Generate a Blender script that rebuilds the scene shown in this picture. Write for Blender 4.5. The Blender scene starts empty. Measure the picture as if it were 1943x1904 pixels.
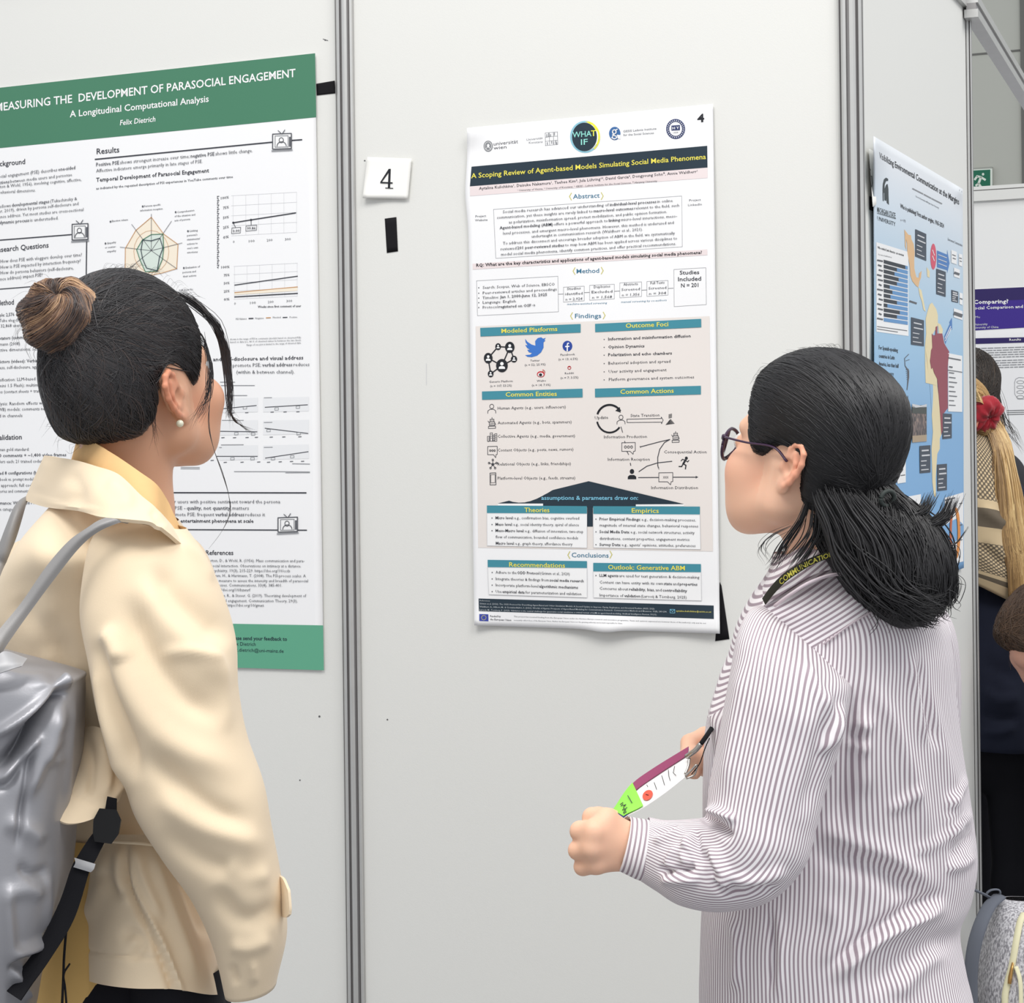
import bpy, bmesh, math, random
import numpy as np
from mathutils import Vector, Matrix

random.seed(7)
rng = np.random.default_rng(7)
SC = bpy.context.scene
COL = SC.collection

# ------------------------------------------------------------------ camera, world, lights, exposure
W_PX, H_PX = 1943.0, 1904.0
F_PX = 3640.0
CX, CY = 972.0, 843.0          # principal point (the photograph is an off-centre crop)
ROLL = 0.0122
EYE = 1.5
cam_d = bpy.data.cameras.new('camera')
cam = bpy.data.objects.new('camera', cam_d)
COL.objects.link(cam)
SC.camera = cam
cam_d.sensor_fit = 'HORIZONTAL'
cam_d.sensor_width = 36.0
cam_d.lens = 36.0 * F_PX / W_PX
cam_d.shift_x = -(CX - W_PX / 2) / W_PX
cam_d.shift_y = (CY - H_PX / 2) / W_PX
cam_d.clip_start = 0.05
cam.location = (0, 0, EYE)
cam.rotation_euler = (Matrix.Rotation(math.pi / 2, 3, 'X') @ Matrix.Rotation(-ROLL, 3, 'Z')).to_euler()
SC.render.resolution_x, SC.render.resolution_y = 1943, 1904

wd = bpy.data.worlds.new('world')
SC.world = wd
wd.use_nodes = True
wd.node_tree.nodes['Background'].inputs[0].default_value = (0.93, 0.96, 1.0, 1)
wd.node_tree.nodes['Background'].inputs[1].default_value = 0.75

def area(name, loc, target, size, power, color=(1, 1, 1), sy=None):
    d = bpy.data.lights.new(name, 'AREA')
    d.energy = power
    d.color = color
    d.size = size
    if sy:
        d.shape = 'RECTANGLE'
        d.size_y = sy
    o = bpy.data.objects.new(name, d)
    COL.objects.link(o)
    o.location = loc
    o.rotation_euler = (Vector(target) - Vector(loc)).to_track_quat('-Z', 'Y').to_euler()
    return o

area('overhead_light', (-1.2, 0.6, 5.2), (-0.2, 2.4, 1.2), 1.9, 112, (1.0, 0.975, 0.94))
area('overhead_light', (1.6, 0.2, 5.0), (0.4, 2.6, 1.2), 1.7, 84, (1.0, 0.98, 0.95))
area('overhead_light', (4.2, 3.4, 5.2), (1.6, 4.0, 1.0), 1.8, 75, (1.0, 0.98, 0.95))  # unseen lamp, added from the right to brighten the side panel

SC.view_settings.view_transform = 'Standard'
SC.view_settings.look = 'None'
SC.view_settings.gamma = 1.0
SC.view_settings.use_curve_mapping = False
SC.view_settings.exposure = 0.07

# ------------------------------------------------------------------ pixel rays and planes
def ray(px, py):
    """direction with unit depth (along +Y) of the view ray through a photo pixel"""
    dx, dy = (px - CX) / F_PX, (py - CY) / F_PX
    c, s = math.cos(ROLL), math.sin(ROLL)
    return np.array((c * dx - s * dy, 1.0, -(s * dx + c * dy)))

def P(px, py, d):
    """world point that a photo pixel shows at depth d"""
    r = ray(px, py)
    return np.array((r[0] * d, d, EYE + r[2] * d))

def project(V):
    """world points -> photo pixels (used only to measure)"""
    V = np.asarray(V, float)
    X, Y, Z = V[..., 0] / V[..., 1], V[..., 1], (V[..., 2] - EYE) / V[..., 1]
    c, s = math.cos(ROLL), math.sin(ROLL)
    dx = c * X - s * Z
    dy = -s * X - c * Z
    return np.stack((CX + F_PX * dx, CY + F_PX * dy), -1)

class Plane:
    def __init__(self, o, u):
        self.o = np.array(o, float)
        self.u = np.array(u, float) / np.linalg.norm(u)
        n = np.array((self.u[1], -self.u[0], 0.0))
        if np.dot(n, -self.o + np.array((0, 0, EYE))) < 0:
            n = -n
        self.n = n
    def at(self, px, py, off=0.0):
        r = ray(px, py)
        c = np.array((0, 0, EYE))
        t = np.dot(self.o + self.n * off - c, self.n) / np.dot(r, self.n)
        return c + r * t
    def st(self, s, z, off=0.0):
        return self.o + self.u * s + np.array((0, 0, z)) + self.n * off

TH = math.radians(23.6)
CORNER_D = 3.28
UB = np.array((math.cos(TH), -math.sin(TH), 0.0))     # along the back wall, to the right
UR = np.array((math.sin(TH), math.cos(TH), 0.0))      # along the side wall, away from us
_c = ray(1623, 843) * CORNER_D
CORNER = np.array((_c[0], _c[1], 0.0))
BACK = Plane(CORNER, UB)
SIDE = Plane(CORNER, UR)

# ------------------------------------------------------------------ materials
def lin(c):
    return tuple(((v / 255) / 12.92 if v / 255 <= 0.04045 else ((v / 255 + 0.055) / 1.055) ** 2.4) for v in c)

_M = {}
def mat(name, rgb, rough=0.6, spec=0.3, metal=0.0, noise=0.0, nscale=20.0, bump=0.0, bscale=200.0, sheen=0.0, sss=0.0, coat=0.0, alpha=1.0, trans=0.0):
    if name in _M:
        return _M[name]
    m = bpy.data.materials.new(name)
    m.use_nodes = True
    nt = m.node_tree
    b = nt.nodes['Principled BSDF']
    col = lin(rgb) + (1,)
    b.inputs['Base Color'].default_value = col
    b.inputs['Roughness'].default_value = rough
    b.inputs['Specular IOR Level'].default_value = spec
    b.inputs['Metallic'].default_value = metal
    if sheen:
        b.inputs['Sheen Weight'].default_value = sheen
    if coat:
        b.inputs['Coat Weight'].default_value = coat
    if sss:
        b.inputs['Subsurface Weight'].default_value = sss
        b.inputs['Subsurface Radius'].default_value = (0.012, 0.004, 0.002)
        b.inputs['Subsurface Scale'].default_value = 0.6
    if trans:
        b.inputs['Transmission Weight'].default_value = trans
    if noise or bump:
        tc = nt.nodes.new('ShaderNodeTexCoord')
    if noise:
        n = nt.nodes.new('ShaderNodeTexNoise')
        n.inputs['Scale'].default_value = nscale
        n.inputs['Detail'].default_value = 4
        nt.links.new(tc.outputs['Object'], n.inputs['Vector'])
        r = nt.nodes.new('ShaderNodeMapRange')
        r.inputs['To Min'].default_value = 1 - noise
        r.inputs['To Max'].default_value = 1 + noise
        nt.links.new(n.outputs['Fac'], r.inputs['Value'])
        mx = nt.nodes.new('ShaderNodeMix')
        mx.data_type = 'RGBA'
        mx.blend_type = 'MULTIPLY'
        mx.inputs[0].default_value = 1
        mx.inputs[6].default_value = col
        nt.links.new(r.outputs[0], mx.inputs[7])
        nt.links.new(mx.outputs[2], b.inputs['Base Color'])
    if bump:
        n2 = nt.nodes.new('ShaderNodeTexNoise')
        n2.inputs['Scale'].default_value = bscale
        nt.links.new(tc.outputs['Object'], n2.inputs['Vector'])
        bp = nt.nodes.new('ShaderNodeBump')
        bp.inputs['Strength'].default_value = bump
        bp.inputs['Distance'].default_value = 0.002
        nt.links.new(n2.outputs['Fac'], bp.inputs['Height'])
        nt.links.new(bp.outputs['Normal'], b.inputs['Normal'])
    _M[name] = m
    return m

# ------------------------------------------------------------------ object helpers
ALL = {}
def tag(o, label=None, cat=None, group=None, kind=None):
    for k, v in (('label', label), ('category', cat), ('group', group), ('kind', kind)):
        if v:
            o[k] = v
    return o

_wloc = {}
def empty(name, loc, label=None, cat=None, group=None):
    o = bpy.data.objects.new(name, None)
    o.empty_display_size = 0.05
    COL.objects.link(o)
    o.location = loc
    _wloc[o.name] = np.array(loc, float)
    return tag(o, label, cat, group)

def link_mesh(name, verts, faces, mats, parent=None, mi=None, smooth=False, attrs=None, sharp=None):
    """ONE mesh object from world-space vertices; its origin goes to the foot of its own bounds"""
    V = np.asarray(verts, float)
    lo, hi = V.min(0), V.max(0)
    base = np.array(((lo[0] + hi[0]) / 2, (lo[1] + hi[1]) / 2, lo[2]))
    me = bpy.data.meshes.new(name)
    me.from_pydata((V - base).tolist(), [], faces if isinstance(faces, list) else faces.tolist())
    if not isinstance(mats, (list, tuple)):
        mats = [mats]
    for m in mats:
        me.materials.append(m)
    if mi is not None:
        me.polygons.foreach_set('material_index', np.asarray(mi, dtype=np.int32))
    if smooth:
        me.polygons.foreach_set('use_smooth', np.ones(len(me.polygons), dtype=bool))
    if attrs:
        for k, a in attrs.items():
            a = np.asarray(a, dtype=np.float32)
            at = me.attributes.new(k, 'FLOAT', 'POINT')
            at.data.foreach_set('value', a)
    me.update()
    if sharp is None and smooth == 'edges':
        sharp = math.radians(52)
    if sharp:
        me.set_sharp_from_angle(angle=sharp)
    o = bpy.data.objects.new(name, me)
    COL.objects.link(o)
    if parent is None:
        o.location = base
    else:
        o.parent = parent
        o.location = base - _wloc[parent.name]
    _wloc[o.name] = base
    return o

class MB:
    """collects world-space shapes of several materials into one mesh"""
    def __init__(self):
        self.v, self.f, self.m, self.mats = [], [], [], []
    def mi(self, m):
        if m not in self.mats:
            self.mats.append(m)
        return self.mats.index(m)
    def add(self, verts, faces, m):
        k = len(self.v)
        self.v.extend([tuple(map(float, p)) for p in verts])
        i = self.mi(m)
        for f in faces:
            self.f.append([k + q for q in f])
            self.m.append(i)
    def build(self, name, parent=None, smooth=False, sharp=None):
        return link_mesh(name, self.v, self.f, self.mats, parent, self.m, smooth, None, sharp)

def box_vf(o, ax, ay, az):
    o, ax, ay, az = (np.array(q, float) for q in (o, ax, ay, az))
    v = [o, o + ax, o + ax + ay, o + ay, o + az, o + ax + az, o + ax + ay + az, o + ay + az]
    f = [(0, 3, 2, 1), (4, 5, 6, 7), (0, 1, 5, 4), (1, 2, 6, 5), (2, 3, 7, 6), (3, 0, 4, 7)]
    return v, f

def prism_vf(profile, z0, z1):
    """vertical extrusion of a closed plan outline [(x, y)]"""
    n = len(profile)
    v = [(x, y, z0) for x, y in profile] + [(x, y, z1) for x, y in profile]
    f = [(i, (i + 1) % n, n + (i + 1) % n, n + i) for i in range(n)]
    f += [tuple(range(n - 1, -1, -1)), tuple(range(n, 2 * n))]
    return v, f

def catmull(pts, n, closed=False):
    """n samples per span through the control rows (any trailing dimension)"""
    p = np.asarray(pts, float)
    m = len(p)
    out = []
    spans = m if closed else m - 1
    for i in range(spans):
        if closed:
            a, b, c, d = p[(i - 1) % m], p[i], p[(i + 1) % m], p[(i + 2) % m]
        else:
            b, c = p[i], p[i + 1]
            a = p[i - 1] if i > 0 else 2 * b - c
            d = p[i + 2] if i + 2 < m else 2 * c - b
        for k in range(n):
            t = k / n
            out.append(0.5 * (2 * b + (c - a) * t + (2 * a - 5 * b + 4 * c - d) * t * t + (3 * b - a - 3 * c + d) * t ** 3))
    if not closed:
        out.append(p[-1])
    return np.array(out)

def tube_vf(path, radii, k=8, caps=True, flat=1.0, up=None):
    """tube along a polyline; flat < 1 squashes it along its second axis"""
    path = np.asarray(path, float)
    n = len(path)
    radii = np.broadcast_to(np.asarray(radii, float), (n,))
    T = np.gradient(path, axis=0)
    T /= np.linalg.norm(T, axis=1)[:, None] + 1e-12
    ref = np.array(up if up is not None else ((0, 0, 1.0) if abs(T[0][2]) < 0.9 else (1.0, 0, 0)), float)
    v = []
    a0 = None
    for i in range(n):
        a = np.cross(T[i], ref) if a0 is None or up is not None else a0 - T[i] * np.dot(a0, T[i])
        if np.linalg.norm(a) < 1e-9:
            a = np.cross(T[i], (0.3, 0.5, 0.8))
        a /= np.linalg.norm(a)
        a0 = a
        b = np.cross(T[i], a)
        for j in range(k):
            q = 2 * math.pi * j / k
            v.append(path[i] + radii[i] * (math.cos(q) * a + flat * math.sin(q) * b))
    f = []
    for i in range(n - 1):
        for j in range(k):
            j2 = (j + 1) % k
            f.append((i * k + j, i * k + j2, (i + 1) * k + j2, (i + 1) * k + j))
    if caps:
        f.append(tuple(range(k - 1, -1, -1)))
        f.append(tuple((n - 1) * k + j for j in range(k)))
    return v, f

# ------------------------------------------------------------------ lettering
_txt_cache = {}
def glyphs(s, bold=0.0, res=2, serif=False):
    key = (s, bold, res)
    if key in _txt_cache:
        return _txt_cache[key]
    cu = bpy.data.curves.new('lettering', 'FONT')
    cu.body = s
    cu.size = 1.0
    cu.resolution_u = res
    cu.offset = bold
    ob = bpy.data.objects.new('lettering', cu)
    me = bpy.data.meshes.new_from_object(ob)
    V = np.zeros((len(me.vertices), 3))
    me.vertices.foreach_get('co', V.ravel()) if False else None
    V = np.array([tuple(v.co) for v in me.vertices]) if len(me.vertices) else np.zeros((0, 3))
    Fc = [tuple(p.vertices) for p in me.polygons]
    bpy.data.objects.remove(ob)
    bpy.data.meshes.remove(me)
    bpy.data.curves.remove(cu)
    _txt_cache[key] = (V, Fc)
    return V, Fc

CAP = 0.73
class Print:
    """flat printing on a sheet that hangs on a plane; shapes are measured on the photo in the frame of a zoom crop"""
    def __init__(self, plane, base, warp=None):
        self.pl, self.base, self.warp = plane, base, warp
        self.mb = MB()
        self.z = (0.0, 0.0, 1.0)
    def zoom(self, x, y, k):
        self.z = (x, y, k)
        return self
    def px(self, p):
        x, y, k = self.z
        return (x + p[0] / k, y + p[1] / k)
    def pt(self, q, layer):
        off = self.base + 0.0004 * layer
        if self.warp:
            off += self.warp(*q)
        return self.pl.at(q[0], q[1], off)
    def poly(self, pts, m, layer=1, flip=False):
        V = [self.pt(self.px(p), layer) for p in pts]
        n = np.cross(V[1] - V[0], V[2] - V[0])
        # consistent winding by signed area in the picture
        A = sum(pts[i][0] * pts[(i + 1) % len(pts)][1] - pts[(i + 1) % len(pts)][0] * pts[i][1] for i in range(len(pts)))
        f = list(range(len(pts)))
        self.mb.add(V, [f[::-1] if A > 0 else f], m)
    def quad(self, a, b, c, d, m, layer=1, nu=12, nv=8):
        a, b, c, d = (np.array(q, float) for q in (a, b, c, d))
        V, F = [], []
        for j in range(nv + 1):
            for i in range(nu + 1):
                s, t = i / nu, j / nv
                q = (a * (1 - s) + b * s) * (1 - t) + (d * (1 - s) + c * s) * t
                V.append(self.pt(self.px(q), layer))
        w = nu + 1
        for j in range(nv):
            for i in range(nu):
                F.append((j * w + i, (j + 1) * w + i, (j + 1) * w + i + 1, j * w + i + 1))
        self.mb.add(V, F, m)
    def line(self, pts, w, m, layer=2, closed=False):
        pts = [np.array(p, float) for p in pts]
        n = len(pts)
        rng_ = range(n if closed else n - 1)
        for i in rng_:
            a, b = pts[i], pts[(i + 1) % n]
            d = b - a
            L = np.linalg.norm(d)
            if L < 1e-6:
                continue
            d /= L
            q = np.array((-d[1], d[0])) * w / 2
            a2, b2 = a - d * w * 0.25, b + d * w * 0.25
            k = max(1, int(L / self.z[2] / 12))
            for j in range(k):
                p0, p1 = a2 + (b2 - a2) * j / k, a2 + (b2 - a2) * (j + 1) / k
                self.poly([p0 - q, p1 - q, p1 + q, p0 + q], m, layer)
    def rect(self, a, b, c, d, w, m, layer=2):
        self.line([a, b, c, d], w, m, layer, True)
    def disc(self, c, rx, ry, m, layer=2, n=28):
        self.poly([(c[0] + rx * math.cos(t * 2 * math.pi / n), c[1] + ry * math.sin(t * 2 * math.pi / n)) for t in range(n)], m, layer)
    def arc(self, c, rx, ry, a0, a1, w, m, layer=2, n=20):
        self.line([(c[0] + rx * math.cos(math.radians(a0 + (a1 - a0) * t / n)), c[1] + ry * math.sin(math.radians(a0 + (a1 - a0) * t / n))) for t in range(n + 1)], w, m, layer)
    def ring(self, c, rx, ry, w, m, layer=2, n=28):
        self.arc(c, rx, ry, 0, 360, w, m, layer, n)
    def text(self, s, x0, y0, x1, y1, h, m, layer=3, bold=0.0, slant=0.0, res=2):
        """baseline from (x0, y0) to (x1, y1); h = cap height"""
        V, F = glyphs(s, bold, res)
        if not len(V):
            return
        xmin, xmax = V[:, 0].min(), V[:, 0].max()
        w = xmax - xmin
        out = []
        for g in V:
            t = (g[0] - xmin) / w
            e = g[1] / CAP * h
            out.append(self.pt(self.px((x0 + (x1 - x0) * t + slant * e - 0.0125 * e, y0 + (y1 - y0) * t - e)), layer))
        self.mb.add(out, F, m)
    def runs(self, parts, x0, y0, x1, y1, h, m, layer=3, res=1, b=0.012, gap=0.22):
        """one line of several runs, each (text, bold?)"""
        ws, gs = [], []
        for s, bo in parts:
            V, F = glyphs(s, b if bo else 0.0, res)
            ws.append(V[:, 0].max() - V[:, 0].min())
        tot = sum(ws) + gap * (len(parts) - 1)
        c = 0.0
        for (s, bo), w in zip(parts, ws):
            a, e = c / tot, (c + w) / tot
            self.text(s, x0 + (x1 - x0) * a, y0 + (y1 - y0) * a, x0 + (x1 - x0) * e, y0 + (y1 - y0) * e, h, m, layer, b if bo else 0.0, 0, res)
            c += w + gap
    def done(self, name, parent):
        if not self.mb.v:
            return None
        o = self.mb.build(name, parent)
        self.mb = MB()
        return o

def sheet(plane, base, warp, corners, m, name, thick=0.0005, nu=40, nv=60, back=0.0006, edge=None):
    """a paper sheet with real thickness hanging on a plane; corners (photo px) tl, tr, br, bl"""
    a, b, c, d = (np.array(q, float) for q in corners)
    V = []
    for side in (0, 1):
        for j in range(nv + 1):
            for i in range(nu + 1):
                s, t = i / nu, j / nv
                q = (a * (1 - s) + b * s) * (1 - t) + (d * (1 - s) + c * s) * t
                if edge:
                    q = q + np.array(edge(s, t))
                V.append(plane.at(q[0], q[1], base + (warp(*q) if warp else 0) - side * thick))
    w = nu + 1
    N = w * (nv + 1)
    F = []
    for j in range(nv):
        for i in range(nu):
            f = (j * w + i, (j + 1) * w + i, (j + 1) * w + i + 1, j * w + i + 1)
            F.append(f)
            F.append(tuple(N + q for q in f[::-1]))
    ring = [i for i in range(w)] + [j * w + nu for j in range(1, nv + 1)] + [nv * w + i for i in range(nu - 1, -1, -1)] + [j * w for j in range(nv - 1, 0, -1)]
    for i in range(len(ring)):
        p, q = ring[i], ring[(i + 1) % len(ring)]
        F.append((p, q, N + q, N + p))
    return link_mesh(name, V, F, m, smooth=True)
# ------------------------------------------------------------------ the setting: exhibition panels, posts, hall
M_PANEL = mat('panel_laminate', (224, 224, 220), 0.55, 0.25, bump=0.06, bscale=400)
M_ALU = mat('aluminium', (196, 196, 194), 0.38, 0.5, 0.55, noise=0.06, nscale=30)
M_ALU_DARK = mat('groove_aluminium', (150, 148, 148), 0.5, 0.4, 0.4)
M_HALL = mat('hall_wall_paint', (196, 197, 188), 0.8, 0.2)
M_FLOOR = mat('hall_carpet', (146, 146, 148), 0.95, 0.1, noise=0.15, nscale=120)
PANEL_H = 2.5
POST_S = 0.985

def panel(name, pl, s0, s1, z0=0.02, z1=PANEL_H, t=0.005):
    v, f = box_vf(pl.st(s0, z0) - pl.n * t, pl.u * (s1 - s0), pl.n * t, (0, 0, z1 - z0))
    o = link_mesh(name, v, f, M_PANEL)
    o['kind'] = 'structure'
    return o

def post(name, c, u, r=0.0205, h=PANEL_H, kind='structure', sides=8):
    """system upright: an eight-sided aluminium extrusion with a slot in every side"""
    u = np.array(u[:2]) / np.linalg.norm(u[:2])
    n = np.array((-u[1], u[0]))
    prof, dark = [], []
    for k in range(sides):
        a0 = 2 * math.pi * k / sides
        d = math.cos(a0) * u + math.sin(a0) * n
        e = -math.sin(a0) * u + math.cos(a0) * n
        ap = r * math.cos(math.pi / sides)
        hw = r * math.sin(math.pi / sides)
        sl = hw * 0.36
        for q, dep in ((-hw * 0.93, 0), (-sl, 0), (-sl, -0.006), (sl, -0.006), (sl, 0), (hw * 0.93, 0)):
            prof.append(c[:2] + d * (ap + dep) + e * q)
    v, f = prism_vf([tuple(p) for p in prof], 0.0, h)
    mb = MB()
    for i, g in enumerate(f):
        k = i % 6
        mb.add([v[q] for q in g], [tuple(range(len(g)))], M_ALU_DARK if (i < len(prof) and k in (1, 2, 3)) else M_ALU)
    # weld
    o = mb.build(name)
    o['kind'] = kind
    return o

def post_c(pl, s):
    return pl.st(s, 0)

SL = -POST_S
_pl = ray(664.5, 843)
_t = np.linalg.solve(np.array([[_pl[0], -UB[0]], [1.0, -UB[1]]]), CORNER[:2])
SL = float(_t[1])
_pe = ray(1843, 843)
_t = np.linalg.solve(np.array([[_pe[0], -UR[0]], [1.0, -UR[1]]]), CORNER[:2])
SE = float(_t[1])
panel('wall_back', BACK, SL + 0.012, -0.014)
panel('wall_left', BACK, 2 * SL + 0.012, SL - 0.012)
panel('wall_right', SIDE, 0.014, SE - 0.008)
post('trim_1', CORNER + UB * SL, UB)
post('trim_2', CORNER, UB, 0.0225)
post('trim_3', CORNER + UR * SE, UR, 0.0122)
post('trim_4', CORNER + UB * 2 * SL, UB)
# low rails between the posts and the high rail that runs on from the end post
def rail(name, a, b, z, h=0.045, t=0.02):
    a, b = np.array(a, float), np.array(b, float)
    u = (b - a) / np.linalg.norm(b - a)
    n = np.array((u[1], -u[0], 0))
    mb = MB()
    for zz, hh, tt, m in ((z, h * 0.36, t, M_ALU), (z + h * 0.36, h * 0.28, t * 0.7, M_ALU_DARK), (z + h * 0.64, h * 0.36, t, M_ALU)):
        v, f = box_vf(a - n * tt / 2 + np.array((0, 0, zz)), b - a, n * tt, (0, 0, hh))
        mb.add(v, f, m)
    o = mb.build(name)
    o['kind'] = 'structure'
    return o
rail('trim_5', BACK.st(SL + 0.02, 0), BACK.st(-0.02, 0), PANEL_H - 0.045)
rail('trim_6', BACK.st(2 * SL + 0.02, 0), BACK.st(SL - 0.02, 0), PANEL_H - 0.045)
rail('trim_7', SIDE.st(0.02, 0), SIDE.st(SE - 0.012, 0), PANEL_H - 0.045)
_ra = P(1853, 8, 4.33)
_rb = P(1943, 152, 5.31)
_dir = (_rb - _ra); _dir[2] = 0; _dir /= np.linalg.norm(_dir)
_e = CORNER + UR * (SE + 0.0)
_z = 2.505
rail('trim_8', np.array((_ra[0], _ra[1], 0)) - _dir * 0.10, np.array((_ra[0], _ra[1], 0)) + _dir * 1.85, _ra[2] - 0.05, 0.05, 0.03)
post('trim_9', np.array((_ra[0], _ra[1], 0)) + _dir * 1.87, UR, 0.0205, _ra[2] + 0.005)

# floor and hall walls
v, f = box_vf((-9, -3, -0.1), (20, 0, 0), (0, 19, 0), (0, 0, 0.1))
o = link_mesh('floor', v, f, M_FLOOR); o['kind'] = 'structure'
_hc = P(1895, 843, 12.0); _hc[2] = 0
HALL = Plane(_hc, UB)
v, f = box_vf(HALL.st(-7, 0) - HALL.n * 0.2, HALL.u * 11, HALL.n * 0.2, (0, 0, 7))
o = link_mesh('wall_hall', v, f, M_HALL); o['kind'] = 'structure'
M_SEAM = mat('seam', (120, 120, 116), 0.8, 0.1)
mb = MB()
for q in ((1600, 128, 2400, 90),):
    a, b = HALL.at(q[0], q[1], 0.0), HALL.at(q[2], q[3], 0.0)
    b[2] = a[2]
    v, f = box_vf(a, b - a, HALL.n * 0.004, (0, 0, 0.012))
    mb.add(v, f, M_SEAM)
for x in (1937, 1690):
    a = HALL.at(x, 100, 0.0); a[2] = 0
    v, f = box_vf(a, HALL.u * 0.03, HALL.n * 0.02, (0, 0, 7))
    mb.add(v, f, M_SEAM)
o = mb.build('trim_10'); o['kind'] = 'structure'

# far booth wall, parallel to ours, with its top rail
_fc = P(1900, 843, 7.66); _fc[2] = 0
FAR = Plane(_fc, UB)
_top = FAR.at(1895, 354)[2]
M_FARPANEL = mat('far_panel', (240, 240, 238), 0.6, 0.2)
v, f = box_vf(FAR.st(-1.0, 0.02) - FAR.n * 0.005, FAR.u * 2.2, FAR.n * 0.005, (0, 0, _top - 0.05))
o = link_mesh('wall_far', v, f, M_FARPANEL); o['kind'] = 'structure'
M_RAILW = mat('far_rail', (226, 226, 222), 0.45, 0.4)
mb = MB()
v, f = box_vf(FAR.st(-1.0, _top - 0.055) - FAR.n * 0.02, FAR.u * 2.2, FAR.n * 0.04, (0, 0, 0.04)); mb.add(v, f, M_RAILW)
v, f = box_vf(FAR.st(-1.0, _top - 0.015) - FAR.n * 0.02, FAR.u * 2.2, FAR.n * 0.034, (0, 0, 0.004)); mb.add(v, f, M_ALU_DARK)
v, f = box_vf(FAR.st(-1.0, _top - 0.011) - FAR.n * 0.02, FAR.u * 2.2, FAR.n * 0.04, (0, 0, 0.014)); mb.add(v, f, M_RAILW)
o = mb.build('trim_11'); o['kind'] = 'structure'

# ------------------------------------------------------------------ inks
PAPER = mat('poster_paper', (243, 243, 244), 0.42, 0.3, bump=0.0)
INK = mat('ink_dark', (58, 60, 68), 0.5)
INK_SOFT = mat('ink_soft', (92, 94, 100), 0.5)
INK_GREY = mat('ink_grey', (140, 142, 146), 0.5)
INK_PALE = mat('ink_pale', (212, 213, 216), 0.5)
INK_BLACK = mat('ink_black', (34, 36, 42), 0.5)
WHITE = mat('ink_white', (243, 243, 243), 0.5)
GREEN = mat('ink_green', (74, 128, 101), 0.5)
GREEN2 = mat('ink_light_green', (98, 168, 138), 0.5)
AMBER = mat('ink_amber', (196, 142, 84), 0.5)
CREAM = mat('ink_cream', (243, 232, 213), 0.5)
MINT = mat('ink_mint', (214, 226, 217), 0.5)
TEAL = mat('ink_teal', (68, 141, 158), 0.5)
NAVY = mat('ink_navy', (38, 54, 66), 0.5)
YELLOW = mat('ink_yellow', (240, 228, 92), 0.5)
OLIVE = mat('ink_olive', (204, 196, 104), 0.5)
TEALTXT = mat('ink_teal_text', (62, 120, 150), 0.5)
SKYTXT = mat('ink_sky_text', (128, 196, 222), 0.5)
BEIGE = mat('ink_beige', (231, 224, 219), 0.5)
PINK = mat('ink_pink', (232, 219, 219), 0.5)
BLUE = mat('ink_blue', (62, 118, 200), 0.5)
BLUE2 = mat('ink_royal', (44, 72, 156), 0.5)
RED = mat('ink_red', (196, 60, 66), 0.5)
TAPE = mat('black_tape', (26, 25, 28), 0.85, 0.2, noise=0.2, nscale=300)

def tape(pl, corners, label, base=0.0):
    o = sheet(pl, base + 0.0011, None, corners, TAPE, 'tape', 0.001, 6, 6)
    tag(o, label, 'tape')
    return o

# ------------------------------------------------------------------ green headed poster on the left panel
def warpL(x, y):
    return 0.002 + 0.0012 * math.sin(x * 0.013 + 1) * math.sin(y * 0.008)
LC = [(-78, 175), (598, 101), (614, 1272), (-60, 1252)]
pL = sheet(BACK, 0.003, warpL, LC, PAPER, 'research_poster')
tag(pL, 'tall white poster with dark green title band, on the left panel behind the beige jacket', 'poster', 'conference posters')
pr = Print(BACK, 0.003, warpL)
L1, L2, L3 = (0, 80, 2.944), (0, 480, 2.944), (0, 860, 2.944)
pr.zoom(0, 0, 1).quad((-78, 175), (598, 101), (600, 222.5), (-76, 288.5), GREEN, 1, 30, 8)
pr.zoom(*L1)
pr.text('MEASURING THE  DEVELOPMENT OF PARASOCIAL ENGAGEMENT', -24, 387, 1651, 193, 47, WHITE, 2, 0.012)
pr.text('A Longitudinal Computational Analysis', 390, 420, 1166, 333, 38, WHITE, 2, 0.012)
pr.text('Felix Dietrich', 670, 465, 867, 443, 31, WHITE, 2, 0.012, 0.12)
pr.done('title_band', pL)
pr.zoom(*L3).quad((-177, 928), (1805, 963), (1809, 1214), (-177, 1156), GREEN2, 1, 30, 8)
pr.text('Please send your feedback to', 1283, 1043, 1603, 1049, 21, NAVY, 2, 0.016)
pr.text('Felix Dietrich', 1283, 1075, 1428, 1078, 21, NAVY, 2)
pr.text('felix.dietrich@uni-mainz.de', 1283, 1108, 1584, 1116, 20, NAVY, 2)
pr.done('footer_band', pL)
# left text column
pr.zoom(*L1)
T = pr.text
T('Background', -38, 697, 140, 680, 30, INK, 2, 0.008)
pr.runs([('Parasocial engagement (PSE) describes', 0), ('one-sided', 1)], -61, 766, 420, 709, 20, INK_SOFT)
pr.runs([('interactions', 1), ('between media users and personae', 0)], -62, 800, 402, 748, 19, INK_SOFT)
T('(Horton & Wohl, 1956), involving cognitive, affective,', -47, 820, 455, 775, 19, INK_SOFT, res=1)
T('and behavioral dimensions.', -47, 850, 198, 835, 19, INK_SOFT, res=1)
pr.runs([('PSE follows', 0), ('developmental stages', 1), ('(Tukachinsky &', 0)], -51, 932, 430, 882, 19, INK_SOFT)
T('Stever, 2019), driven by persona self-disclosure and', -47, 957, 438, 910, 19, INK_SOFT, res=1)
T('audience address. Yet most studies are cross-sectional', -47, 988, 466, 943, 19, INK_SOFT, res=1)
pr.runs([('the', 0), ('dynamic process', 1), ('is understudied.', 0)], -40, 1020, 326, 990, 19, INK_SOFT)
pr.line([(-200, 1122), (402, 1075)], 6, INK)
pr.line([(484, 1098), (481, 1338)], 6, INK)
pr.line([(-200, 1396), (481, 1342)], 5, INK)
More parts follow.
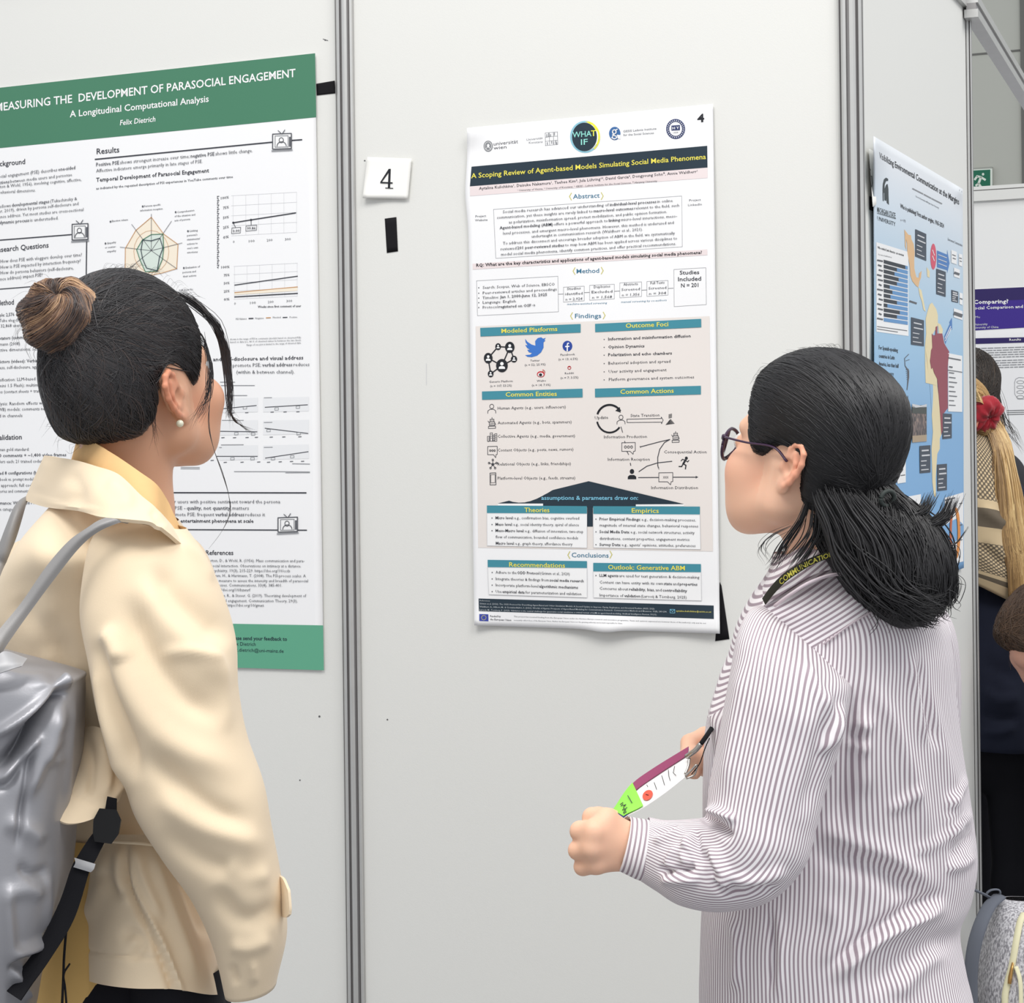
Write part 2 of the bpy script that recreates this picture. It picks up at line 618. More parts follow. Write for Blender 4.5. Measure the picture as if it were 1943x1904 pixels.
T('Research Questions', -34, 1176, 271, 1147, 30, INK, 2, 0.008)
for s, y0, x1, y1 in (('How does PSE with vloggers develop over time?', 1234, 457, 1196), ('How is PSE impacted by interaction frequency?', 1267, 450, 1230),
                      ('How do persona behaviors (self-disclosure,', 1298, 411, 1270)):
    T(s, 2, y0, x1, y1, 20, INK_SOFT, res=1)
T('audience address) impact PSE?', -49, 1338, 237, 1308, 20, INK_SOFT, res=1)
pr.zoom(*L2)
T('Method', -18, 294, 77, 288, 30, INK, 2, 0.008)
T('Validation', -28, 1046, 121, 1042, 30, INK, 2, 0.008)
for s, x0, y0, x1, y1, b in (('Sample: 2,576', -38, 358, 80, 352, .012), ('YouTube vlog channels', -40, 388, 160, 382, 0), ('and 32,868 users', -36, 419, 120, 412, 0),
        ('Annotators (comments)', -44, 488, 170, 478, .014), ('Hartmann (2008)', -44, 521, 110, 515, 0), ('affective dimensions, scales', -44, 553, 240, 543, 0),
        ('Predictors (videos): Verbal address', -44, 618, 290, 608, .01), ('address, self-disclosure, aggregates', -44, 651, 275, 643, 0),
        ('Classification: LLM-based zero-shot', -44, 720, 300, 708, 0), ('(Gemini 1.5 Flash); multimodal for', -44, 752, 290, 745, 0), ('videos (contact sheets + transcripts)', -44, 786, 290, 778, 0),
        ('Analysis: Random effects within', -44, 853, 280, 846, 0), ('(REWB) models; comments nested', -44, 885, 290, 878, 0), ('nested in channels', -60, 920, 125, 917, 0),
        ('human gold standard:', -30, 1108, 163, 1106, 0), ('500 comments + ~1,400 video frames', -30, 1142, 370, 1136, .012), ('coders each; 21 trained coders', -30, 1175, 243, 1172, 0),
        ('tested 8 configurations (base,', -40, 1240, 240, 1236, .012), ('codebook vs. prompt models)', -40, 1275, 200, 1272, 0), ('approach; full codebook', 5, 1308, 240, 1306, 0),
        ('categories and comments', -40, 1341, 160, 1339, 0), ('Performance: Weighted F1', -60, 1408, 190, 1404, .01)):
    T(s, x0, y0, x1, y1, 19, INK_SOFT, 2, b, 0, 1)
pr.zoom(*L3)
T('cognitive categories', -70, 322, 103, 322, 19, INK_SOFT, res=1)
pr.done('text_column', pL)
# results column
pr.zoom(*L1)
T('Results', 540, 626, 666, 615, 33, INK, 2, 0.008)
pr.line([(531, 655), (1518, 559)], 7, INK)
pr.line([(1628, 549), (1686, 545)], 7, INK)
pr.runs([('Positive PSE', 1), ('shows strongest increase over time;', 0), ('negative PSE', 1), ('shows little change.', 0)], 537, 694, 1411, 614, 21, INK_SOFT)
T('Affective indicators emerge primarily in late stages of PSE.', 537, 728, 1131, 674, 20, INK_SOFT, res=1)
T('Temporal Development of Parasocial Engagement', 537, 781, 1167, 727, 24, INK, 2, 0.014, 0, 1)
T('as indicated by the repeated description of PSI experiences in YouTube comments over time', 537, 824, 1301, 758, 14, INK_SOFT, 2, 0.012, 0, 1)
pr.zoom(*L2)
T('and self-disclosure and visual address', 1190, 605, 1694, 595, 22, INK, 2, 0.012, 0, 1)
pr.runs([('promote PSE;', 0), ('verbal address', 1), ('reduces', 0)], 1300, 638, 1728, 632, 21, INK_SOFT)
T('(within & between channel).', 1320, 675, 1645, 674, 21, INK_SOFT, res=1)
for k, (a, b) in enumerate(((1285, 1682), (1285, 1682), (1378, 1682))):
    T(('shown is the range of PSI in comments (models based on observed PSI);', 'based on data (i.e., 80 % of observed values lie between the two lines);', 'Range of one plot is limited to the range of observed data.')[k], a, 487 + 16 * k, b, 477 + 15 * k, 10, INK_SOFT, res=1)
pr.line([(925, 1340), (1710, 1341)], 7, INK)
pr.zoom(*L3)
pr.line([(1010, 428), (1713, 431)], 6, INK)
T('Mainly for users with positive sentiment toward the persona', 870, 281, 1565, 281, 21, INK_SOFT, res=1)
pr.runs([('within PSE -', 0), ('quality, not quantity,', 1), ('matters', 0)], 890, 316, 1390, 317, 21, INK_SOFT)
pr.runs([('promote PSE; frequent', 0), ('verbal address', 1), ('reduces it', 0)], 940, 352, 1480, 353, 21, INK_SOFT)
T('media entertainment phenomena at scale', 930, 388, 1416, 389, 21, INK, 2, 0.016, 0, 1)
T('References', 1150, 569, 1303, 569, 27, INK, 2, 0.008)
for s, x0, y, x1 in (('Horton, D., & Wohl, R. (1956). Mass communication and para-', 1150, 608, 1700), ('social interaction. Observations on intimacy at a distance.', 1180, 637, 1682),
        ('Psychiatry, 19(3), 215-229. https://doi.org/10/ccds', 1180, 664, 1620), ('Schramm, H., & Hartmann, T. (2008). The PSI-process scales. A', 1150, 692, 1708),
        ('new measure to assess the intensity and breadth of parasocial', 1180, 720, 1720), ('processes. Communications, 33(4), 385-401.', 1180, 745, 1576), ('https://doi.org/10/bzvnrf', 1180, 771, 1398),
        ('Tukachinsky, R., & Stever, G. (2019). Theorizing development of', 1150, 803, 1710), ('parasocial engagement. Communication Theory, 29(3),', 1180, 832, 1662), ('297-318. https://doi.org/10/gmxt', 1180, 857, 1474)):
    T(s, x0, y, x1, y + 2, 17, INK_SOFT, res=1)
pr.done('text_column', pL)
# star chart
pr.zoom(*L1)
oc = [(845, 978), (914, 1072), (994, 1130), (987, 1265), (905, 1290), (810, 1308), (698, 1283), (700, 1152), (758, 1052)]
pr.poly(oc, CREAM, 1); pr.line(oc, 3, AMBER, 3, True)
g2 = [(845, 1075), (910, 1072), (914, 1153), (907, 1212), (878, 1280), (812, 1283), (782, 1217), (763, 1160), (795, 1105)]
pr.poly(g2, MINT, 2); pr.line(g2, 4, GREEN, 4, True)
g3 = [(845, 1110), (893, 1095), (910, 1150), (890, 1203), (878, 1278), (818, 1262), (796, 1210), (787, 1162), (797, 1105)]
pr.line(g3, 4, NAVY, 5, True)
pr.arc((845, 1170), 98, 118, 0, 360, 1.6, AMBER, 3)
for x, y in ((845, 960), (958, 1000), (1017, 1122), (990, 1268), (735, 1018), (670, 1145), (698, 1283)):
    pr.line([(845, 1165), (x, y)], 2.4, INK_SOFT, 3)
for s, x0, y0, x1, y1 in (('Persona specific', 805, 922, 897, 912), ('information reception', 783, 946, 908, 935), ('Comprehension', 990, 955, 1085, 944), ('of the situation and', 975, 978, 1090, 968),
        ('acts of persona', 975, 1002, 1062, 993), ('Emotion release', 625, 1005, 715, 996), ('Linking', 1060, 1060, 1104, 1056), ("persona's", 1045, 1085, 1102, 1080), ('statements/', 1045, 1108, 1117, 1102), ('actions to', 1045, 1133, 1104, 1128),
        ("one's own", 1045, 1157, 1106, 1152), ('emotions', 1045, 1180, 1104, 1176), ('Empathy', 600, 1129, 648, 1122), ('or counter-', 586, 1153, 648, 1147), ('empathy', 598, 1175, 648, 1170),
        ('Evaluation of', 1037, 1266, 1117, 1258), ('persona and', 1020, 1291, 1094, 1285), ('their actions', 1022, 1314, 1096, 1308)):
    T(s, x0, y0, x1, y1, 11, INK_SOFT, 2, 0.008, 0, 1)
for x, y in ((797, 918), (981, 950), (617, 1003), (1050, 1056), (589, 1125), (1027, 1262)):
    pr.disc((x, y), 5, 6, INK_SOFT, 2, 8)
pr.zoom(*L2)
T('may show the', 1000, 212, 1078, 207, 11, INK_SOFT, res=1)
T('persona.', 1003, 238, 1055, 232, 11, INK_SOFT, res=1)
pr.done('star_chart', pL)
# line charts
pr.zoom(*L1)
for k in range(5):
    y = 858 + k * 56
    pr.line([(1292, y), (1658, y - 20)], 1.6, INK_PALE, 1)
    T(('100%', '75%', '50%', '25%', '0%')[k], 1238 + (8 if k else -4), 873 + k * 55 + 6, 1278, 870 + k * 55 + 3, 15, INK_SOFT, 2, 0.01, 0, 1)
for k in range(6):
    x = 1302 + k * 71
    pr.line([(x, 858 - k * 4), (x, 1082 - k * 4)], 1.4, INK_PALE, 1)
pr.line([(1303, 1009), (1402, 993), (1652, 954)], 6, INK)
pr.disc((1303, 1009), 6, 6, INK); pr.disc((1402, 993), 6, 6, INK)
pr.line([(1303, 1010), (1316, 1036)], 3, INK); pr.line([(1402, 993), (1403, 1022)], 3, INK)
pr.rect((1295, 1038), (1344, 1034), (1342, 1066), (1293, 1070), 2.5, INK_SOFT)
pr.rect((1374, 1027), (1434, 1022), (1432, 1051), (1373, 1056), 2.5, INK_SOFT)
T('0.00', 1300, 1062, 1338, 1059, 14, INK, 3, 0.01, 0, 1); T('99.86', 1380, 1048, 1427, 1045, 15, INK, 3, 0.01, 0, 1)
for s, x in (('0', 1301), ('100', 1390), ('200', 1490), ('300', 1592)):
    T(s, x, 1123 - (x - 1300) * .05, x + (32 if s != '0' else 9), 1121 - (x - 1300) * .05, 14, INK_SOFT, 2, 0, 0, 1)
# rotated axis title
pr.text('Predicted probability of comment describing a PSI', 1224, 1270, 1224, 858, 12, INK_SOFT, 2, 0.008, 0, 1) if False else None
for k in range(34):
    y = 862 + k * 12
    pr.line([(1213, y), (1213 + (10, 6, 11, 7)[k % 4], y - 1)], 4, INK_SOFT, 2)
    pr.line([(1214 + (k * 5) % 7, y), (1214 + (k * 5) % 7, y + 7)], 3, INK_SOFT, 2)
pr.zoom(*L2)
for k in range(5):
    y = 75 + k * 46
    pr.line([(1305, y), (1662, y - 18)], 1.6, INK_PALE, 1)
    T(('100%', '75%', '50%', '25%', '0%')[k], 1240 + (10 if k else -4), 87 + k * 45, 1282, 84 + k * 45, 14, INK_SOFT, 2, 0.01, 0, 1)
for k in range(6):
    x = 1310 + k * 70
    pr.line([(x, 75 - k * 4), (x, 260 - k * 4)], 1.4, INK_PALE, 1)
pr.poly([(1310, 222), (1662, 190), (1662, 212), (1310, 235)], CREAM, 1)
pr.line([(1310, 180), (1662, 130)], 5, INK); pr.line([(1310, 222), (1662, 190)], 4, AMBER); pr.line([(1310, 246), (1662, 226)], 6, INK)
for s, x in (('0', 1308), ('100', 1397), ('200', 1496), ('300', 1600)):
    T(s, x, 291 - (x - 1300) * .05, x + (32 if s != '0' else 9), 289 - (x - 1300) * .05, 14, INK_SOFT, 2, 0, 0, 1)
T('Weeks since first comment of user', 1440, 307, 1682, 302, 13, INK, 2, 0.014, 0, 1)
T('PSI Valence', 1318, 375, 1378, 372, 11, INK, 2, 0, 0, 1); T('Negative', 1426, 370, 1474, 369, 10, INK_SOFT, 2, 0, 0, 1); T('Neutral', 1524, 365, 1568, 364, 10, INK_SOFT, 2, 0, 0, 1); T('Positive', 1618, 364, 1660, 363, 10, INK_SOFT, 2, 0, 0, 1)
pr.line([(1390, 367), (1414, 366)], 6, INK); pr.line([(1487, 363), (1511, 362)], 5, AMBER); pr.line([(1580, 361), (1604, 360)], 5, INK)
pr.done('line_chart', pL)
# small charts, one part each
CH_GREY = mat('ink_chart_grey', (233, 234, 236), 0.5)
charts = [((1215, 1440, 815), [((1230, 722), (1312, 722)), ((1235, 741), (1422, 741)), ((1260, 797), (1380, 797))], ((1210, 874), (1432, 853)), ((1368, 866),), ((1300, 895), (1378, 893))),
    ((1470, 1725, 810), [((1475, 810), (1518, 809))], ((1480, 863), (1718, 849)), ((1545, 872), (1664, 862)), ((1520, 890), (1592, 889), (1664, 888))),
    ((1215, 1440, 940), [((1240, 936), (1360, 936))], ((1215, 997), (1436, 1000)), ((1320, 1010), (1414, 1012)), ((1245, 1033), (1310, 1033), (1380, 1032), (1432, 1031))),
    ((1470, 1725, 938), [((1475, 948), (1520, 947))], ((1480, 980), (1720, 1009)), ((1500, 993), (1668, 1010)), ((1515, 1030), (1585, 1029), (1675, 1028))),
    ((1215, 1440, 1080), [((1235, 1073), (1360, 1072)), ((1225, 1088), (1238, 1088))], ((1210, 1137), (1438, 1137)), ((1298, 1150), (1410, 1150)), ((1185, 1160), (1258, 1171), (1352, 1170), (1445, 1169))),
    ((1470, 1725, 1076), [((1475, 1087), (1522, 1086))], ((1482, 1147), (1722, 1111)), ((1525, 1150), (1632, 1139)), ((1500, 1170), (1565, 1168), (1628, 1166), (1690, 1165)))]
for (x0, x1, y), caps, ln, boxes, ticks in charts:
    pr.quad((x0, y), (x1, y - 6), (x1, y + 74), (x0, y + 80), CH_GREY, 1, 6, 3)
    for a, b in caps:
        pr.line([a, b], 3.5, INK_GREY, 2)
    pr.line(ln, 4, INK, 2)
    for x, y in boxes:
        pr.rect((x - 10, y - 6), (x + 10, y - 7), (x + 10, y + 6), (x - 10, y + 7), 2.5, INK_GREY)
    for x, y in ticks:
        pr.line([(x - 8, y), (x + 8, y - 1)], 4, INK_SOFT, 2)
    pr.done('small_chart', pL)
pr.line([(1308, 1222), (1560, 1222), (1730, 1224)], 3.5, INK_GREY); pr.line([(1595, 1229), (1730, 1228)], 3, INK_GREY); pr.line([(1633, 1178), (1730, 1180)], 3.5, INK_GREY)
pr.done('rule_lines', pL)
pr.line([(1010, 1198), (1115, 1199)], 3, INK_GREY); pr.line([(1010, 1206), (1115, 1207)], 3, INK_GREY)
pr.done('rule_lines', pL)
# little television drawings
def telly(z, x, y, w, h, name):
    pr.zoom(*z)
    pr.poly([(x - w, y - h), (x + w, y - h - 4), (x + w, y + h - 4), (x - w, y + h)], WHITE, 3)
    pr.rect((x - w, y - h), (x + w, y - h - 4), (x + w, y + h - 4), (x - w, y + h), 6, INK_SOFT, 4)
    pr.rect((x - w * .74, y - h * .76), (x + w * .66, y - h * .8), (x + w * .66, y + h * .7), (x - w * .74, y + h * .74), 4, INK_GREY, 4)
    pr.line([(x - 22, y - h - 20), (x, y - h), (x + 16, y - h - 24)], 4, INK_SOFT, 4)
    pr.disc((x - 4, y - h * .2), 12, 14, WHITE, 4, 12); pr.ring((x - 4, y - h * .2), 12, 14, 4, INK_SOFT, 5, 12)
    pr.arc((x - 2, y + h * .62), 26, 26, 180, 355, 4, INK_SOFT, 5, 10)
    pr.line([(x - w * 1.1, y + h + 10), (x + w * 1.1, y + h + 4)], 6, INK_GREY, 4)
    pr.line([(x + w * .84, y - h * .6), (x + w * .84, y + h * .6)], 9, INK_SOFT, 5)
    pr.done(name, pL)
telly(L1, 1575, 556, 52, 42, 'television_drawing')
telly(L1, 447, 1062, 44, 44, 'television_drawing')
telly(L3, 1607, 402, 54, 40, 'television_drawing')
tape(BACK, [(600, 159), (635, 153), (637, 177), (601, 181)], 'short black tape strip beside the green title band')

# ------------------------------------------------------------------ the numbered poster on the middle panel
def bump2(x, y, cx, cy, sx, sy):
    return math.exp(-((x - cx) / sx) ** 2 - ((y - cy) / sy) ** 2)
def warpM(x, y):
    w = 0.004 + 0.0016 * math.sin(x * 0.017 + 0.6) * math.sin(y * 0.011)
    w += 0.011 * bump2(x, y, 884, 250, 22, 26) - 0.004 * bump2(x, y, 905, 280, 16, 40)
    w += 0.010 * bump2(x, y, 1150, 1200, 60, 26) + 0.007 * bump2(x, y, 1355, 1195, 60, 30) + 0.006 * bump2(x, y, 893, 1190, 30, 30)
    w += 0.0012 * math.sin((x + 0.5 * y) * 0.05) * bump2(x, y, 1100, 250, 300, 60)
    return w
def edgeM(s, t):
    return (-5 * math.exp(-((t - .13) / .05) ** 2) * (1 - s) ** 4, 5 * math.exp(-((s - .53) / .06) ** 2) * t ** 20)
MC = [(886, 243), (1353, 197), (1366, 1203), (900, 1187)]
pM = sheet(BACK, 0.003, warpM, MC, PAPER, 'research_poster', 0.0005, 60, 90, edge=edgeM)
tag(pM, 'white poster with number 4, black title strip and teal section bars, middle panel', 'poster', 'conference posters')
pr = Print(BACK, 0.003, warpM)
T = pr.text
M4, M5, M6 = (880, 190, 3.886), (880, 580, 3.886), (880, 880, 3.737)
pr.zoom(*M4)
pr.quad((57, 491), (1795, 337), (1797, 498), (45, 637), NAVY, 1, 40, 6)
T('A Scoping Review of Agent-based Models Simulating Social Media Phenomena', 55, 577, 1785, 434, 38, YELLOW, 2, 0.009)
pr.done('title_strip', pM)
pr.quad((45, 637), (1797, 498), (1798, 574), (46, 708), PINK, 1, 40, 6)
T('Aytalina Kulichkina\u00b9, Daisuke Nakamura\u00b9, Taehee Kim\u00b2, Jula L\u00fchring\u00b9\u00b3, David Garcia\u00b2, Dongyoung Sohn\u2074, Annie Waldherr\u00b9', 112, 662, 1722, 536, 22, INK, 2, 0.004, 0, 1)
T('\u00b9 University of Vienna, \u00b2 University of Konstanz, \u00b3 GESIS - Leibniz Institute for the Social Sciences, \u2074 Hanyang University', 395, 672, 1425, 602, 13, INK_SOFT, 2, 0.004, 0.15, 1)
pr.done('author_strip', pM)
# logos of the header row
pr.disc((180, 340), 34, 41, INK_GREY, 1); pr.ring((180, 340), 25, 31, 3, WHITE, 2); pr.disc((180, 336), 9, 12, PAPER, 2); pr.arc((180, 366), 16, 18, 190, 350, 4, PAPER, 2)
pr.done('university_seal', pM)
T('universit\u00e4t', 220, 336, 400, 317, 28, INK, 1, -0.002); T('wien', 220, 365, 315, 356, 26, INK, 1, -0.002)
T('Universit\u00e4t', 462, 300, 582, 286, 17, INK_GREY, 1); T('Konstanz', 480, 322, 582, 314, 17, INK_GREY, 1)
pr.done('university_names', pM)
for k in range(4):
    pr.line([(600 + k * 30, 242 - k * 3), (603 + k * 30, 336 - k * 3)], 3, INK_GREY, 1)
    pr.line([(600, 242 + k * 31), (692, 234 + k * 31)], 2.4, INK_GREY, 1)
for x, y, h in ((612, 262, 34), (626, 254, 40), (640, 262, 24), (668, 250, 30), (616, 322, 26), (648, 312, 28), (662, 318, 24), (678, 306, 40), (684, 322, 24)):
    pr.line([(x, y - 10), (x, y - 10 + h * .6)], 6, INK_GREY, 2)
pr.done('grid_emblem', pM)
WI_Y = mat('ink_bright_yellow', (244, 236, 66), 0.5)
WI_B = mat('ink_pale_blue', (140, 196, 214), 0.5)
pr.disc((894, 271), 110, 118, WI_B, 1, 48); pr.arc((894, 271), 106, 113, -78, 50, 9, WI_Y, 2); pr.disc((894, 271), 97, 106, WHITE, 2, 48); pr.disc((890, 271), 92, 105, NAVY, 3, 48)
pr.poly([(893, 155), (950, 168), (990, 215), (1000, 262), (985, 320), (950, 355), (975, 290), (975, 230), (945, 185)], WI_Y, 2)
T('WHAT', 802, 277, 975, 264, 44, mat('ink_mint_bright', (150, 226, 214), .5), 5, 0.005); T('T', 938, 266, 975, 264, 44, WI_Y, 6, 0.005); T('IF', 864, 331, 914, 327, 44, mat('ink_mint_bright', (150, 226, 214), .5), 5, 0.005)
pr.done('round_logo', pM)
GB = mat('ink_logo_blue', (62, 108, 164), 0.5)
pr.disc((1113, 246), 42, 49, GB, 1); pr.poly([(1128, 255), (1155, 258), (1155, 288), (1136, 283)], PAPER, 2)
pr.ring((1110, 234), 13, 15, 8, WHITE, 3); pr.line([(1112, 250), (1096, 258), (1124, 266), (1128, 278), (1110, 286), (1092, 278), (1098, 268)], 7, WHITE, 3); pr.line([(1120, 222), (1132, 214)], 7, WHITE, 3)
T('GESIS Leibniz Institute', 1176, 238, 1420, 217, 16, INK_GREY, 1, 0.01); T('for the Social Sciences', 1176, 265, 1402, 249, 16, INK_GREY, 1, 0.01)
pr.done('institute_logo', pM)
SEAL = mat('ink_seal', (56, 66, 108), 0.5)
pr.disc((1562, 213), 70, 74, SEAL, 1, 40); pr.disc((1562, 213), 47, 51, PAPER, 2, 36)
for k in range(26):
    a = k * 2 * math.pi / 26
    pr.line([(1562 + 54 * math.cos(a), 213 + 57 * math.sin(a)), (1562 + 63 * math.cos(a), 213 + 66 * math.sin(a))], 4, PAPER, 3)
pr.poly([(1531, 188), (1594, 183), (1594, 222), (1531, 225)], SEAL, 3); T('H Y', 1538, 216, 1588, 212, 18, PAPER, 4, 0.02); T('1939', 1545, 247, 1580, 244, 12, INK_SOFT, 3)
pr.done('round_seal', pM)
T('4', 1722, 163, 1773, 159, 60, INK_BLACK, 1, 0.035)
pr.done('poster_number', pM)
def heading(z, s, x0, y0, x1, y1, h, cl, cr, yy):
    pr.zoom(*z)
    T(s, x0, y0, x1, y1, h, TEALTXT, 1, 0.007)
    w = h * .42
    pr.line([(cl + w, yy - h * .75), (cl, yy), (cl + w, yy + h * .75)], 5.5, OLIVE, 1)
    pr.line([(cr - w, yy - h * .85), (cr, yy - h * .1), (cr - w, yy + h * .65)], 5.5, OLIVE, 1)
    pr.done('section_heading', pM)
heading(M4, 'Abstract', 805, 728, 1002, 718, 35, 779, 1028, 711)
heading(M4, 'Method', 832, 1278, 998, 1273, 34, 806, 1028, 1261)
heading(M4, 'Findings', 820, 1608, 1013, 1606, 34, 787, 1042, 1592)
heading(M6, 'Conclusions', 765, 664, 1027, 667, 34, 738, 1051, 649)
# abstract
pr.zoom(*M4)
pr.rect((219, 806), (1607, 707), (1611, 1082), (236, 1167), 2.2, INK_GREY, 1)
pr.runs([('Social media research has advanced our understanding of', 0), ('individual-level processes', 1), ('in online', 0)], 288, 834, 1540, 750, 22, INK)
pr.runs([('communication, yet these insights are rarely linked to', 0), ('macro-level outcomes', 1), ('relevant to the field, such', 0)], 244, 876, 1588, 785, 22, INK)
T('as polarization, misinformation spread, protest mobilization, and public opinion formation.', 332, 910, 1498, 832, 22, INK, 3, 0, 0, 1)
pr.runs([('Agent-based modeling (ABM)', 1), ('offers a powerful approach to', 0), ('linking', 1), ('micro-level interactions, meso-', 0)], 264, 952, 1573, 864, 22, INK)
T('level processes, and emergent macro-level phenomena. However, this method is underused and', 290, 992, 1548, 912, 22, INK, 3, 0, 0, 1)
T('undertaught in communication research (Waldherr et al., 2021).', 500, 1015, 1320, 962, 22, INK, 3, 0, 0, 1)
T('To address this disconnect and encourage broader adoption of ABM in the field, we systematically', 288, 1066, 1556, 990, 22, INK, 3, 0, 0, 1)
pr.runs([('reviewed', 0), ('201 peer-reviewed studies', 1), ('to map how ABM has been applied across various disciplines to', 0)], 272, 1108, 1573, 1028, 22, INK)
T('model social media phenomena, identify common practices, and offer practical recommendations.', 275, 1148, 1565, 1068, 22, INK, 3, 0, 0, 1)
T('Project', 86, 866, 165, 861, 17, INK_SOFT, 1); T('Website', 83, 895, 175, 890, 17, INK_SOFT, 1)
T('Project', 1662, 748, 1748, 742, 17, INK_SOFT, 1); T('LinkedIn', 1654, 782, 1755, 776, 17, INK_SOFT, 1)
pr.done('abstract_text', pM)
pr.quad((64, 1207), (1795, 1101), (1797, 1143), (66, 1250), PINK, 1, 40, 4)
T('RQ: What are the key characteristics and applications of agent-based models simulating social media phenomena?', 92, 1230, 1756, 1134, 25, INK_BLACK, 2, 0.016, 0, 1)
pr.done('question_strip', pM)
# method
pr.rect((94, 1333), (694, 1299), (698, 1561), (101, 1590), 2.2, INK_GREY, 1)
for s, b, x1, y0, y1 in (('Search: Scopus, Web of Science, EBSCO', 0, 671, 1392, 1367), ('Peer-reviewed articles and proceedings', 0, 685, 1432, 1404), (None, 0, 614, 1468, 1443), ('Language: English', 0, 383, 1502, 1492), (None, 1, 527, 1538, 1522)):
    pr.disc((110, y0 - 8), 4, 4, INK, 2, 8)
    if s:
        T(s, 140, y0, x1, y1, 21, INK, 2, 0, 0, 1)
    elif b == 0:
        pr.runs([('Timeline:', 0), ('Jan 1, 2000-June 12, 2025', 1)], 137, y0, x1, y1, 21, INK)
    else:
        pr.runs([('Protocol', 0), ('registered on OSF', 1), ('\u2192', 0)], 140, y0, x1, y1, 21, INK)
for x0, x1, y0, a in ((735, 888, 1380, ('Studies', 'identified', 'n = 2,924')), (928, 1110, 1366, ('Duplicates', 'Excluded', 'n = 1,568')), (1150, 1311, 1348, ('Abstracts', 'Screened', 'n = 1,356')), (1350, 1506, 1338, ('Full Texts', 'Screened', 'n = 304'))):
    pr.rect((x0, y0), (x1, y0 - 8), (x1, y0 + 100), (x0, y0 + 110), 2.2, INK_GREY, 1)
    c = (x0 + x1) / 2
    for k, s in enumerate(a):
        w = (x1 - x0) * (0.33, .42, .4)[k]
        T(s, c - w, y0 + 21 + 36 * k + (0, 2, 6)[k], c + w, y0 + 15 + 36 * k + (0, 2, 6)[k], 20, INK, 2, 0, 0.12 if k == 2 else 0, 1)
for a, b in (((698, 1432), (735, 1430)), ((890, 1420), (928, 1418)), ((1112, 1410), (1150, 1408)), ((1313, 1402), (1350, 1400)), ((1508, 1389), (1545, 1387))):
    pr.line([a, b], 3, INK_SOFT, 1)
T('machine-assisted screening', 762, 1512, 1055, 1502, 15, TEALTXT, 1, 0, 0.15, 1); T('manual screening by co-authors', 1160, 1496, 1495, 1482, 15, TEALTXT, 1, 0, 0.15, 1)
pr.rect((1549, 1249), (1785, 1236), (1788, 1508), (1551, 1523), 2.2, INK_GREY, 1)
T('Studies', 1592, 1287, 1736, 1283, 30, INK, 1, 0.012); T('Included', 1580, 1336, 1750, 1331, 32, INK, 1, 0.012); T('N = 201', 1602, 1382, 1730, 1378, 31, INK, 1, 0.012)
pr.done('method_diagram', pM)
# findings: backing field and bars
pr.zoom(*M5)
pr.zoom(0, 0, 1).quad((902.6, 619.4), (1346.3, 600.1), (1352.8, 1046.7), (907.3, 1039.7), BEIGE, 1, 40, 40)
pr.done('findings_field', pM)
def bar(z, a, b, c, d, s, x0, y0, x1, y1, h):
    pr.zoom(*z)
    pr.quad(a, b, c, d, TEAL, 3, 16, 3)
    T(s, x0, y0, x1, y1, h, YELLOW, 4, 0.010)
    pr.done('section_bar', pM)
bar(M5, (121, 165), (861, 136), (861, 199), (123, 228), 'Modeled Platforms', 278, 203, 690, 187, 33)
bar(M5, (968, 135), (1750, 98), (1751, 160), (969, 196), 'Outcome Foci', 1195, 165, 1508, 152, 34)
bar(M5, (134, 634), (875, 613), (876, 677), (135, 695), 'Common Entities', 309, 672, 686, 666, 34)
bar(M5, (967, 613), (1748, 592), (1748, 655), (968, 677), 'Common Actions', 1155, 652, 1548, 643, 34)
# platforms
pr.zoom(*M5)
net = {'a': (253, 303, 21, 25), 'b': (339, 308, 35, 41), 'c': (180, 388, 32, 39), 'd': (370, 395, 23, 25), 'e': (281, 443, 43, 49), 'f': (198, 504, 21, 25)}
for p, q in ('ab', 'ac', 'bd', 'be', 'ce', 'cf', 'ef', 'de'):
    pr.line([net[p][:2], net[q][:2]], 9, INK_BLACK, 2)
for k, (x, y, rx, ry) in net.items():
    pr.disc((x, y), rx, ry, INK_BLACK, 3)
    pr.disc((x, y - ry * .28), rx * .3, ry * .27, WHITE, 4, 14)
    pr.poly([(x - rx * .55, y + ry * .5), (x - rx * .5, y + ry * .2), (x - rx * .2, y + ry * .08), (x + rx * .2, y + ry * .08), (x + rx * .5, y + ry * .2), (x + rx * .55, y + ry * .5)], WHITE, 4)
pr.done('network_icon', pM)
pr.poly([(452, 245), (470, 268), (500, 288), (528, 296), (526, 262), (545, 240), (570, 234), (585, 244), (604, 238), (594, 256), (603, 257), (588, 272), (588, 310), (570, 345), (540, 370), (500, 381), (470, 378), (452, 366), (490, 362), (503, 350), (480, 345), (468, 326), (487, 326), (466, 312), (453, 290), (472, 294), (456, 272)], BLUE, 2)
pr.done('bird_icon', pM)
pr.disc((764, 299), 36, 39, BLUE2, 2); pr.line([(774, 278), (766, 280), (763, 292), (763, 336)], 9, PAPER, 3); pr.line([(750, 303), (776, 301)], 9, PAPER, 3)
pr.done('letter_icon', pM)
pr.disc((568, 507), 29, 23, RED, 2); pr.disc((567, 510), 21, 15, WHITE, 3); pr.disc((566, 511), 12, 11, INK_BLACK, 4, 14); pr.arc((578, 494), 20, 20, -80, 10, 5, RED, 2, 8); pr.arc((578, 494), 11, 11, -80, 10, 4, AMBER, 2, 8)
pr.done('eye_icon', pM)
pr.ring((778, 459), 11, 12, 5, RED, 2, 16); pr.line([(771, 452), (785, 452)], 5, RED, 2)
pr.done('small_round_icon', pM)
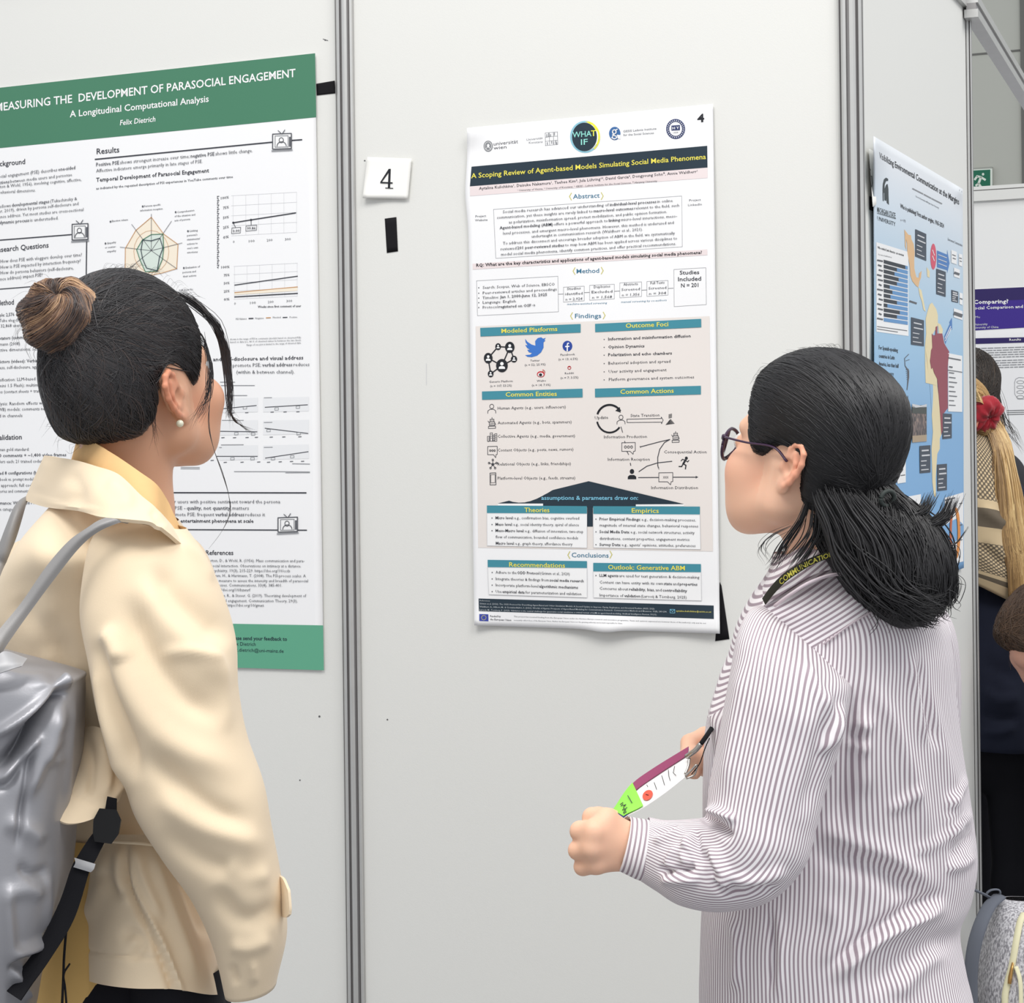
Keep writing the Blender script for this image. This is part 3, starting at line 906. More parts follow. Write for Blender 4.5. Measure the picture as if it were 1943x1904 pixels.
for s, x0, y0, x1, y1, h in (('Twitter', 490, 414, 560, 411, 15), ('(n = 52; 25.9%)', 449, 447, 603, 441, 17), ('Facebook', 713, 371, 820, 366, 16), ('(n = 13; 6.5%)', 698, 405, 840, 400, 17), ('Reddit', 745, 507, 812, 504, 15), ('(n = 7; 3.5%)', 713, 542, 845, 537, 17),
        ('Weibo', 538, 563, 606, 560, 15), ('(n = 14; 7.0%)', 502, 596, 640, 592, 17), ('Generic Platform', 187, 570, 361, 564, 16), ('(n = 107; 53.2%)', 195, 602, 354, 597, 17)):
    T(s, x0, y0, x1, y1, h, INK_SOFT, 2, 0.006, 0, 1)
    pr.done('platform_caption', pM)
for s, x0, y0, x1, y1, b in (('Information and misinformation diffusion', 1065, 258, 1673, 234, .016), ('Opinion Dynamics', 1065, 316, 1332, 308, .016), ('Polarization and echo chambers', 1065, 374, 1535, 361, .016), ('Behavioral adoption and spread', 1066, 436, 1524, 421, 0), ('User activity and engagement', 1068, 497, 1495, 484, 0), ('Platform governance and system outcomes', 1070, 556, 1698, 537, 0)):
    T(s, x0, y0, x1, y1, 23, INK, 2, b, 0, 1)
    pr.disc((1035, y0 - 8), 4, 4, INK, 2, 8)
pr.done('outcome_list', pM)
for s, x1, y0, y1 in (('Human Agents (e.g., users, influencers)', 752, 768, 757), ('Automated Agents (e.g., bots, spammers)', 795, 876, 868), ('Collective Agents (e.g., media, government)', 820, 975, 971), ('Content Objects (e.g., posts, news, rumors)', 808, 1077, 1070), ('Relational Objects (e.g., links, friendships)', 790, 1180, 1176), ('Platform-level Objects (e.g., feeds, streams)', 822, 1284, 1281)):
    T(s, 250, y0, x1, y1, 23, INK, 2, 0, 0, 1)
def figure(x, y, m=INK, w=4):
    pr.ring((x, y - 24), 15, 16, w, m, 2, 18)
    pr.line([(x - 29, y + 28), (x - 29, y + 10), (x - 14, y - 2), (x + 14, y - 3), (x + 29, y + 8), (x + 30, y + 26)], w, m, 2)
def robot(x, y):
    pr.rect((x - 14, y - 26), (x + 14, y - 27), (x + 14, y - 8), (x - 14, y - 7), 4, INK); pr.line([(x, y - 28), (x, y - 40)], 4, INK)
    pr.rect((x - 20, y - 6), (x + 20, y - 7), (x + 20, y + 18), (x - 20, y + 19), 4, INK); pr.line([(x - 20, y), (x - 30, y - 14)], 4, INK); pr.line([(x + 20, y), (x + 28, y + 14)], 4, INK)
    pr.rect((x - 26, y + 26), (x + 26, y + 24), (x + 26, y + 40), (x - 26, y + 42), 4, INK)
    for q in (-6, 6):
        pr.disc((x + q, y - 17), 3, 3, INK, 3, 8)
    pr.line([(x - 14, y + 8), (x + 14, y + 6)], 4, INK)
def bubble(x0, y0, x1, y1, inner):
    pr.line([(x0, y0), (x1, y0 - 2), (x1, y1 - 2), (x1 - (x1 - x0) * .12, y1), (x1 - (x1 - x0) * .16, y1 + 22), (x1 - (x1 - x0) * .38, y1), (x0, y1)], 4, INK, 2, True)
    c = (x0 + x1) / 2; cy = (y0 + y1) / 2
    if inner == 'o':
        for q in (-.23, 0, .23):
            pr.ring((c + q * (x1 - x0), cy), (x1 - x0) * .075, (x1 - x0) * .09, 4, INK, 2, 14)
    else:
        T('XXX', c - 20, cy + 9, c + 20, cy + 8, 18, INK, 2, .004, 0, 1)
figure(206, 768); robot(208, 865); bubble(176, 1040, 246, 1100, 'o')
for x, y0, w in ((182, 965, 16), (203, 940, 18), (222, 955, 14), (236, 946, 16)):
    pr.rect((x - w / 2, y0), (x + w / 2, y0 - 1), (x + w / 2, 1000), (x - w / 2, 1001), 3.5, INK)
    for k in range(3):
        pr.line([(x - 4, y0 + 12 + 13 * k), (x + 4, y0 + 12 + 13 * k)], 3, INK)
for k in range(5):
    a = math.radians(-90 + 72 * k)
    pr.line([(214, 1172), (214 + 28 * math.cos(a), 1172 + 32 * math.sin(a))], 4, INK); pr.ring((214 + 29 * math.cos(a), 1172 + 33 * math.sin(a)), 6, 7, 4, INK, 2, 10)
pr.ring((214, 1172), 8, 9, 4, INK, 2, 12)
pr.rect((193, 1236), (236, 1234), (237, 1322), (194, 1323), 4.5, INK); pr.rect((199, 1248), (231, 1246), (231, 1306), (199, 1308), 3, INK)
pr.done('entity_list', pM)
pr.arc((1075, 833), 94, 100, 200, 325, 15, INK_BLACK, 2); pr.poly([(1117, 776), (1150, 748), (1157, 790)], INK_BLACK, 2)
pr.arc((1075, 833), 94, 104, 40, 165, 13, INK_BLACK, 2)
T('Update', 966, 838, 1064, 834, 23, INK, 3, 0, 0, 1); figure(1159, 848)
T('State Transition', 1230, 822, 1443, 818, 23, INK, 2, 0, 0, 1)
pr.line([(1203, 838), (1456, 833), (1456, 822), (1470, 845), (1458, 872), (1457, 860), (1204, 863)], 4, INK, 2, True)
for k in range(6):
    y = 842 + k * 6
    w = 8 + k * 5
    pr.line([(1523 - w, y + 6), (1523 + w - 4, y - 3)], 4, INK_BLACK, 2)
for k in range(4):
    pr.line([(1511, 806 + k * 8), (1534, 800 + k * 8)], 4, INK_BLACK, 2)
pr.line([(1159, 894), (1171, 936)], 5, INK); T('Information Production', 1034, 980, 1350, 976, 23, INK, 2, 0, 0, 1)
robot(1562, 968); bubble(1165, 1012, 1264, 1075, 'o')
pr.line([(1518, 988), (1440, 1006), (1300, 1043)], 6, INK); pr.poly([(1281, 1048), (1302, 1030), (1306, 1052)], INK)
pr.line([(1520, 988), (1480, 1010), (1445, 1060), (1430, 1120), (1430, 1180), (1436, 1200)], 6, INK); pr.poly([(1423, 1192), (1442, 1190), (1440, 1214)], INK)
pr.line([(1186, 1000), (1190, 1014)], 5, INK); pr.line([(1204, 1078), (1216, 1100)], 5, INK)
T('Information Reception', 1062, 1145, 1371, 1144, 23, INK, 2, 0, 0, 1); T('Consequential Action', 1476, 1090, 1790, 1090, 23, INK, 2, 0, 0, 1)
pr.line([(1228, 1162), (1231, 1180)], 6, INK); pr.poly([(1222, 1176), (1241, 1174), (1233, 1196)], INK)
pr.disc((1240, 1224), 16, 18, INK_BLACK, 2); pr.poly([(1209, 1281), (1210, 1262), (1224, 1250), (1256, 1250), (1271, 1262), (1272, 1281)], INK_BLACK, 2)
pr.line([(1291, 1225), (1350, 1185), (1430, 1160), (1535, 1149)], 6, INK); pr.poly([(1532, 1138), (1553, 1148), (1534, 1160)], INK)
pr.disc((1641, 1126), 11, 12, INK_BLACK, 2, 14)
pr.line([(1634, 1140), (1618, 1168)], 14, INK_BLACK); pr.line([(1618, 1168), (1638, 1178), (1634, 1206)], 8, INK_BLACK); pr.line([(1616, 1170), (1606, 1188), (1586, 1187)], 8, INK_BLACK); pr.line([(1632, 1140), (1612, 1134), (1602, 1146)], 6, INK_BLACK); pr.line([(1636, 1142), (1650, 1154), (1660, 1142)], 6, INK_BLACK)
pr.line([(1287, 1269), (1438, 1268)], 6, INK); pr.line([(1541, 1266), (1715, 1266)], 6, INK); pr.poly([(1710, 1256), (1730, 1266), (1710, 1277)], INK)
bubble(1438, 1234, 1541, 1300, 'x'); T('Information Distribution', 1382, 1354, 1726, 1354, 23, INK, 2, 0, 0, 1)
pr.done('action_diagram', pM)
pr.zoom(*M6)
pr.poly([(885, 125), (1562, 287), (1220, 290), (1220, 310), (915, 310), (915, 447), (875, 447), (875, 310), (562, 310), (562, 284), (240, 283)], NAVY, 2)
T('assumptions & parameters draw on:', 550, 257, 1236, 257, 30, SKYTXT, 4, 0.012)
pr.done('house_arrow', pM)
def listbox(a, b, c, d, items, x0, m=WHITE):
    pr.zoom(*M6)
    pr.quad(a, b, c, d, m, 3, 16, 8)
    pr.rect(a, b, c, d, 2, INK_PALE, 4)
    for it in items:
        runs, x, y0, x1, y1 = it
        pr.runs(runs, x, y0, x1, y1, 21, INK, 5)
        if x == x0:
            pr.disc((x0 - 25, y0 - 8), 4, 4, INK, 5, 8)
    pr.done('list_box', pM)
pr.zoom(*M6)
pr.quad((240, 284), (562, 284), (562, 300), (240, 300), WHITE, 2, 8, 2); pr.done('white_edge_strip', pM); pr.quad((1220, 289), (1562, 289), (1562, 303), (1220, 303), WHITE, 2, 8, 2); pr.done('white_edge_strip', pM)
listbox((164, 352), (873, 356), (873, 598), (166, 582), [
    ([('Micro level:', 1), ('e.g., confirmation bias, cognitive overload', 0)], 225, 394, 818, 397), ([('Meso level:', 1), ('e.g., social identity theory, spiral of silence', 0)], 225, 440, 816, 444),
    ([('Meso-Macro level:', 1), ('e.g., diffusion of innovation, two-step', 0)], 225, 484, 847, 492), ([('flow of communication, bounded confidence models', 0)], 226, 529, 810, 537), ([('Macro level:', 1), ('e.g., graph theory, affordance theory', 0)], 227, 574, 770, 581)], 225)
listbox((918, 358), (1674, 362), (1679, 608), (920, 596), [
    ([('Prior Empirical Findings:', 1), ('e.g., decision-making processes,', 0)], 962, 402, 1645, 410), ([('magnitude of internal state changes, behavioral responses', 0)], 963, 446, 1662, 453),
    ([('Social Media Data:', 1), ('e.g., social network structures, activity', 0)], 962, 492, 1636, 500), ([('distributions, content properties, engagement metrics', 0)], 963, 540, 1600, 548), ([('Survey Data:', 1), ("e.g., agents' opinions, attitudes, preferences", 0)], 962, 583, 1643, 592)], 962)
listbox((170, 736), (873, 742), (874, 950), (178, 928), [
    ([('Adhere to the', 0), ('ODD Protocol', 1), ('(Grimm et al., 2020)', 0)], 226, 780, 751, 792), ([('Integrate theories & findings from', 0), ('social media research', 1)], 226, 826, 850, 842), ([('Incorporate platform-level', 0), ('algorithmic mechanisms', 1)], 226, 870, 810, 888), ([('Use', 0), ('empirical data', 1), ('for parameterization and validation', 0)], 226, 916, 833, 934)], 226)
listbox((918, 766), (1682, 772), (1685, 972), (920, 950), [
    ([('LLM agents', 1), ('are used for text generation & decision-making', 0)], 962, 802, 1670, 816), ([('Content can have entity with its own', 0), ('state', 1), ('and', 0), ('properties', 1)], 963, 850, 1656, 866), ([('Concerns about', 0), ('reliability, bias,', 1), ('and', 0), ('controllability', 1)], 963, 894, 1583, 912), ([('Importance of', 0), ('validation', 1), ('(Larooij & T\u00f6rnberg, 2025)', 0)], 963, 942, 1580, 958)], 962)
bar(M6, (164, 297), (873, 302), (873, 356), (164, 352), 'Theories', 430, 344, 607, 345, 33)
bar(M6, (917, 302), (1674, 305), (1674, 362), (918, 358), 'Empirics', 1191, 348, 1383, 350, 33)
bar(M6, (169, 683), (873, 692), (873, 742), (170, 736), 'Recommendations', 322, 731, 718, 738, 33)
bar(M6, (918, 704), (1681, 713), (1681, 772), (918, 766), 'Outlook: Generative ABM', 1024, 750, 1568, 757, 33)
pr.zoom(*M6)
pr.quad((105, 957), (1772, 1007), (1773, 1102), (107, 1046), NAVY, 1, 40, 5)
GREYTXT = mat('ink_light_grey', (190, 196, 200), 0.5)
T('References', 113, 976, 185, 978, 10, GREYTXT, 2, 0, 0, 1)
for k, (s, x1) in enumerate((('Grimm et al. (2020). The ODD Protocol for Describing Agent-Based and Other Simulation Models: A Second Update to Improve Clarity, Replication, and Structural Realism. JASSS, 23(2).', 1355), ('Waldherr, A., Hilbert, M., & Gonzalez-Bailon, S. (2021). Worlds of Agents: Prospects of Agent-Based Modeling for Communication Research. Communication Methods and Measures, 15(4), 243-254.', 1440), ('Larooij, M., Tornberg, P. (2025). Validation is the central challenge for generative social simulation: a critical review of LLMs in agent-based modeling. Artificial Intelligence Review, 59(15).', 1370))):
    T(s, 113, 998 + 22 * k, x1, 1035 + 21 * k, 11, GREYTXT, 2, 0.004, 0, 1)
pr.rect((1463, 1034), (1496, 1035), (1496, 1060), (1463, 1059), 3, SKYTXT, 2); pr.line([(1463, 1034), (1480, 1050), (1496, 1035)], 3, SKYTXT)
T('aytalina.kulichkina@univie.ac.at', 1506, 1051, 1755, 1058, 13, OLIVE, 2, 0.008, 0, 1)
pr.done('reference_strip', pM)
EU = mat('ink_flag_blue', (58, 72, 160), 0.5)
pr.quad((110, 1067), (174, 1069), (175, 1119), (110, 1116), EU, 1, 4, 3)
for k in range(12):
    pr.disc((142 + 16 * math.cos(k * math.pi / 6), 1093 + 16 * math.sin(k * math.pi / 6)), 2.6, 2.6, YELLOW, 2, 6)
pr.done('flag_emblem', pM)
T('Funded by', 187, 1089, 262, 1090, 14, INK, 1, 0.012, 0, 1); T('the European Union', 187, 1111, 337, 1117, 14, INK, 1, 0.012, 0, 1)
T('This project has received funding from the European Union under the Horizon Europe research and innovation programme. Views and opinions expressed are however those of the author(s) only and do not', 355, 1089, 1718, 1137, 10, INK_SOFT, 1, 0, 0, 1)
T('necessarily reflect those of the European Union. Neither the European Union nor the granting authority can be held responsible for them.', 355, 1115, 1125, 1138, 10, INK_SOFT, 1, 0, 0, 1)
pr.done('funding_note', pM)
tape(BACK, [(1366, 1105), (1369, 1112), (1384, 1213), (1357, 1217)], 'black tape strip sticking out under the middle poster, lower right corner')

# ------------------------------------------------------------------ number card and tape on the middle panel
M_CARD = mat('card_paper', (246, 245, 240), 0.6, 0.2)
card = sheet(BACK, 0.004, lambda x, y: 0.002 + 0.006 * bump2(x, y, 690, 378, 30, 30), [(697, 298), (781, 301), (774, 378), (688, 376)], M_CARD, 'number_card', 0.0006, 10, 10)
tag(card, 'small cream card with the numeral 4 taped above a black strip', 'card')
pc = Print(BACK, 0.004, lambda x, y: 0.002 + 0.006 * bump2(x, y, 690, 378, 30, 30)).zoom(0, 0, 1)
pc.poly([(737.5, 320.5), (741.5, 320.5), (740.2, 357), (735.8, 357)], INK_BLACK, 1)
pc.poly([(737.5, 320.5), (740, 324), (724.5, 345.5), (721.5, 345.5)], INK_BLACK, 2)
pc.poly([(721.5, 345), (745, 346), (744.8, 348.6), (721.4, 347.8)], INK_BLACK, 3)
pc.poly([(731, 356), (746, 356.6), (746, 358.2), (731, 357.6)], INK_BLACK, 3)
pc.done('numeral', card)
tape(BACK, [(730, 415), (752, 412), (755, 477), (734, 480)], 'upright black tape strip below the number card')
# specks and scuffs on the panels
M_SPECK = mat('scuff', (96, 96, 98), 0.8)
ps = Print(BACK, 0.0006).zoom(0, 0, 1)
for x, y, r in ((606, 1360, 2), (735, 1366, 1.6), (569, 1481, 1.4), (617, 76, 1.5), (645, 305, 1.5), (692, 305, 1.5)):
    ps.disc((x, y), r, r, M_SPECK, 0, 8)
ps.line([(613, 74), (622, 77)], 1.2, M_SPECK, 0)
ps.line([(809, 690), (809, 730)], 0.8, INK_PALE, 0)
o = ps.mb.build('trim_12'); o['kind'] = 'structure'
# ------------------------------------------------------------------ map poster on the side panel
def grad_mat(name, stops, z0, z1):
    m = bpy.data.materials.new(name)
    m.use_nodes = True
    nt = m.node_tree
    b = nt.nodes['Principled BSDF']
    b.inputs['Roughness'].default_value = 0.45
    tc = nt.nodes.new('ShaderNodeTexCoord')
    sx = nt.nodes.new('ShaderNodeSeparateXYZ')
    nt.links.new(tc.outputs['Object'], sx.inputs[0])
    mr = nt.nodes.new('ShaderNodeMapRange')
    mr.inputs['From Min'].default_value = z0
    mr.inputs['From Max'].default_value = z1
    nt.links.new(sx.outputs['Z'], mr.inputs['Value'])
    rp = nt.nodes.new('ShaderNodeValToRGB')
    el = rp.color_ramp.elements
    el[0].position, el[0].color = stops[0][0], lin(stops[0][1]) + (1,)
    el[1].position, el[1].color = stops[-1][0], lin(stops[-1][1]) + (1,)
    for p, c in stops[1:-1]:
        e = el.new(p)
        e.color = lin(c) + (1,)
    nt.links.new(mr.outputs[0], rp.inputs[0])
    nt.links.new(rp.outputs[0], b.inputs['Base Color'])
    return m
def warpR(x, y):
    return 0.004 + 0.0012 * math.sin(y * 0.02) + 0.022 * bump2(x, y, 1660, 275, 14, 60) + 0.006 * bump2(x, y, 1655, 1090, 30, 40) + 0.010 * bump2(x, y, 1826, 360, 14, 20)
RC = [(1657, 258), (1827, 359), (1829, 1078), (1660, 1142)]
SEA = grad_mat('map_poster_print', [(0.0, (112, 166, 216)), (0.3, (128, 178, 222)), (0.5, (162, 200, 228)), (0.66, (196, 216, 232)), (0.8, (226, 231, 237)), (0.93, (246, 247, 248))], 0.0, 0.98)
pR = sheet(SIDE, 0.003, warpR, RC, SEA, 'research_poster', 0.0005, 40, 60)
tag(pR, 'pale blue poster with a map of Latin America on the side panel', 'poster', 'conference posters')
pr = Print(SIDE, 0.003, warpR)
T = pr.text
R8, R2 = (1590, 240, 3.966), (1640, 600, 3.175)
pr.zoom(*R8)
SPART = mat('ink_emblem', (52, 62, 66), 0.5)
T('Visibilizing Environmental Communication at the Margins', 312, 238, 912, 590, 48, INK_BLACK, 1, 0.014, 0, 2)
pr.done('poster_title', pR)
T('Who is publishing? First author origins, 1965-2024', 470, 612, 798, 765, 34, INK_BLACK, 1, 0.012, 0, 2)
pr.done('poster_subtitle', pR)
T('Author names, Department of Communication', 562, 472, 782, 585, 13, INK_SOFT, 1, 0, 0, 1) if False else None
T('School of Journalism, Michigan State University', 585, 530, 760, 620, 13, INK_SOFT, 1, 0.004, 0, 1)
pr.line([(562, 468), (640, 508)], 9, INK_GREY, 1); pr.line([(648, 512), (700, 540)], 9, INK_GREY, 1); pr.line([(706, 543), (782, 582)], 9, INK_GREY, 1)
T('n = 975', 472, 712, 510, 724, 20, INK_SOFT, 1, 0, 0, 1)
pr.done('author_lines', pR)
pr.done('author_lines', pR)
T('Environment Communication', 828, 858, 936, 905, 22, INK_SOFT, 1, 0.004, 0, 1)
pr.done('poster_titles', pR)
pr.poly([(338, 560), (336, 480), (338, 430), (346, 398), (362, 385), (378, 395), (378, 410), (362, 412), (352, 440), (351, 470), (362, 440), (374, 432), (380, 470), (381, 530), (366, 505), (364, 560), (350, 555), (349, 500), (345, 500), (345, 562)], SPART, 1)
pr.poly([(352, 505), (380, 500), (382, 545), (384, 590), (368, 575), (366, 545), (354, 560)], SPART, 1)
pr.done('helmet_emblem', pR)
T('MICHIGAN STATE', 296, 645, 434, 692, 42, SPART, 1, 0.006, 0, 1); pr.line([(297, 652), (436, 694)], 4, SPART); T('UNIVERSITY', 297, 705, 434, 752, 32, SPART, 1, 0.002, 0, 1)
pr.done('university_name', pR)
# bar panel
pr.quad((288, 870), (530, 945), (531, 1578), (289, 1545), WHITE, 1, 4, 8)
T('Who studied Latin America - an overview', 299, 918, 497, 978, 19, INK_BLACK, 2, 0.012, 0, 1)
T('Percent of publications', 305, 968, 405, 990, 11, INK_SOFT, 2, 0, 0, 1)
fr = [.9, .55, .45, .62, .55, .25, .36, .28, .55, .15, .67, .55, .0]
BAR1, BAR2 = mat('ink_bar_dark', (44, 52, 62), 0.5), mat('ink_bar_blue', (100, 150, 200), 0.5)
for k, q in enumerate(fr):
    y0 = 1003 + 36.5 * k
    y1 = 1052 + 34.6 * k
    x = 345 + 180 * q
    def yy(xx, a):
        return y0 + (y1 - y0) * (xx - 345) / 180 + a
    if q > 0:
        pr.poly([(345, yy(345, 0)), (x, yy(x, 0)), (x, yy(x, 27)), (345, yy(345, 27))], BAR1, 2)
    if q < .99:
        pr.poly([(x, yy(x, 0)), (526, yy(526, 0)), (526, yy(526, 27)), (x, yy(x, 27))], BAR2, 2)
    pr.line([(298 + (k % 3) * 6, y0 + 4), (336 - (k % 2) * 10, y0 + 12)], 12, INK_SOFT, 2)
pr.line([(296, 1506), (520, 1538)], 5, INK_SOFT, 2); pr.line([(296, 1524), (450, 1548)], 5, INK_SOFT, 2)
pr.done('bar_chart', pR)
MEX, SAM, BRA = mat('ink_map_orange', (226, 186, 140), 0.5), mat('ink_map_cream', (233, 218, 176), 0.5), mat('ink_map_maroon', (150, 70, 84), 0.5)
pr.poly([(500, 775), (515, 795), (530, 815), (550, 820), (553, 850), (570, 885), (578, 950), (574, 1010), (575, 1070), (590, 1135), (608, 1140), (612, 1105), (630, 1088), (625, 1140), (614, 1165), (605, 1212), (588, 1200), (560, 1165), (545, 1120), (540, 1050), (522, 950), (520, 880), (513, 850), (514, 930), (505, 900), (503, 830)], MEX, 1)
pr.poly([(605, 1212), (628, 1232), (640, 1290), (650, 1340), (660, 1395), (643, 1380), (632, 1320), (615, 1270)], SAM, 1)
pr.poly([(668, 1060), (690, 1090), (690, 1140), (672, 1130)], SAM, 1)
pr.poly([(690, 1340), (708, 1326), (740, 1375), (752, 1420), (752, 1500), (715, 1560), (708, 1600), (698, 1680), (690, 1760), (705, 1840), (735, 1880), (742, 1950), (660, 1930), (655, 1780), (655, 1650), (664, 1560), (660, 1450), (672, 1400)], SAM, 1)
pr.poly([(752, 1480), (772, 1490), (790, 1530), (785, 1570), (760, 1560)], SAM, 1)
pr.zoom(*R2)
pr.poly([(378, 180), (408, 110), (412, 200), (400, 260), (415, 320), (437, 350), (440, 420), (450, 500), (463, 600), (470, 700), (455, 740), (455, 800), (440, 830), (435, 900), (430, 980), (432, 1092), (420, 1085), (410, 1000), (408, 900), (405, 800), (413, 700), (405, 560), (395, 420), (385, 340), (378, 260), (368, 200)], SAM, 1)
pr.poly([(430, 65), (441, 60), (441, 105), (470, 105), (482, 165), (512, 215), (503, 300), (503, 555), (480, 585), (472, 690), (465, 720), (458, 600), (450, 500), (440, 380), (420, 340), (412, 310), (404, 320), (397, 270), (403, 205), (410, 190), (407, 105), (415, 115), (428, 115)], BRA, 2)
pr.done('latin_america_map', pR)
DARKBOX = mat('ink_box', (62, 72, 86), 0.5)
def dbox(z, a, b, c, d):
    pr.zoom(*z)
    pr.poly([a, b, c, d], DARKBOX, 2)
    a, b, c, d = (np.array(q, float) for q in (a, b, c, d))
    for k, t in enumerate((.18, .36, .56, .72, .88)):
        l, r = a + (d - a) * t, b + (c - b) * t
        p, q = l + (r - l) * (.22 if k < 2 else .14), l + (r - l) * (.8, .9, .62, .55, .8)[k]
        pr.line([p, q], 9 if k < 2 else 6, INK_PALE, 3)
    pr.done('dark_caption_box', pR)
dbox(R8, (583, 773), (665, 810), (665, 1012), (583, 978))
dbox(R8, (741, 1070), (812, 1095), (811, 1283), (741, 1262))
dbox(R8, (551, 1436), (648, 1460), (648, 1655), (551, 1642))
dbox(R8, (854, 1230), (906, 1245), (905, 1328), (856, 1318))
dbox(R2, (472, 586), (527, 590), (527, 736), (472, 742))
dbox(R2, (333, 783), (399, 778), (399, 942), (335, 948))
dbox(R2, (439, 895), (498, 890), (498, 1048), (440, 1055))
pr.zoom(*R8)
ROSE = mat('ink_rose', (214, 84, 108), 0.5)
pr.disc((718, 980), 22, 98, ROSE, 1); pr.line([(712, 930), (726, 970)], 5, WHITE, 2); pr.line([(712, 975), (725, 1012)], 5, WHITE, 2)
pr.done('red_oval', pR)
ARROW = mat('ink_arrow_blue', (74, 126, 190), 0.5)
pr.poly([(746, 934), (822, 965), (822, 928), (840, 1030), (822, 1105), (822, 1082), (746, 1060)], ARROW, 1)
for y in (965, 998, 1030):
    pr.line([(756, y), (818, y + 24)], 6, INK_PALE, 2)
pr.done('blue_arrow', pR)
pr.poly([(800, 1580), (842, 1485), (838, 1475), (858, 1440), (860, 1530), (850, 1525), (808, 1640)], ARROW, 1); pr.line([(806, 1595), (848, 1505)], 5, WHITE, 2); pr.line([(808, 1615), (852, 1520)], 5, WHITE, 2)
pr.done('blue_arrow', pR)
def wbox(z, a, b, c, d, lines, name='white_caption_box'):
    pr.zoom(*z)
    pr.poly([a, b, c, d], WHITE, 2)
    a, b, c, d = (np.array(q, float) for q in (a, b, c, d))
    for t, s, e, w in lines:
        l, r = a + (d - a) * t, b + (c - b) * t
        pr.line([l + (r - l) * s, l + (r - l) * e], w, INK_SOFT, 3)
    pr.done(name, pR)
wbox(R8, (853, 928), (894, 945), (894, 1040), (853, 1025), [(.35, .2, .8, 6), (.6, .3, .8, 6)])
wbox(R8, (910, 957), (936, 965), (936, 1055), (910, 1045), [(.35, .2, .8, 6), (.6, .3, .8, 6)])
wbox(R8, (873, 1062), (917, 1080), (917, 1145), (873, 1130), [(.55, .15, .85, 18)])
wbox(R8, (915, 1250), (938, 1258), (938, 1345), (915, 1336), [(.5, .2, .9, 8)])
wbox(R8, (872, 1368), (937, 1390), (937, 1458), (872, 1436), [(.55, .1, .9, 26)])
wbox(R2, (505, 223), (590, 240), (590, 578), (505, 575), [(.08, .03, .88, 7), (.23, .1, .3, 8), (.29, 0, 1, 4)] + [(.33 + .08 * k, .08, .42 + .1 * (k % 3), 5) for k in range(8)])
wbox(R2, (200, 555), (250, 550), (250, 1002), (200, 1010), [(.04, .4, .9, 6), (.9, .4, .9, 6)])
pr.zoom(*R2)
pr.poly([(195, 1100), (341, 1073), (341, 1182), (195, 1205)], WHITE, 2); pr.poly([(195, 1195), (338, 1147), (338, 1178), (195, 1205)], mat('ink_crimson', (178, 44, 52), 0.5), 3); pr.line([(220, 1133), (272, 1122)], 8, INK_SOFT, 3); pr.line([(225, 1145), (272, 1136)], 6, INK_SOFT, 3)
pr.done('white_caption_box', pR)
pr.poly([(485, 1095), (597, 1062), (597, 1478), (485, 1508)], WHITE, 2)
ORG = mat('ink_orange', (226, 142, 58), 0.5)
pr.arc((547, 1310), 24, 150, -95, 95, 16, ORG, 3); pr.arc((543, 1310), 22, 150, 85, 275, 12, mat('ink_rust', (196, 96, 52), 0.5), 3)
for y in (1130, 1260, 1350):
    pr.line([(575, y), (590, y - 3)], 5, INK_SOFT, 3)
pr.line([(490, 1110), (546, 1095)], 8, INK_SOFT, 3)
pr.done('ring_chart', pR)
pr.zoom(*R2)
for s, x1, y0, y1, b in (('For Spanish-speaking', 203, 200, 217, .014), ('countries in Latin', 183, 250, 262, .014), ('America, less than half', 208, 297, 312, .014), ('(48%) of country', 178, 352, 360, .004), ('authors are women', 190, 402, 411, .004), ('were represented', 201, 452, 460, .004)):
    T(s, 88, y0, x1, y1, 25, INK_BLACK, 1, b, 0, 1)
T('Where it is from', 1, 1, 2, 2, 1, INK, 1, 0, 0, 1) if False else None
pr.done('side_note', pR)
pr.zoom(*R8); T('More to follow', 540, 1322, 592, 1336, 18, INK_SOFT, 1, 0, 0, 1) if False else pr.line([(541, 1316), (590, 1332)], 14, INK_SOFT, 1)
pr.done('poster_titles', pR)
# small photograph and tiny scribbled map on the poster
pr.zoom(*R2)
PH = bpy.data.materials.new('print_photo'); PH.use_nodes = True
_nt = PH.node_tree; _b = _nt.nodes['Principled BSDF']; _tc = _nt.nodes.new('ShaderNodeTexCoord'); _v = _nt.nodes.new('ShaderNodeTexVoronoi'); _v.inputs['Scale'].default_value = 110
_cr = _nt.nodes.new('ShaderNodeValToRGB'); _cr.color_ramp.elements[0].color = (.02, .02, .02, 1); _cr.color_ramp.elements[1].color = (.35, .25, .2, 1); _e = _cr.color_ramp.elements.new(.5); _e.color = (.12, .09, .09, 1)
_nt.links.new(_tc.outputs['Object'], _v.inputs['Vector']); _nt.links.new(_v.outputs['Color'], _cr.inputs[0]); _nt.links.new(_cr.outputs[0], _b.inputs['Base Color'])
pr.poly([(288, 540), (376, 536), (376, 755), (290, 762)], PH, 2); pr.poly([(288, 540), (310, 552), (376, 545), (376, 590), (288, 585)], mat('ink_hill', (70, 76, 72), .5), 3); pr.poly([(288, 528), (340, 540), (376, 530), (376, 548), (310, 556), (288, 546)], INK_PALE, 3); pr.poly([(290, 722), (376, 715), (376, 755), (290, 762)], mat('ink_sand', (176, 156, 130), .5), 3)
pr.done('group_photo', pR)
pr.line([(268, 230), (258, 240), (243, 255), (246, 300), (262, 330), (262, 380), (258, 445)], 4, INK_SOFT, 1); pr.line([(246, 300), (268, 330), (268, 370), (258, 440)], 5, INK_SOFT, 1); pr.line([(262, 480), (268, 560), (276, 615)], 3, INK_SOFT, 1); pr.line([(250, 270), (272, 262)], 3, INK_SOFT, 1)
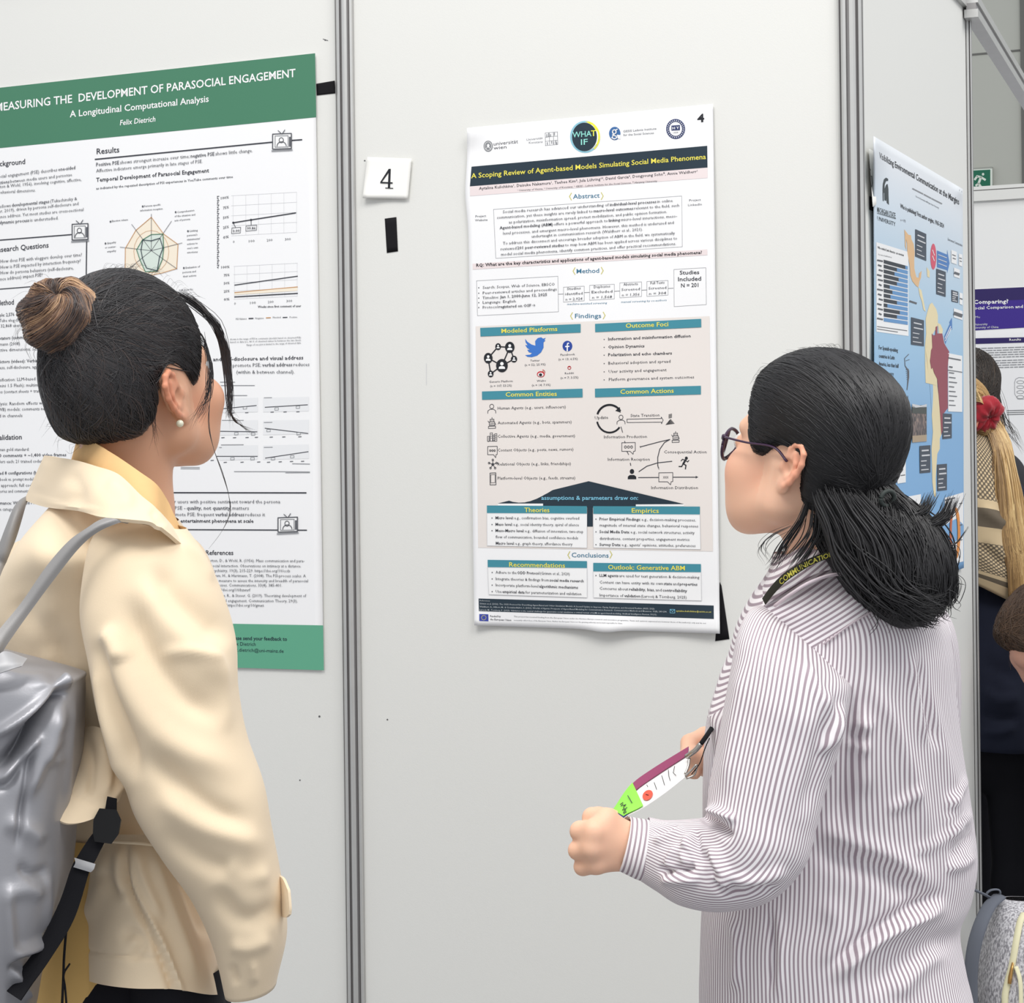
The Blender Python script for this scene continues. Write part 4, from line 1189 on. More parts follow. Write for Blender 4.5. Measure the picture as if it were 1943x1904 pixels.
for k in range(7):
    pr.line([(250 + k, 310 + 12 * k), (268, 322 + 10 * k)], 3, INK_SOFT, 1)
pr.done('outline_map', pR)
# number card curling behind the poster edge and its tape
cs = sheet(SIDE, 0.004, lambda x, y: 0.001 + 0.006 * max(0.0, (y - 285) / 100.0) ** 2, [(1648.5, 282), (1659, 288), (1663, 388), (1656, 393)], M_CARD, 'number_card', 0.0006, 10, 10)
tag(cs, 'cream card curling out from behind the left edge of the blue map poster', 'card')
pc = Print(SIDE, 0.004, lambda x, y: 0.001 + 0.006 * max(0.0, (y - 285) / 100.0) ** 2).zoom(*R8)
pc.line([(240, 318), (246, 330)], 4, INK_BLACK, 2); pc.line([(248, 375), (255, 373), (258, 430), (252, 455)], 4, INK_BLACK, 2)
pc.done('numeral', cs)
tape(SIDE, [(1650, 372), (1664, 380), (1664, 404), (1650, 398)], 'black tape under the curling card at the side panel post')

# ------------------------------------------------------------------ far booth poster and the exit sign
PUR = mat('ink_purple', (62, 42, 140), 0.5)
PUR2 = mat('ink_dark_purple', (46, 34, 96), 0.5)
pF = sheet(FAR, 0.003, None, [(1800, 551.5), (2010, 542), (2010, 1130), (1800, 1130)], PAPER, 'research_poster', 0.001, 6, 6)
tag(pF, 'poster with a purple title band on the far booth, behind the blonde ponytail', 'poster', 'conference posters')
pr = Print(FAR, 0.004)
T = pr.text
pr.zoom(0, 0, 1)
pr.quad((1800, 551.5), (2010, 542), (2010, 618), (1800, 630), PUR2, 1, 4, 3); pr.quad((1800, 575), (2010, 566), (2010, 618), (1800, 630), PUR, 2, 4, 3)
pr.zoom(*R8)
T('What are we Comparing?', 600, 1352, 1283, 1330, 30, WHITE, 5, 0.02, 0, 1) if False else T('Comparing?', 1018, 1337, 1283, 1330, 31, WHITE, 6, 0.024, 0, 1)
T('Social Comparison and', 1008, 1379, 1392, 1366, 24, WHITE, 6, 0.016, 0, 1)
T('Mu', 1034, 1443, 1068, 1442, 16, INK_PALE, 6, 0, 0, 1); T('University', 1022, 1500, 1126, 1495, 17, INK_PALE, 6, 0.01, 0, 1); T('University of China', 1010, 1523, 1208, 1517, 17, INK_PALE, 6, 0.01, 0, 1)
pr.quad((900, 1598), (1500, 1585), (1500, 1624), (900, 1642), PUR2, 1, 4, 2)
T('Results', 1290, 1614, 1378, 1611, 18, WHITE, 6, 0.014, 0, 1)
pr.done('purple_band', pF)
for y0, rows in ((1672, 5), (1768, 4)):
    for k in range(rows):
        x = 1020
        while x < 1480:
            w = 18 + int(rng.integers(0, 34))
            pr.line([(x, y0 + k * 17.5 - (x - 1040) * .03), (min(x + w, 1480), y0 + k * 17.5 - (x + w - 1040) * .03)], 6.5, INK_GREY, 1)
            x += w + 9
    pr.done('body_text', pF)
    pr.zoom(*R8)
pr.zoom(*R2)
for k in range(3):
    for j in range(4):
        pr.line([(860, 570 + k * 12), (1000, 566 + k * 12)], 4, INK_GREY, 1)
pr.line([(905, 400), (912, 380), (930, 370), (962, 372)], 2.5, INK_GREY, 1)
for k in range(4):
    pr.ring((940, 398 + k * 30), 22, 9, 2.5, INK_GREY, 1, 14)
pr.line([(905, 400), (906, 470), (925, 500), (962, 500)], 2.5, INK_GREY, 1)
pr.done('body_text', pF)
EXITG = mat('exit_green', (26, 112, 84), 0.4)
EXITW = mat('exit_white', (232, 240, 228), 0.4)
EXITF = mat('exit_frame', (170, 172, 164), 0.4)
_q = HALL
a, b = _q.at(1816, 322, 0.0), _q.at(1884, 318, 0.0)
b[2] = a[2]
h = 0.185
mb = MB()
u = (b - a)
v, f = box_vf(a - np.array((0, 0, h)), u, HALL.n * 0.03, (0, 0, h)); mb.add(v, f, EXITF)
ex = mb.build('exit_sign')
tag(ex, 'green emergency exit sign with a white running figure, on the hall wall', 'exit sign')
pr = Print(HALL, 0.0305)
pr.zoom(*R8)
pr.quad((900, 330), (1162, 316), (1162, 520), (900, 520), EXITW, 1, 2, 2); pr.quad((910, 338), (1146, 325), (1146, 520), (910, 520), EXITG, 3, 2, 2)
pr.line([(1108, 402), (1076, 382), (1048, 375), (1030, 400)], 16, EXITW, 5); pr.line([(1076, 382), (1058, 430), (1085, 470)], 18, EXITW, 5); pr.line([(1058, 430), (1038, 445)], 15, EXITW, 5); pr.disc((1092, 360), 9, 10, EXITW, 5)
pr.done('running_figure', ex)
# ------------------------------------------------------------------ solid modelling: implicit bodies, lofted cloth, hair strands
class Field:
    """an implicit solid on a rectilinear grid, meshed into one continuous surface"""
    def __init__(self, xs, ys, zs):
        self.ax = [np.asarray(a, np.float32) for a in (xs, ys, zs)]
        self.D = np.full([len(a) for a in self.ax], 0.3, np.float32)
    def _sl(self, lo, hi, pad):
        out = []
        for a, l, h in zip(self.ax, lo, hi):
            i0 = max(0, int(np.searchsorted(a, l - pad)) - 1)
            i1 = min(len(a), int(np.searchsorted(a, h + pad)) + 1)
            if i1 - i0 < 1:
                return None
            out.append(slice(i0, i1))
        return tuple(out)
    def grid(self, sl):
        return np.meshgrid(*[a[s] for a, s in zip(self.ax, sl)], indexing='ij')
    def blend(self, sl, d, k, op):
        A = self.D[sl]
        if op == 'sub':
            d = -d
            h = np.clip(0.5 - 0.5 * (A - d) / k, 0, 1) if k else (d > A).astype(np.float32)
            self.D[sl] = A * (1 - h) + d * h + k * h * (1 - h)
        else:
            if k:
                h = np.clip(0.5 + 0.5 * (A - d) / k, 0, 1)
                self.D[sl] = A * (1 - h) + d * h - k * h * (1 - h)
            else:
                self.D[sl] = np.minimum(A, d)
    def cone(self, a, b, ra, rb, k=0.01, op='add'):
        a, b = np.asarray(a, np.float32), np.asarray(b, np.float32)
        r = max(ra, rb)
        sl = self._sl(np.minimum(a, b) - r, np.maximum(a, b) + r, k * 1.5 + 0.012)
        if sl is None:
            return self
        X, Y, Z = self.grid(sl)
        ab = b - a
        L2 = float(np.dot(ab, ab)) + 1e-12
        t = np.clip(((X - a[0]) * ab[0] + (Y - a[1]) * ab[1] + (Z - a[2]) * ab[2]) / L2, 0, 1)
        d = np.sqrt((X - a[0] - t * ab[0]) ** 2 + (Y - a[1] - t * ab[1]) ** 2 + (Z - a[2] - t * ab[2]) ** 2) - (ra + (rb - ra) * t)
        self.blend(sl, d, k, op)
        return self
    def chain(self, pts, radii, k=0.01, op='add'):
        for i in range(len(pts) - 1):
            self.cone(pts[i], pts[i + 1], radii[i], radii[i + 1], k, op)
        return self
    def ell(self, c, r, R=None, k=0.01, op='add'):
        c = np.asarray(c, np.float32)
        r = np.asarray(r, np.float32)
        e = r if R is None else np.abs(np.asarray(R)) @ r
        sl = self._sl(c - e, c + e, k * 1.5 + 0.012)
        if sl is None:
            return self
        X, Y, Z = self.grid(sl)
        X, Y, Z = X - c[0], Y - c[1], Z - c[2]
        if R is not None:
            R = np.asarray(R, np.float32)
            X, Y, Z = (R[0, i] * X + R[1, i] * Y + R[2, i] * Z for i in range(3))
        k0 = np.sqrt((X / r[0]) ** 2 + (Y / r[1]) ** 2 + (Z / r[2]) ** 2)
        k1 = np.sqrt((X / r[0] ** 2) ** 2 + (Y / r[1] ** 2) ** 2 + (Z / r[2] ** 2) ** 2) + 1e-9
        d = k0 * (k0 - 1) / k1
        d = np.where(k0 < 1e-4, -float(r.min()), d)
        self.blend(sl, d, k, op)
        return self
    def mesh(self, smooth=2):
        D = self.D
        ax = self.ax
        S = D < 0
        n = [s - 1 for s in D.shape]
        cnt = np.zeros(n, np.int8)
        for i in (0, 1):
            for j in (0, 1):
                for k in (0, 1):
                    cnt += S[i:i + n[0], j:j + n[1], k:k + n[2]]
        I = np.argwhere((cnt > 0) & (cnt < 8))
        idx = np.full(n, -1, np.int64)
        idx[I[:, 0], I[:, 1], I[:, 2]] = np.arange(len(I))
        acc = np.zeros((len(I), 3))
        num = np.zeros(len(I))
        G = lambda q: np.stack([ax[a][q[:, a]] for a in range(3)], 1).astype(float)
        for a in range(3):
            b, c = (a + 1) % 3, (a + 2) % 3
            for u in (0, 1):
                for w in (0, 1):
                    o = np.zeros(3, int); o[b], o[c] = u, w
                    e = o.copy(); e[a] = 1
                    p, q = I + o, I + e
                    d0, d1 = D[p[:, 0], p[:, 1], p[:, 2]].astype(float), D[q[:, 0], q[:, 1], q[:, 2]].astype(float)
                    m = (d0 < 0) != (d1 < 0)
                    t = np.where(m, d0 / (d0 - d1 + 1e-20), 0)
                    pos = G(p) + (G(q) - G(p)) * t[:, None]
                    acc[m] += pos[m]
                    num[m] += 1
        V = acc / num[:, None]
        F = []
        for a in range(3):
            b, c = (a + 1) % 3, (a + 2) % 3
            s0 = [slice(None)] * 3; s1 = [slice(None)] * 3
            s0[a] = slice(0, -1); s1[a] = slice(1, None)
            for s in (s0, s1):
                s[b] = slice(1, -1); s[c] = slice(1, -1)
            A_, B_ = S[tuple(s0)], S[tuple(s1)]
            E = np.argwhere(A_ != B_)
            if not len(E):
                continue
            ins = A_[E[:, 0], E[:, 1], E[:, 2]]
            base = E.copy()
            base[:, b] += 1; base[:, c] += 1
            def cell(db, dc):
                q = base.copy(); q[:, b] += db; q[:, c] += dc
                return idx[q[:, 0], q[:, 1], q[:, 2]]
            f = np.stack((cell(-1, -1), cell(0, -1), cell(0, 0), cell(-1, 0)), 1)
            f[~ins] = f[~ins][:, ::-1]
            F.append(f)
        F = np.concatenate(F)
        F = F[(F >= 0).all(1)]
        E = np.concatenate((F[:, [0, 1]], F[:, [1, 2]], F[:, [2, 3]], F[:, [3, 0]]))
        for lam in ([0.5, -0.53] * smooth):
            V = V + lam * (nb_mean(V, E) - V)
        return V, F

def nb_mean(V, E):
    n = len(V)
    w = np.bincount(E[:, 0], minlength=n) + np.bincount(E[:, 1], minlength=n)
    out = np.zeros_like(V)
    for a in range(V.shape[1]):
        out[:, a] = np.bincount(E[:, 0], V[E[:, 1], a], n) + np.bincount(E[:, 1], V[E[:, 0], a], n)
    return out / np.maximum(w, 1)[:, None]

def axis_steps(spans):
    """non-uniform grid axis from (start, end, step) spans"""
    out = []
    for a, b, h in spans:
        n = max(1, int(round((b - a) / h)))
        out.extend(np.linspace(a, b, n, endpoint=False).tolist())
    out.append(spans[-1][1])
    return np.array(out)

def vnormals(V, F):
    F = np.asarray(F)
    a = V[F[:, 2]] - V[F[:, 0]]
    b = V[F[:, 3]] - V[F[:, 1]]
    n = np.cross(a, b)
    N = np.zeros_like(V)
    for k in range(4):
        for c in range(3):
            N[:, c] += np.bincount(F[:, k], n[:, c], len(V))
    return N / (np.linalg.norm(N, axis=1)[:, None] + 1e-12)

def wavy(Pn, seed, freq, n=14, aniso=(1, 1, 1)):
    r = np.random.default_rng(seed)
    out = np.zeros(len(Pn))
    for _ in range(n):
        k = r.normal(size=3)
        k = k / np.linalg.norm(k) * freq * r.uniform(0.6, 1.6) * np.array(aniso)
        out += np.sin(Pn @ k + r.uniform(0, 6.28))
    return out / math.sqrt(n)

def stroke(V, N, strokes, facing=True):
    """press and raise folds along lines measured on the photo, on the side of the cloth that the lines were measured on"""
    Q = project(V)
    view = V - np.array((0, 0, EYE))
    view /= np.linalg.norm(view, axis=1)[:, None]
    f = np.clip(-(N * view).sum(1) * 3 + 0.15, 0, 1) if facing else np.ones(len(V))
    D = np.zeros(len(V))
    for s in strokes:
        pts, w, h = np.array(s[0], float), s[1], s[2]
        kind = s[3] if len(s) > 3 else 'r'
        if len(pts) > 2:
            pts = catmull(pts, 4)
        lo, hi = pts.min(0) - 3 * w, pts.max(0) + 3 * w
        m = np.where((Q[:, 0] > lo[0]) & (Q[:, 0] < hi[0]) & (Q[:, 1] > lo[1]) & (Q[:, 1] < hi[1]) & (f > 0))[0]
        if not len(m):
            continue
        q = Q[m]
        seg = np.linalg.norm(np.diff(pts, axis=0), axis=1)
        cum = np.concatenate(((0,), np.cumsum(seg)))
        best = np.full(len(m), 1e9); along = np.zeros(len(m)); side = np.zeros(len(m))
        for i in range(len(pts) - 1):
            a, d = pts[i], pts[i + 1] - pts[i]
            t = np.clip(((q - a) @ d) / (d @ d + 1e-9), 0, 1)
            e = q - a - t[:, None] * d
            dist = np.linalg.norm(e, axis=1)
            b = dist < best
            best[b] = dist[b]
            along[b] = (cum[i] + t[b] * seg[i]) / cum[-1]
            side[b] = np.sign(d[0] * e[b, 1] - d[1] * e[b, 0])
        fade = np.clip(along / 0.25, 0, 1) * np.clip((1 - along) / 0.25, 0, 1)
        fade = fade * fade * (3 - 2 * fade)
        if len(s) > 4 and s[4]:
            fade = np.clip(along / 0.25, 0, 1) if s[4] == 'end' else np.clip((1 - along) / 0.25, 0, 1)
        x = best / w
        if kind == 'r':
            D[m] += h * np.exp(-x * x) * fade * f[m]
        else:
            D[m] += h * 1.65 * side * x * np.exp(-x * x) * fade * f[m]
    return V + N * D[:, None]

def loft(rings, nu=96, nv=10, exp=2.0, closed=False):
    """rings: (ax, ay, bx, by, depth, depth_radius[, depth_b]) - outline points of the cloth in the photo and its true
    depth; returns a grid of rows x (nu+1) with its seam on the far side"""
    R = []
    for g in rings:
        ax, ay, bx, by, d, rd = g[:6]
        db = g[6] if len(g) > 6 else 0.0
        A, B = P(ax, ay, d - db), P(bx, by, d + db)
        C, h = (A + B) / 2, (B - A) / 2
        dep = np.array((0, rd, 0.0))
        u = h / np.linalg.norm(h)
        dep = dep - u * np.dot(dep, u) * 0.0
        R.append(np.concatenate((C, h, dep)))
    R = catmull(R, nv)
    t = np.linspace(0, 2 * math.pi, nu + 1) + math.pi / 2
    c, s = np.cos(t), np.sin(t)
    e = 2.0 / exp
    c, s = np.sign(c) * np.abs(c) ** e, np.sign(s) * np.abs(s) ** e
    G = R[:, None, 0:3] + R[:, None, 3:6] * c[None, :, None] + R[:, None, 6:9] * s[None, :, None]
    return G

def grid_faces(nr, nc, flip=False):
    i, j = np.meshgrid(np.arange(nr - 1), np.arange(nc - 1), indexing='ij')
    a = (i * nc + j).ravel()
    f = np.stack((a, a + 1, a + nc + 1, a + nc), 1)
    return f[:, ::-1] if flip else f

def orient_out(V, F, C=None):
    """True when the grid faces look away from its own core"""
    N = vnormals(V, F)
    C = V.mean(0) if C is None else C
    return float(((V - C) * N).sum(1).mean()) > 0

def cloth(name, G, m, parent, strokes=(), noise=(), stripes=0, lip=(False, False), seed=3, smooth_iters=0, extra=None, outward=True, thick=0.0):
    """one cloth part from a grid; folds pressed in; optional turned-in hems; stripe coordinate across the columns"""
    nr, nc = G.shape[:2]
    core = G.mean(1)
    rows = [G[i] for i in range(nr)]
    if lip[0]:
        rows = [core[2] + (G[2] - core[2]) * 0.93, core[0] + (G[0] - core[0]) * 0.93] + rows
    if lip[1]:
        rows = rows + [core[-1] + (G[-1] - core[-1]) * 0.93, core[-3] + (G[-3] - core[-3]) * 0.93]
    G2 = np.stack(rows)
    V = G2.reshape(-1, 3)
    F = grid_faces(len(rows), nc)
    cc = np.repeat(G2.mean(1), nc, axis=0)
    if orient_out(V, F, cc) != outward:
        F = F[:, ::-1]
    for (sd, fr, am, an) in noise:
        N = vnormals(V, F)
        V = V + N * (wavy(V, sd, fr, aniso=an) * am)[:, None]
    if len(strokes):
        N = vnormals(V, F)
        V = stroke(V, N, strokes)
    attrs = {}
    if stripes:
        attrs['stripe'] = np.tile(np.arange(nc) / (nc - 1) * stripes, len(rows))
    if extra is not None:
        attrs.update(extra(V))
    if thick:
        N = vnormals(V, F)
        n0 = len(V)
        V = np.concatenate((V, V - N * thick))
        Fi = (F + n0)[:, ::-1]
        R = len(rows)
        b = [(i * nc) for i in range(R)]
        e = [(i * nc + nc - 1) for i in range(R)]
        ring = list(range(nc)) + e[1:] + [(R - 1) * nc + j for j in range(nc - 2, -1, -1)] + b[-2:0:-1]
        rim = np.array([(ring[k], ring[(k + 1) % len(ring)], ring[(k + 1) % len(ring)] + n0, ring[k] + n0) for k in range(len(ring))])
        if tuple(F[0][:2]) == (0, 1):
            rim = rim[:, ::-1]
        F = np.concatenate((F, Fi, rim))
        attrs = {k: np.concatenate((a, a)) for k, a in attrs.items()}
    return link_mesh(name, V, F, m, parent, smooth='edges' if thick else True, attrs=attrs)

def patch(rows, nv=8, nu=8):
    """open cloth grid from rows of (px, py, depth) control points"""
    R = np.array([[P(*q) for q in r] for r in rows])
    R = catmull(R, nv)
    R = catmull(R.transpose(1, 0, 2), nu).transpose(1, 0, 2)
    return R

class Strands:
    """hair drawn strand by strand as fine tapered tubes, gathered in one mesh"""
    def __init__(self):
        self.V, self.F, self.tone = [], [], []
        self.n = 0
    def add(self, path, r, tone, k=3, taper=True, tip=0.25):
        path = np.asarray(path, float)
        n = len(path)
        T = np.gradient(path, axis=0)
        T /= np.linalg.norm(T, axis=1)[:, None] + 1e-12
        ref = np.array((0.31, -0.77, 0.55))
        a = np.cross(T, ref); a /= np.linalg.norm(a, axis=1)[:, None] + 1e-9
        b = np.cross(T, a)
        s = np.linspace(0, 1, n)
        rr = r * (np.minimum(1, tip + (1 - tip) * 6 * s) * np.minimum(1, tip * .5 + (1 - tip * .5) * 3.0 * (1 - s)) if taper else np.ones(n))
        q = np.arange(k) * 2 * math.pi / k
        v = path[:, None] + rr[:, None, None] * (np.cos(q)[None, :, None] * a[:, None] + np.sin(q)[None, :, None] * b[:, None])
        self.V.append(v.reshape(-1, 3))
        i, j = np.meshgrid(np.arange(n - 1), np.arange(k), indexing='ij')
        i, j = i.ravel(), j.ravel()
        f = np.stack((i * k + j, i * k + (j + 1) % k, (i + 1) * k + (j + 1) % k, (i + 1) * k + j), 1) + self.n
        self.F.append(f)
        self.tone.append(np.full(n * k, tone) if np.isscalar(tone) else np.repeat(np.asarray(tone), k))
        self.n += n * k
    def addmesh(self, V, F, tone):
        self.V.append(np.asarray(V)); self.F.append(np.asarray(F) + self.n)
        self.tone.append(np.broadcast_to(np.asarray(tone, float), (len(V),)).copy())
        self.n += len(V)
    def build(self, name, m, parent):
        return link_mesh(name, np.concatenate(self.V), np.concatenate(self.F), m, parent, smooth=True, attrs={'tone': np.concatenate(self.tone)})

def hair_mat(name, stops, rough=0.38, spec=0.45):
    m = bpy.data.materials.new(name)
    m.use_nodes = True
    nt = m.node_tree
    b = nt.nodes['Principled BSDF']
    b.inputs['Roughness'].default_value = rough
    b.inputs['Specular IOR Level'].default_value = spec
    at = nt.nodes.new('ShaderNodeAttribute')
    at.attribute_name = 'tone'
    rp = nt.nodes.new('ShaderNodeValToRGB')
    el = rp.color_ramp.elements
    el[0].position, el[0].color = stops[0][0], lin(stops[0][1]) + (1,)
    el[1].position, el[1].color = stops[-1][0], lin(stops[-1][1]) + (1,)
    for p, c in stops[1:-1]:
        e = el.new(p); e.color = lin(c) + (1,)
    nt.links.new(at.outputs['Fac'], rp.inputs[0])
    nt.links.new(rp.outputs[0], b.inputs['Base Color'])
    return m

def skin_mat(name, rgb, lip, brow):
    """skin with lips, brows and a warm flush as features of the face itself"""
    m = bpy.data.materials.new(name)
    m.use_nodes = True
    nt = m.node_tree
    b = nt.nodes['Principled BSDF']
    b.inputs['Roughness'].default_value = 0.5
    b.inputs['Specular IOR Level'].default_value = 0.35
    b.inputs['Subsurface Weight'].default_value = 0.12
    b.inputs['Subsurface Radius'].default_value = (0.010, 0.004, 0.002)
    b.inputs['Subsurface Scale'].default_value = 0.5
    last = None
    base = nt.nodes.new('ShaderNodeRGB'); base.outputs[0].default_value = lin(rgb) + (1,)
    last = base.outputs[0]
    for an, c in (('flush', (rgb[0] - 6, rgb[1] - 44, rgb[2] - 46)), ('lips', lip), ('brow', brow)):
        at = nt.nodes.new('ShaderNodeAttribute'); at.attribute_name = an
        mx = nt.nodes.new('ShaderNodeMix'); mx.data_type = 'RGBA'
        nt.links.new(at.outputs['Fac'], mx.inputs[0])
        nt.links.new(last, mx.inputs[6])
        mx.inputs[7].default_value = lin(c) + (1,)
        last = mx.outputs[2]
    nt.links.new(last, b.inputs['Base Color'])
    return m

# ---- the head in its own frame: x forward, y to its left, z up, origin midway between the ear canals
def head_frame(az, pitch, roll=0.0):
    a = math.radians(az)
    f = np.array((math.cos(a), math.sin(a), 0.0))
    l = np.array((-math.sin(a), math.cos(a), 0.0))
    u = np.array((0, 0, 1.0))
    p = math.radians(pitch)
    f, u = f * math.cos(p) + u * math.sin(p), u * math.cos(p) - f * math.sin(p)
    r = math.radians(roll)
    l, u = l * math.cos(r) + u * math.sin(r), u * math.cos(r) - l * math.sin(r)
    return np.stack((f, l, u), 1)

def head_shape(S, O, R, k=1.0, ear_tilt=0.0, cheek=0.0, nose=0.0, es=1.0):
    """adds skull, face, ears to an implicit solid"""
    W = lambda x, y, z: O + R @ (np.array((x, y, z)) * k)
    S.ell(W(-0.004, 0, 0.050), np.array((.092, .073, .078)) * k, R, 0.01)
    S.ell(W(-0.030, 0, 0.030), np.array((.062, .066, .065)) * k, R, 0.02)
    S.ell(W(.046, 0, .004), np.array((.048, .060, .074)) * k, R, 0.02)
    S.ell(W(.040, 0, -.030), np.array((.050, .054, .056)) * k, R, 0.02)
    for s in (-1, 1):
        S.cone(W(.006, s * .050, -.046), W(.070, s * .018, -.080), .017 * k, .018 * k, .022)
        S.cone(W(.004, s * .058, .0), W(.006, s * .052, -.044), .014 * k, .016 * k, .02)
        S.ell(W(.068, s * (.044 + cheek), -.016), np.array((.024, .020, .023)) * k, R, .016)
        S.cone(W(.086, s * .012, .036), W(.076, s * .044, .034), .010 * k, .010 * k, .012)
        S.ell(W(.098, s * .031, .014), np.array((.012, .016, .010)) * k, R, .010, 'sub')
        S.ell(W(.086, s * .031, .012), np.array((.0118, .0125, .0118)) * k, R, .003)
        S.ell(W(.107 - nose, s * .011, -.026), np.array((.008, .007, .006)) * k, R, .006)
        S.ell(W(.060, s * .034, -.052), np.array((.026, .021, .030)) * k, R, .032)
    S.ell(W(.074, 0, -.078), np.array((.020, .020, .017)) * k, R, .016)
    S.cone(W(.092, 0, .016), W(.108 - nose, 0, -.020), .006 * k, .010 * k, .012)
    S.ell(W(.096, 0, -.045), np.array((.011, .021, .0055)) * k, R, .006)
    S.ell(W(.094, 0, -.056), np.array((.011, .018, .0062)) * k, R, .006)
    # ears: a flared bowl with a rolled rim, a lobe and the small flap in front
    for s in (-1, 1):
        def E(u, v, o):        # u back, v up, o out from the skull
            c, q = math.cos(math.radians(14 + ear_tilt)), math.sin(math.radians(14 + ear_tilt))
            uu, vv = c * u + q * v, -q * u + c * v
            uu, vv = uu * es, vv * es
            return W(-.008 - uu * .93, s * (.069 + o + .34 * max(uu, 0)), .006 + vv)
        for u, v, r in ((.010, .012, .013), (.010, .000, .012), (.006, -.014, .009)):
            S.ell(E(u, v, .000), np.array((r, .0048, r * 1.15)) * k * es, R, .005)
        rim = [(-.002, .006), (-.001, .022), (.006, .031), (.016, .033), (.024, .027), (.027, .014), (.024, .000), (.018, -.013), (.011, -.022)]
        for i in range(len(rim) - 1):
            S.cone(E(rim[i][0], rim[i][1], .0045), E(rim[i + 1][0], rim[i + 1][1], .0045), .0034 * k, .0034 * k, .003)
        anti = [(.010, .020), (.016, .010), (.016, -.002), (.010, -.012)]
        for i in range(3):
            S.cone(E(anti[i][0], anti[i][1], .0030), E(anti[i + 1][0], anti[i + 1][1], .0030), .0034 * k, .0034 * k, .003)
        S.ell(E(.006, .001, .0060), np.array((.0062, .0050, .0085)) * k, R, .004, 'sub')
        S.ell(E(.007, -.024, .0025), np.array((.0078, .0042, .0090)) * k, R, .005)
        S.ell(E(-.004, -.002, .0040), np.array((.0042, .0040, .0065)) * k, R, .004)
    return W

def smooth01(x):
    x = np.clip(x, 0, 1)
    return x * x * (3 - 2 * x)

def face_attrs(V, O, R, k, ear_flush=0.8):
    L = (V - O) @ R / k
    x, y, z = L[:, 0], L[:, 1], L[:, 2]
    lips = smooth01((1 - ((y / .022) ** 2 + ((z + .0505) / .0105) ** 2)) * 3) * (x > .085)
    brow = smooth01((1 - (((np.abs(y) - .031) / .019) ** 2 + ((z - .0385 + (np.abs(y) - .03) ** 2 * 6) / .0042) ** 2)) * 2) * (x > .06)
    fl = 0.55 * np.exp(-(((np.abs(y) - .045) / .02) ** 2 + ((z + .02) / .025) ** 2)) * (x > .03)
    fl = np.maximum(fl, ear_flush * smooth01((np.abs(y) - .0725) / .010) * smooth01((.022 - x) / .02) * smooth01((.06 - np.abs(z)) / .02))
    return {'lips': lips, 'brow': brow, 'flush': fl}

def flow(bvh, C, a, e, bias, lift, t0=0.0, t1=1.0, n=15):
    """a hair path over a rounded cap: turns from a to e about C and lies on the outer surface"""
    da, de = a - C, e - C
    da = da / np.linalg.norm(da); de = de / np.linalg.norm(de)
    w = math.acos(max(-1, min(1, float(da @ de))))
    out = []
    for t in np.linspace(t0, t1, n):
        d = (math.sin((1 - t) * w) * da + math.sin(t * w) * de) / (math.sin(w) + 1e-9) + bias * math.sin(math.pi * t)
        d /= np.linalg.norm(d)
        q = bvh.ray_cast(Vector(C + d * .35), Vector(-d))
        if q[0] is None:
            continue
        out.append(np.array(q[0]) + np.array(q[1]) * lift)
    return np.array(out) if len(out) > 4 else None

def comb(hr, bvh, HV, C, e, frame, n, r, seed, tone, rad=(.0005, .0011), spread=(.006, .016, .014), keep=None, bias=(0, 0, 0), grow=0.15):
    """strands that start all over the cap and run towards the gathering point"""
    for q in range(n):
        a = HV[int(r.integers(0, len(HV)))]
        if keep is not None and not keep(frame.T @ (a - C)):
            continue
        ee = e + frame @ (r.normal(0, 1, 3) * np.array(spread))
        t1 = r.uniform(.45, 1.0)
        p = flow(bvh, C, a, ee, np.array(bias), r.uniform(.0002, .0016), 0.0, t1)
        if p is None:
            continue
        tn = np.clip(r.normal(tone, .1), .02, .6) + np.linspace(0, r.uniform(0, grow), len(p))
        hr.add(smooth_path(p, 1), r.uniform(*rad), np.clip(tn, 0, 1))

def poly_sd(px, pz, poly):
    """signed distance in the side view, positive inside the outline"""
    d = np.full(px.shape, 1e9)
    ins = np.zeros(px.shape, bool)
    n = len(poly)
    for i in range(n):
        (x0, z0), (x1, z1) = poly[i], poly[(i + 1) % n]
        ex, ez = x1 - x0, z1 - z0
        t = np.clip(((px - x0) * ex + (pz - z0) * ez) / (ex * ex + ez * ez), 0, 1)
        d = np.minimum(d, np.hypot(px - x0 - t * ex, pz - z0 - t * ez))
        c = ((z0 <= pz) != (z1 <= pz))
        xc = x0 + (pz - z0) / (ez if ez else 1e-9) * ex
        ins ^= c & (px < xc)
    return np.where(ins, d, -d)
# ------------------------------------------------------------------ woman in the beige jacket
from mathutils.bvhtree import BVHTree
SKIN_L = skin_mat('skin_tan', (214, 164, 134), (188, 98, 92), (58, 46, 44))
HAIR_L = hair_mat('hair_black_brown', [(0, (24, 24, 26)), (0.35, (52, 50, 52)), (0.6, (84, 68, 62)), (0.8, (136, 104, 82)), (1, (196, 160, 124))], 0.42, 0.5)
EYE_W = mat('eye_white', (236, 232, 228), 0.2, 0.5)
EYE_D = mat('eye_iris', (40, 28, 24), 0.15, 0.5)
M_JACKET = mat('jacket_cotton', (231, 211, 181), 0.72, 0.22, bump=0.08, bscale=900, sheen=0.15)
M_LINING = mat('jacket_lining', (226, 186, 132), 0.85, 0.15, noise=0.05, nscale=60)
M_SHIRTY = mat('ochre_top', (216, 178, 112), 0.85, 0.15, noise=0.06, nscale=40)
M_BLACKT = mat('black_trousers', (28, 28, 33), 0.85, 0.15)

A1 = empty('person', P(200, 2900, 2.25) * np.array((1, 1, 0)), 'person with a hair bun and pearl earring, in a beige jacket, looking at the posters', 'person')

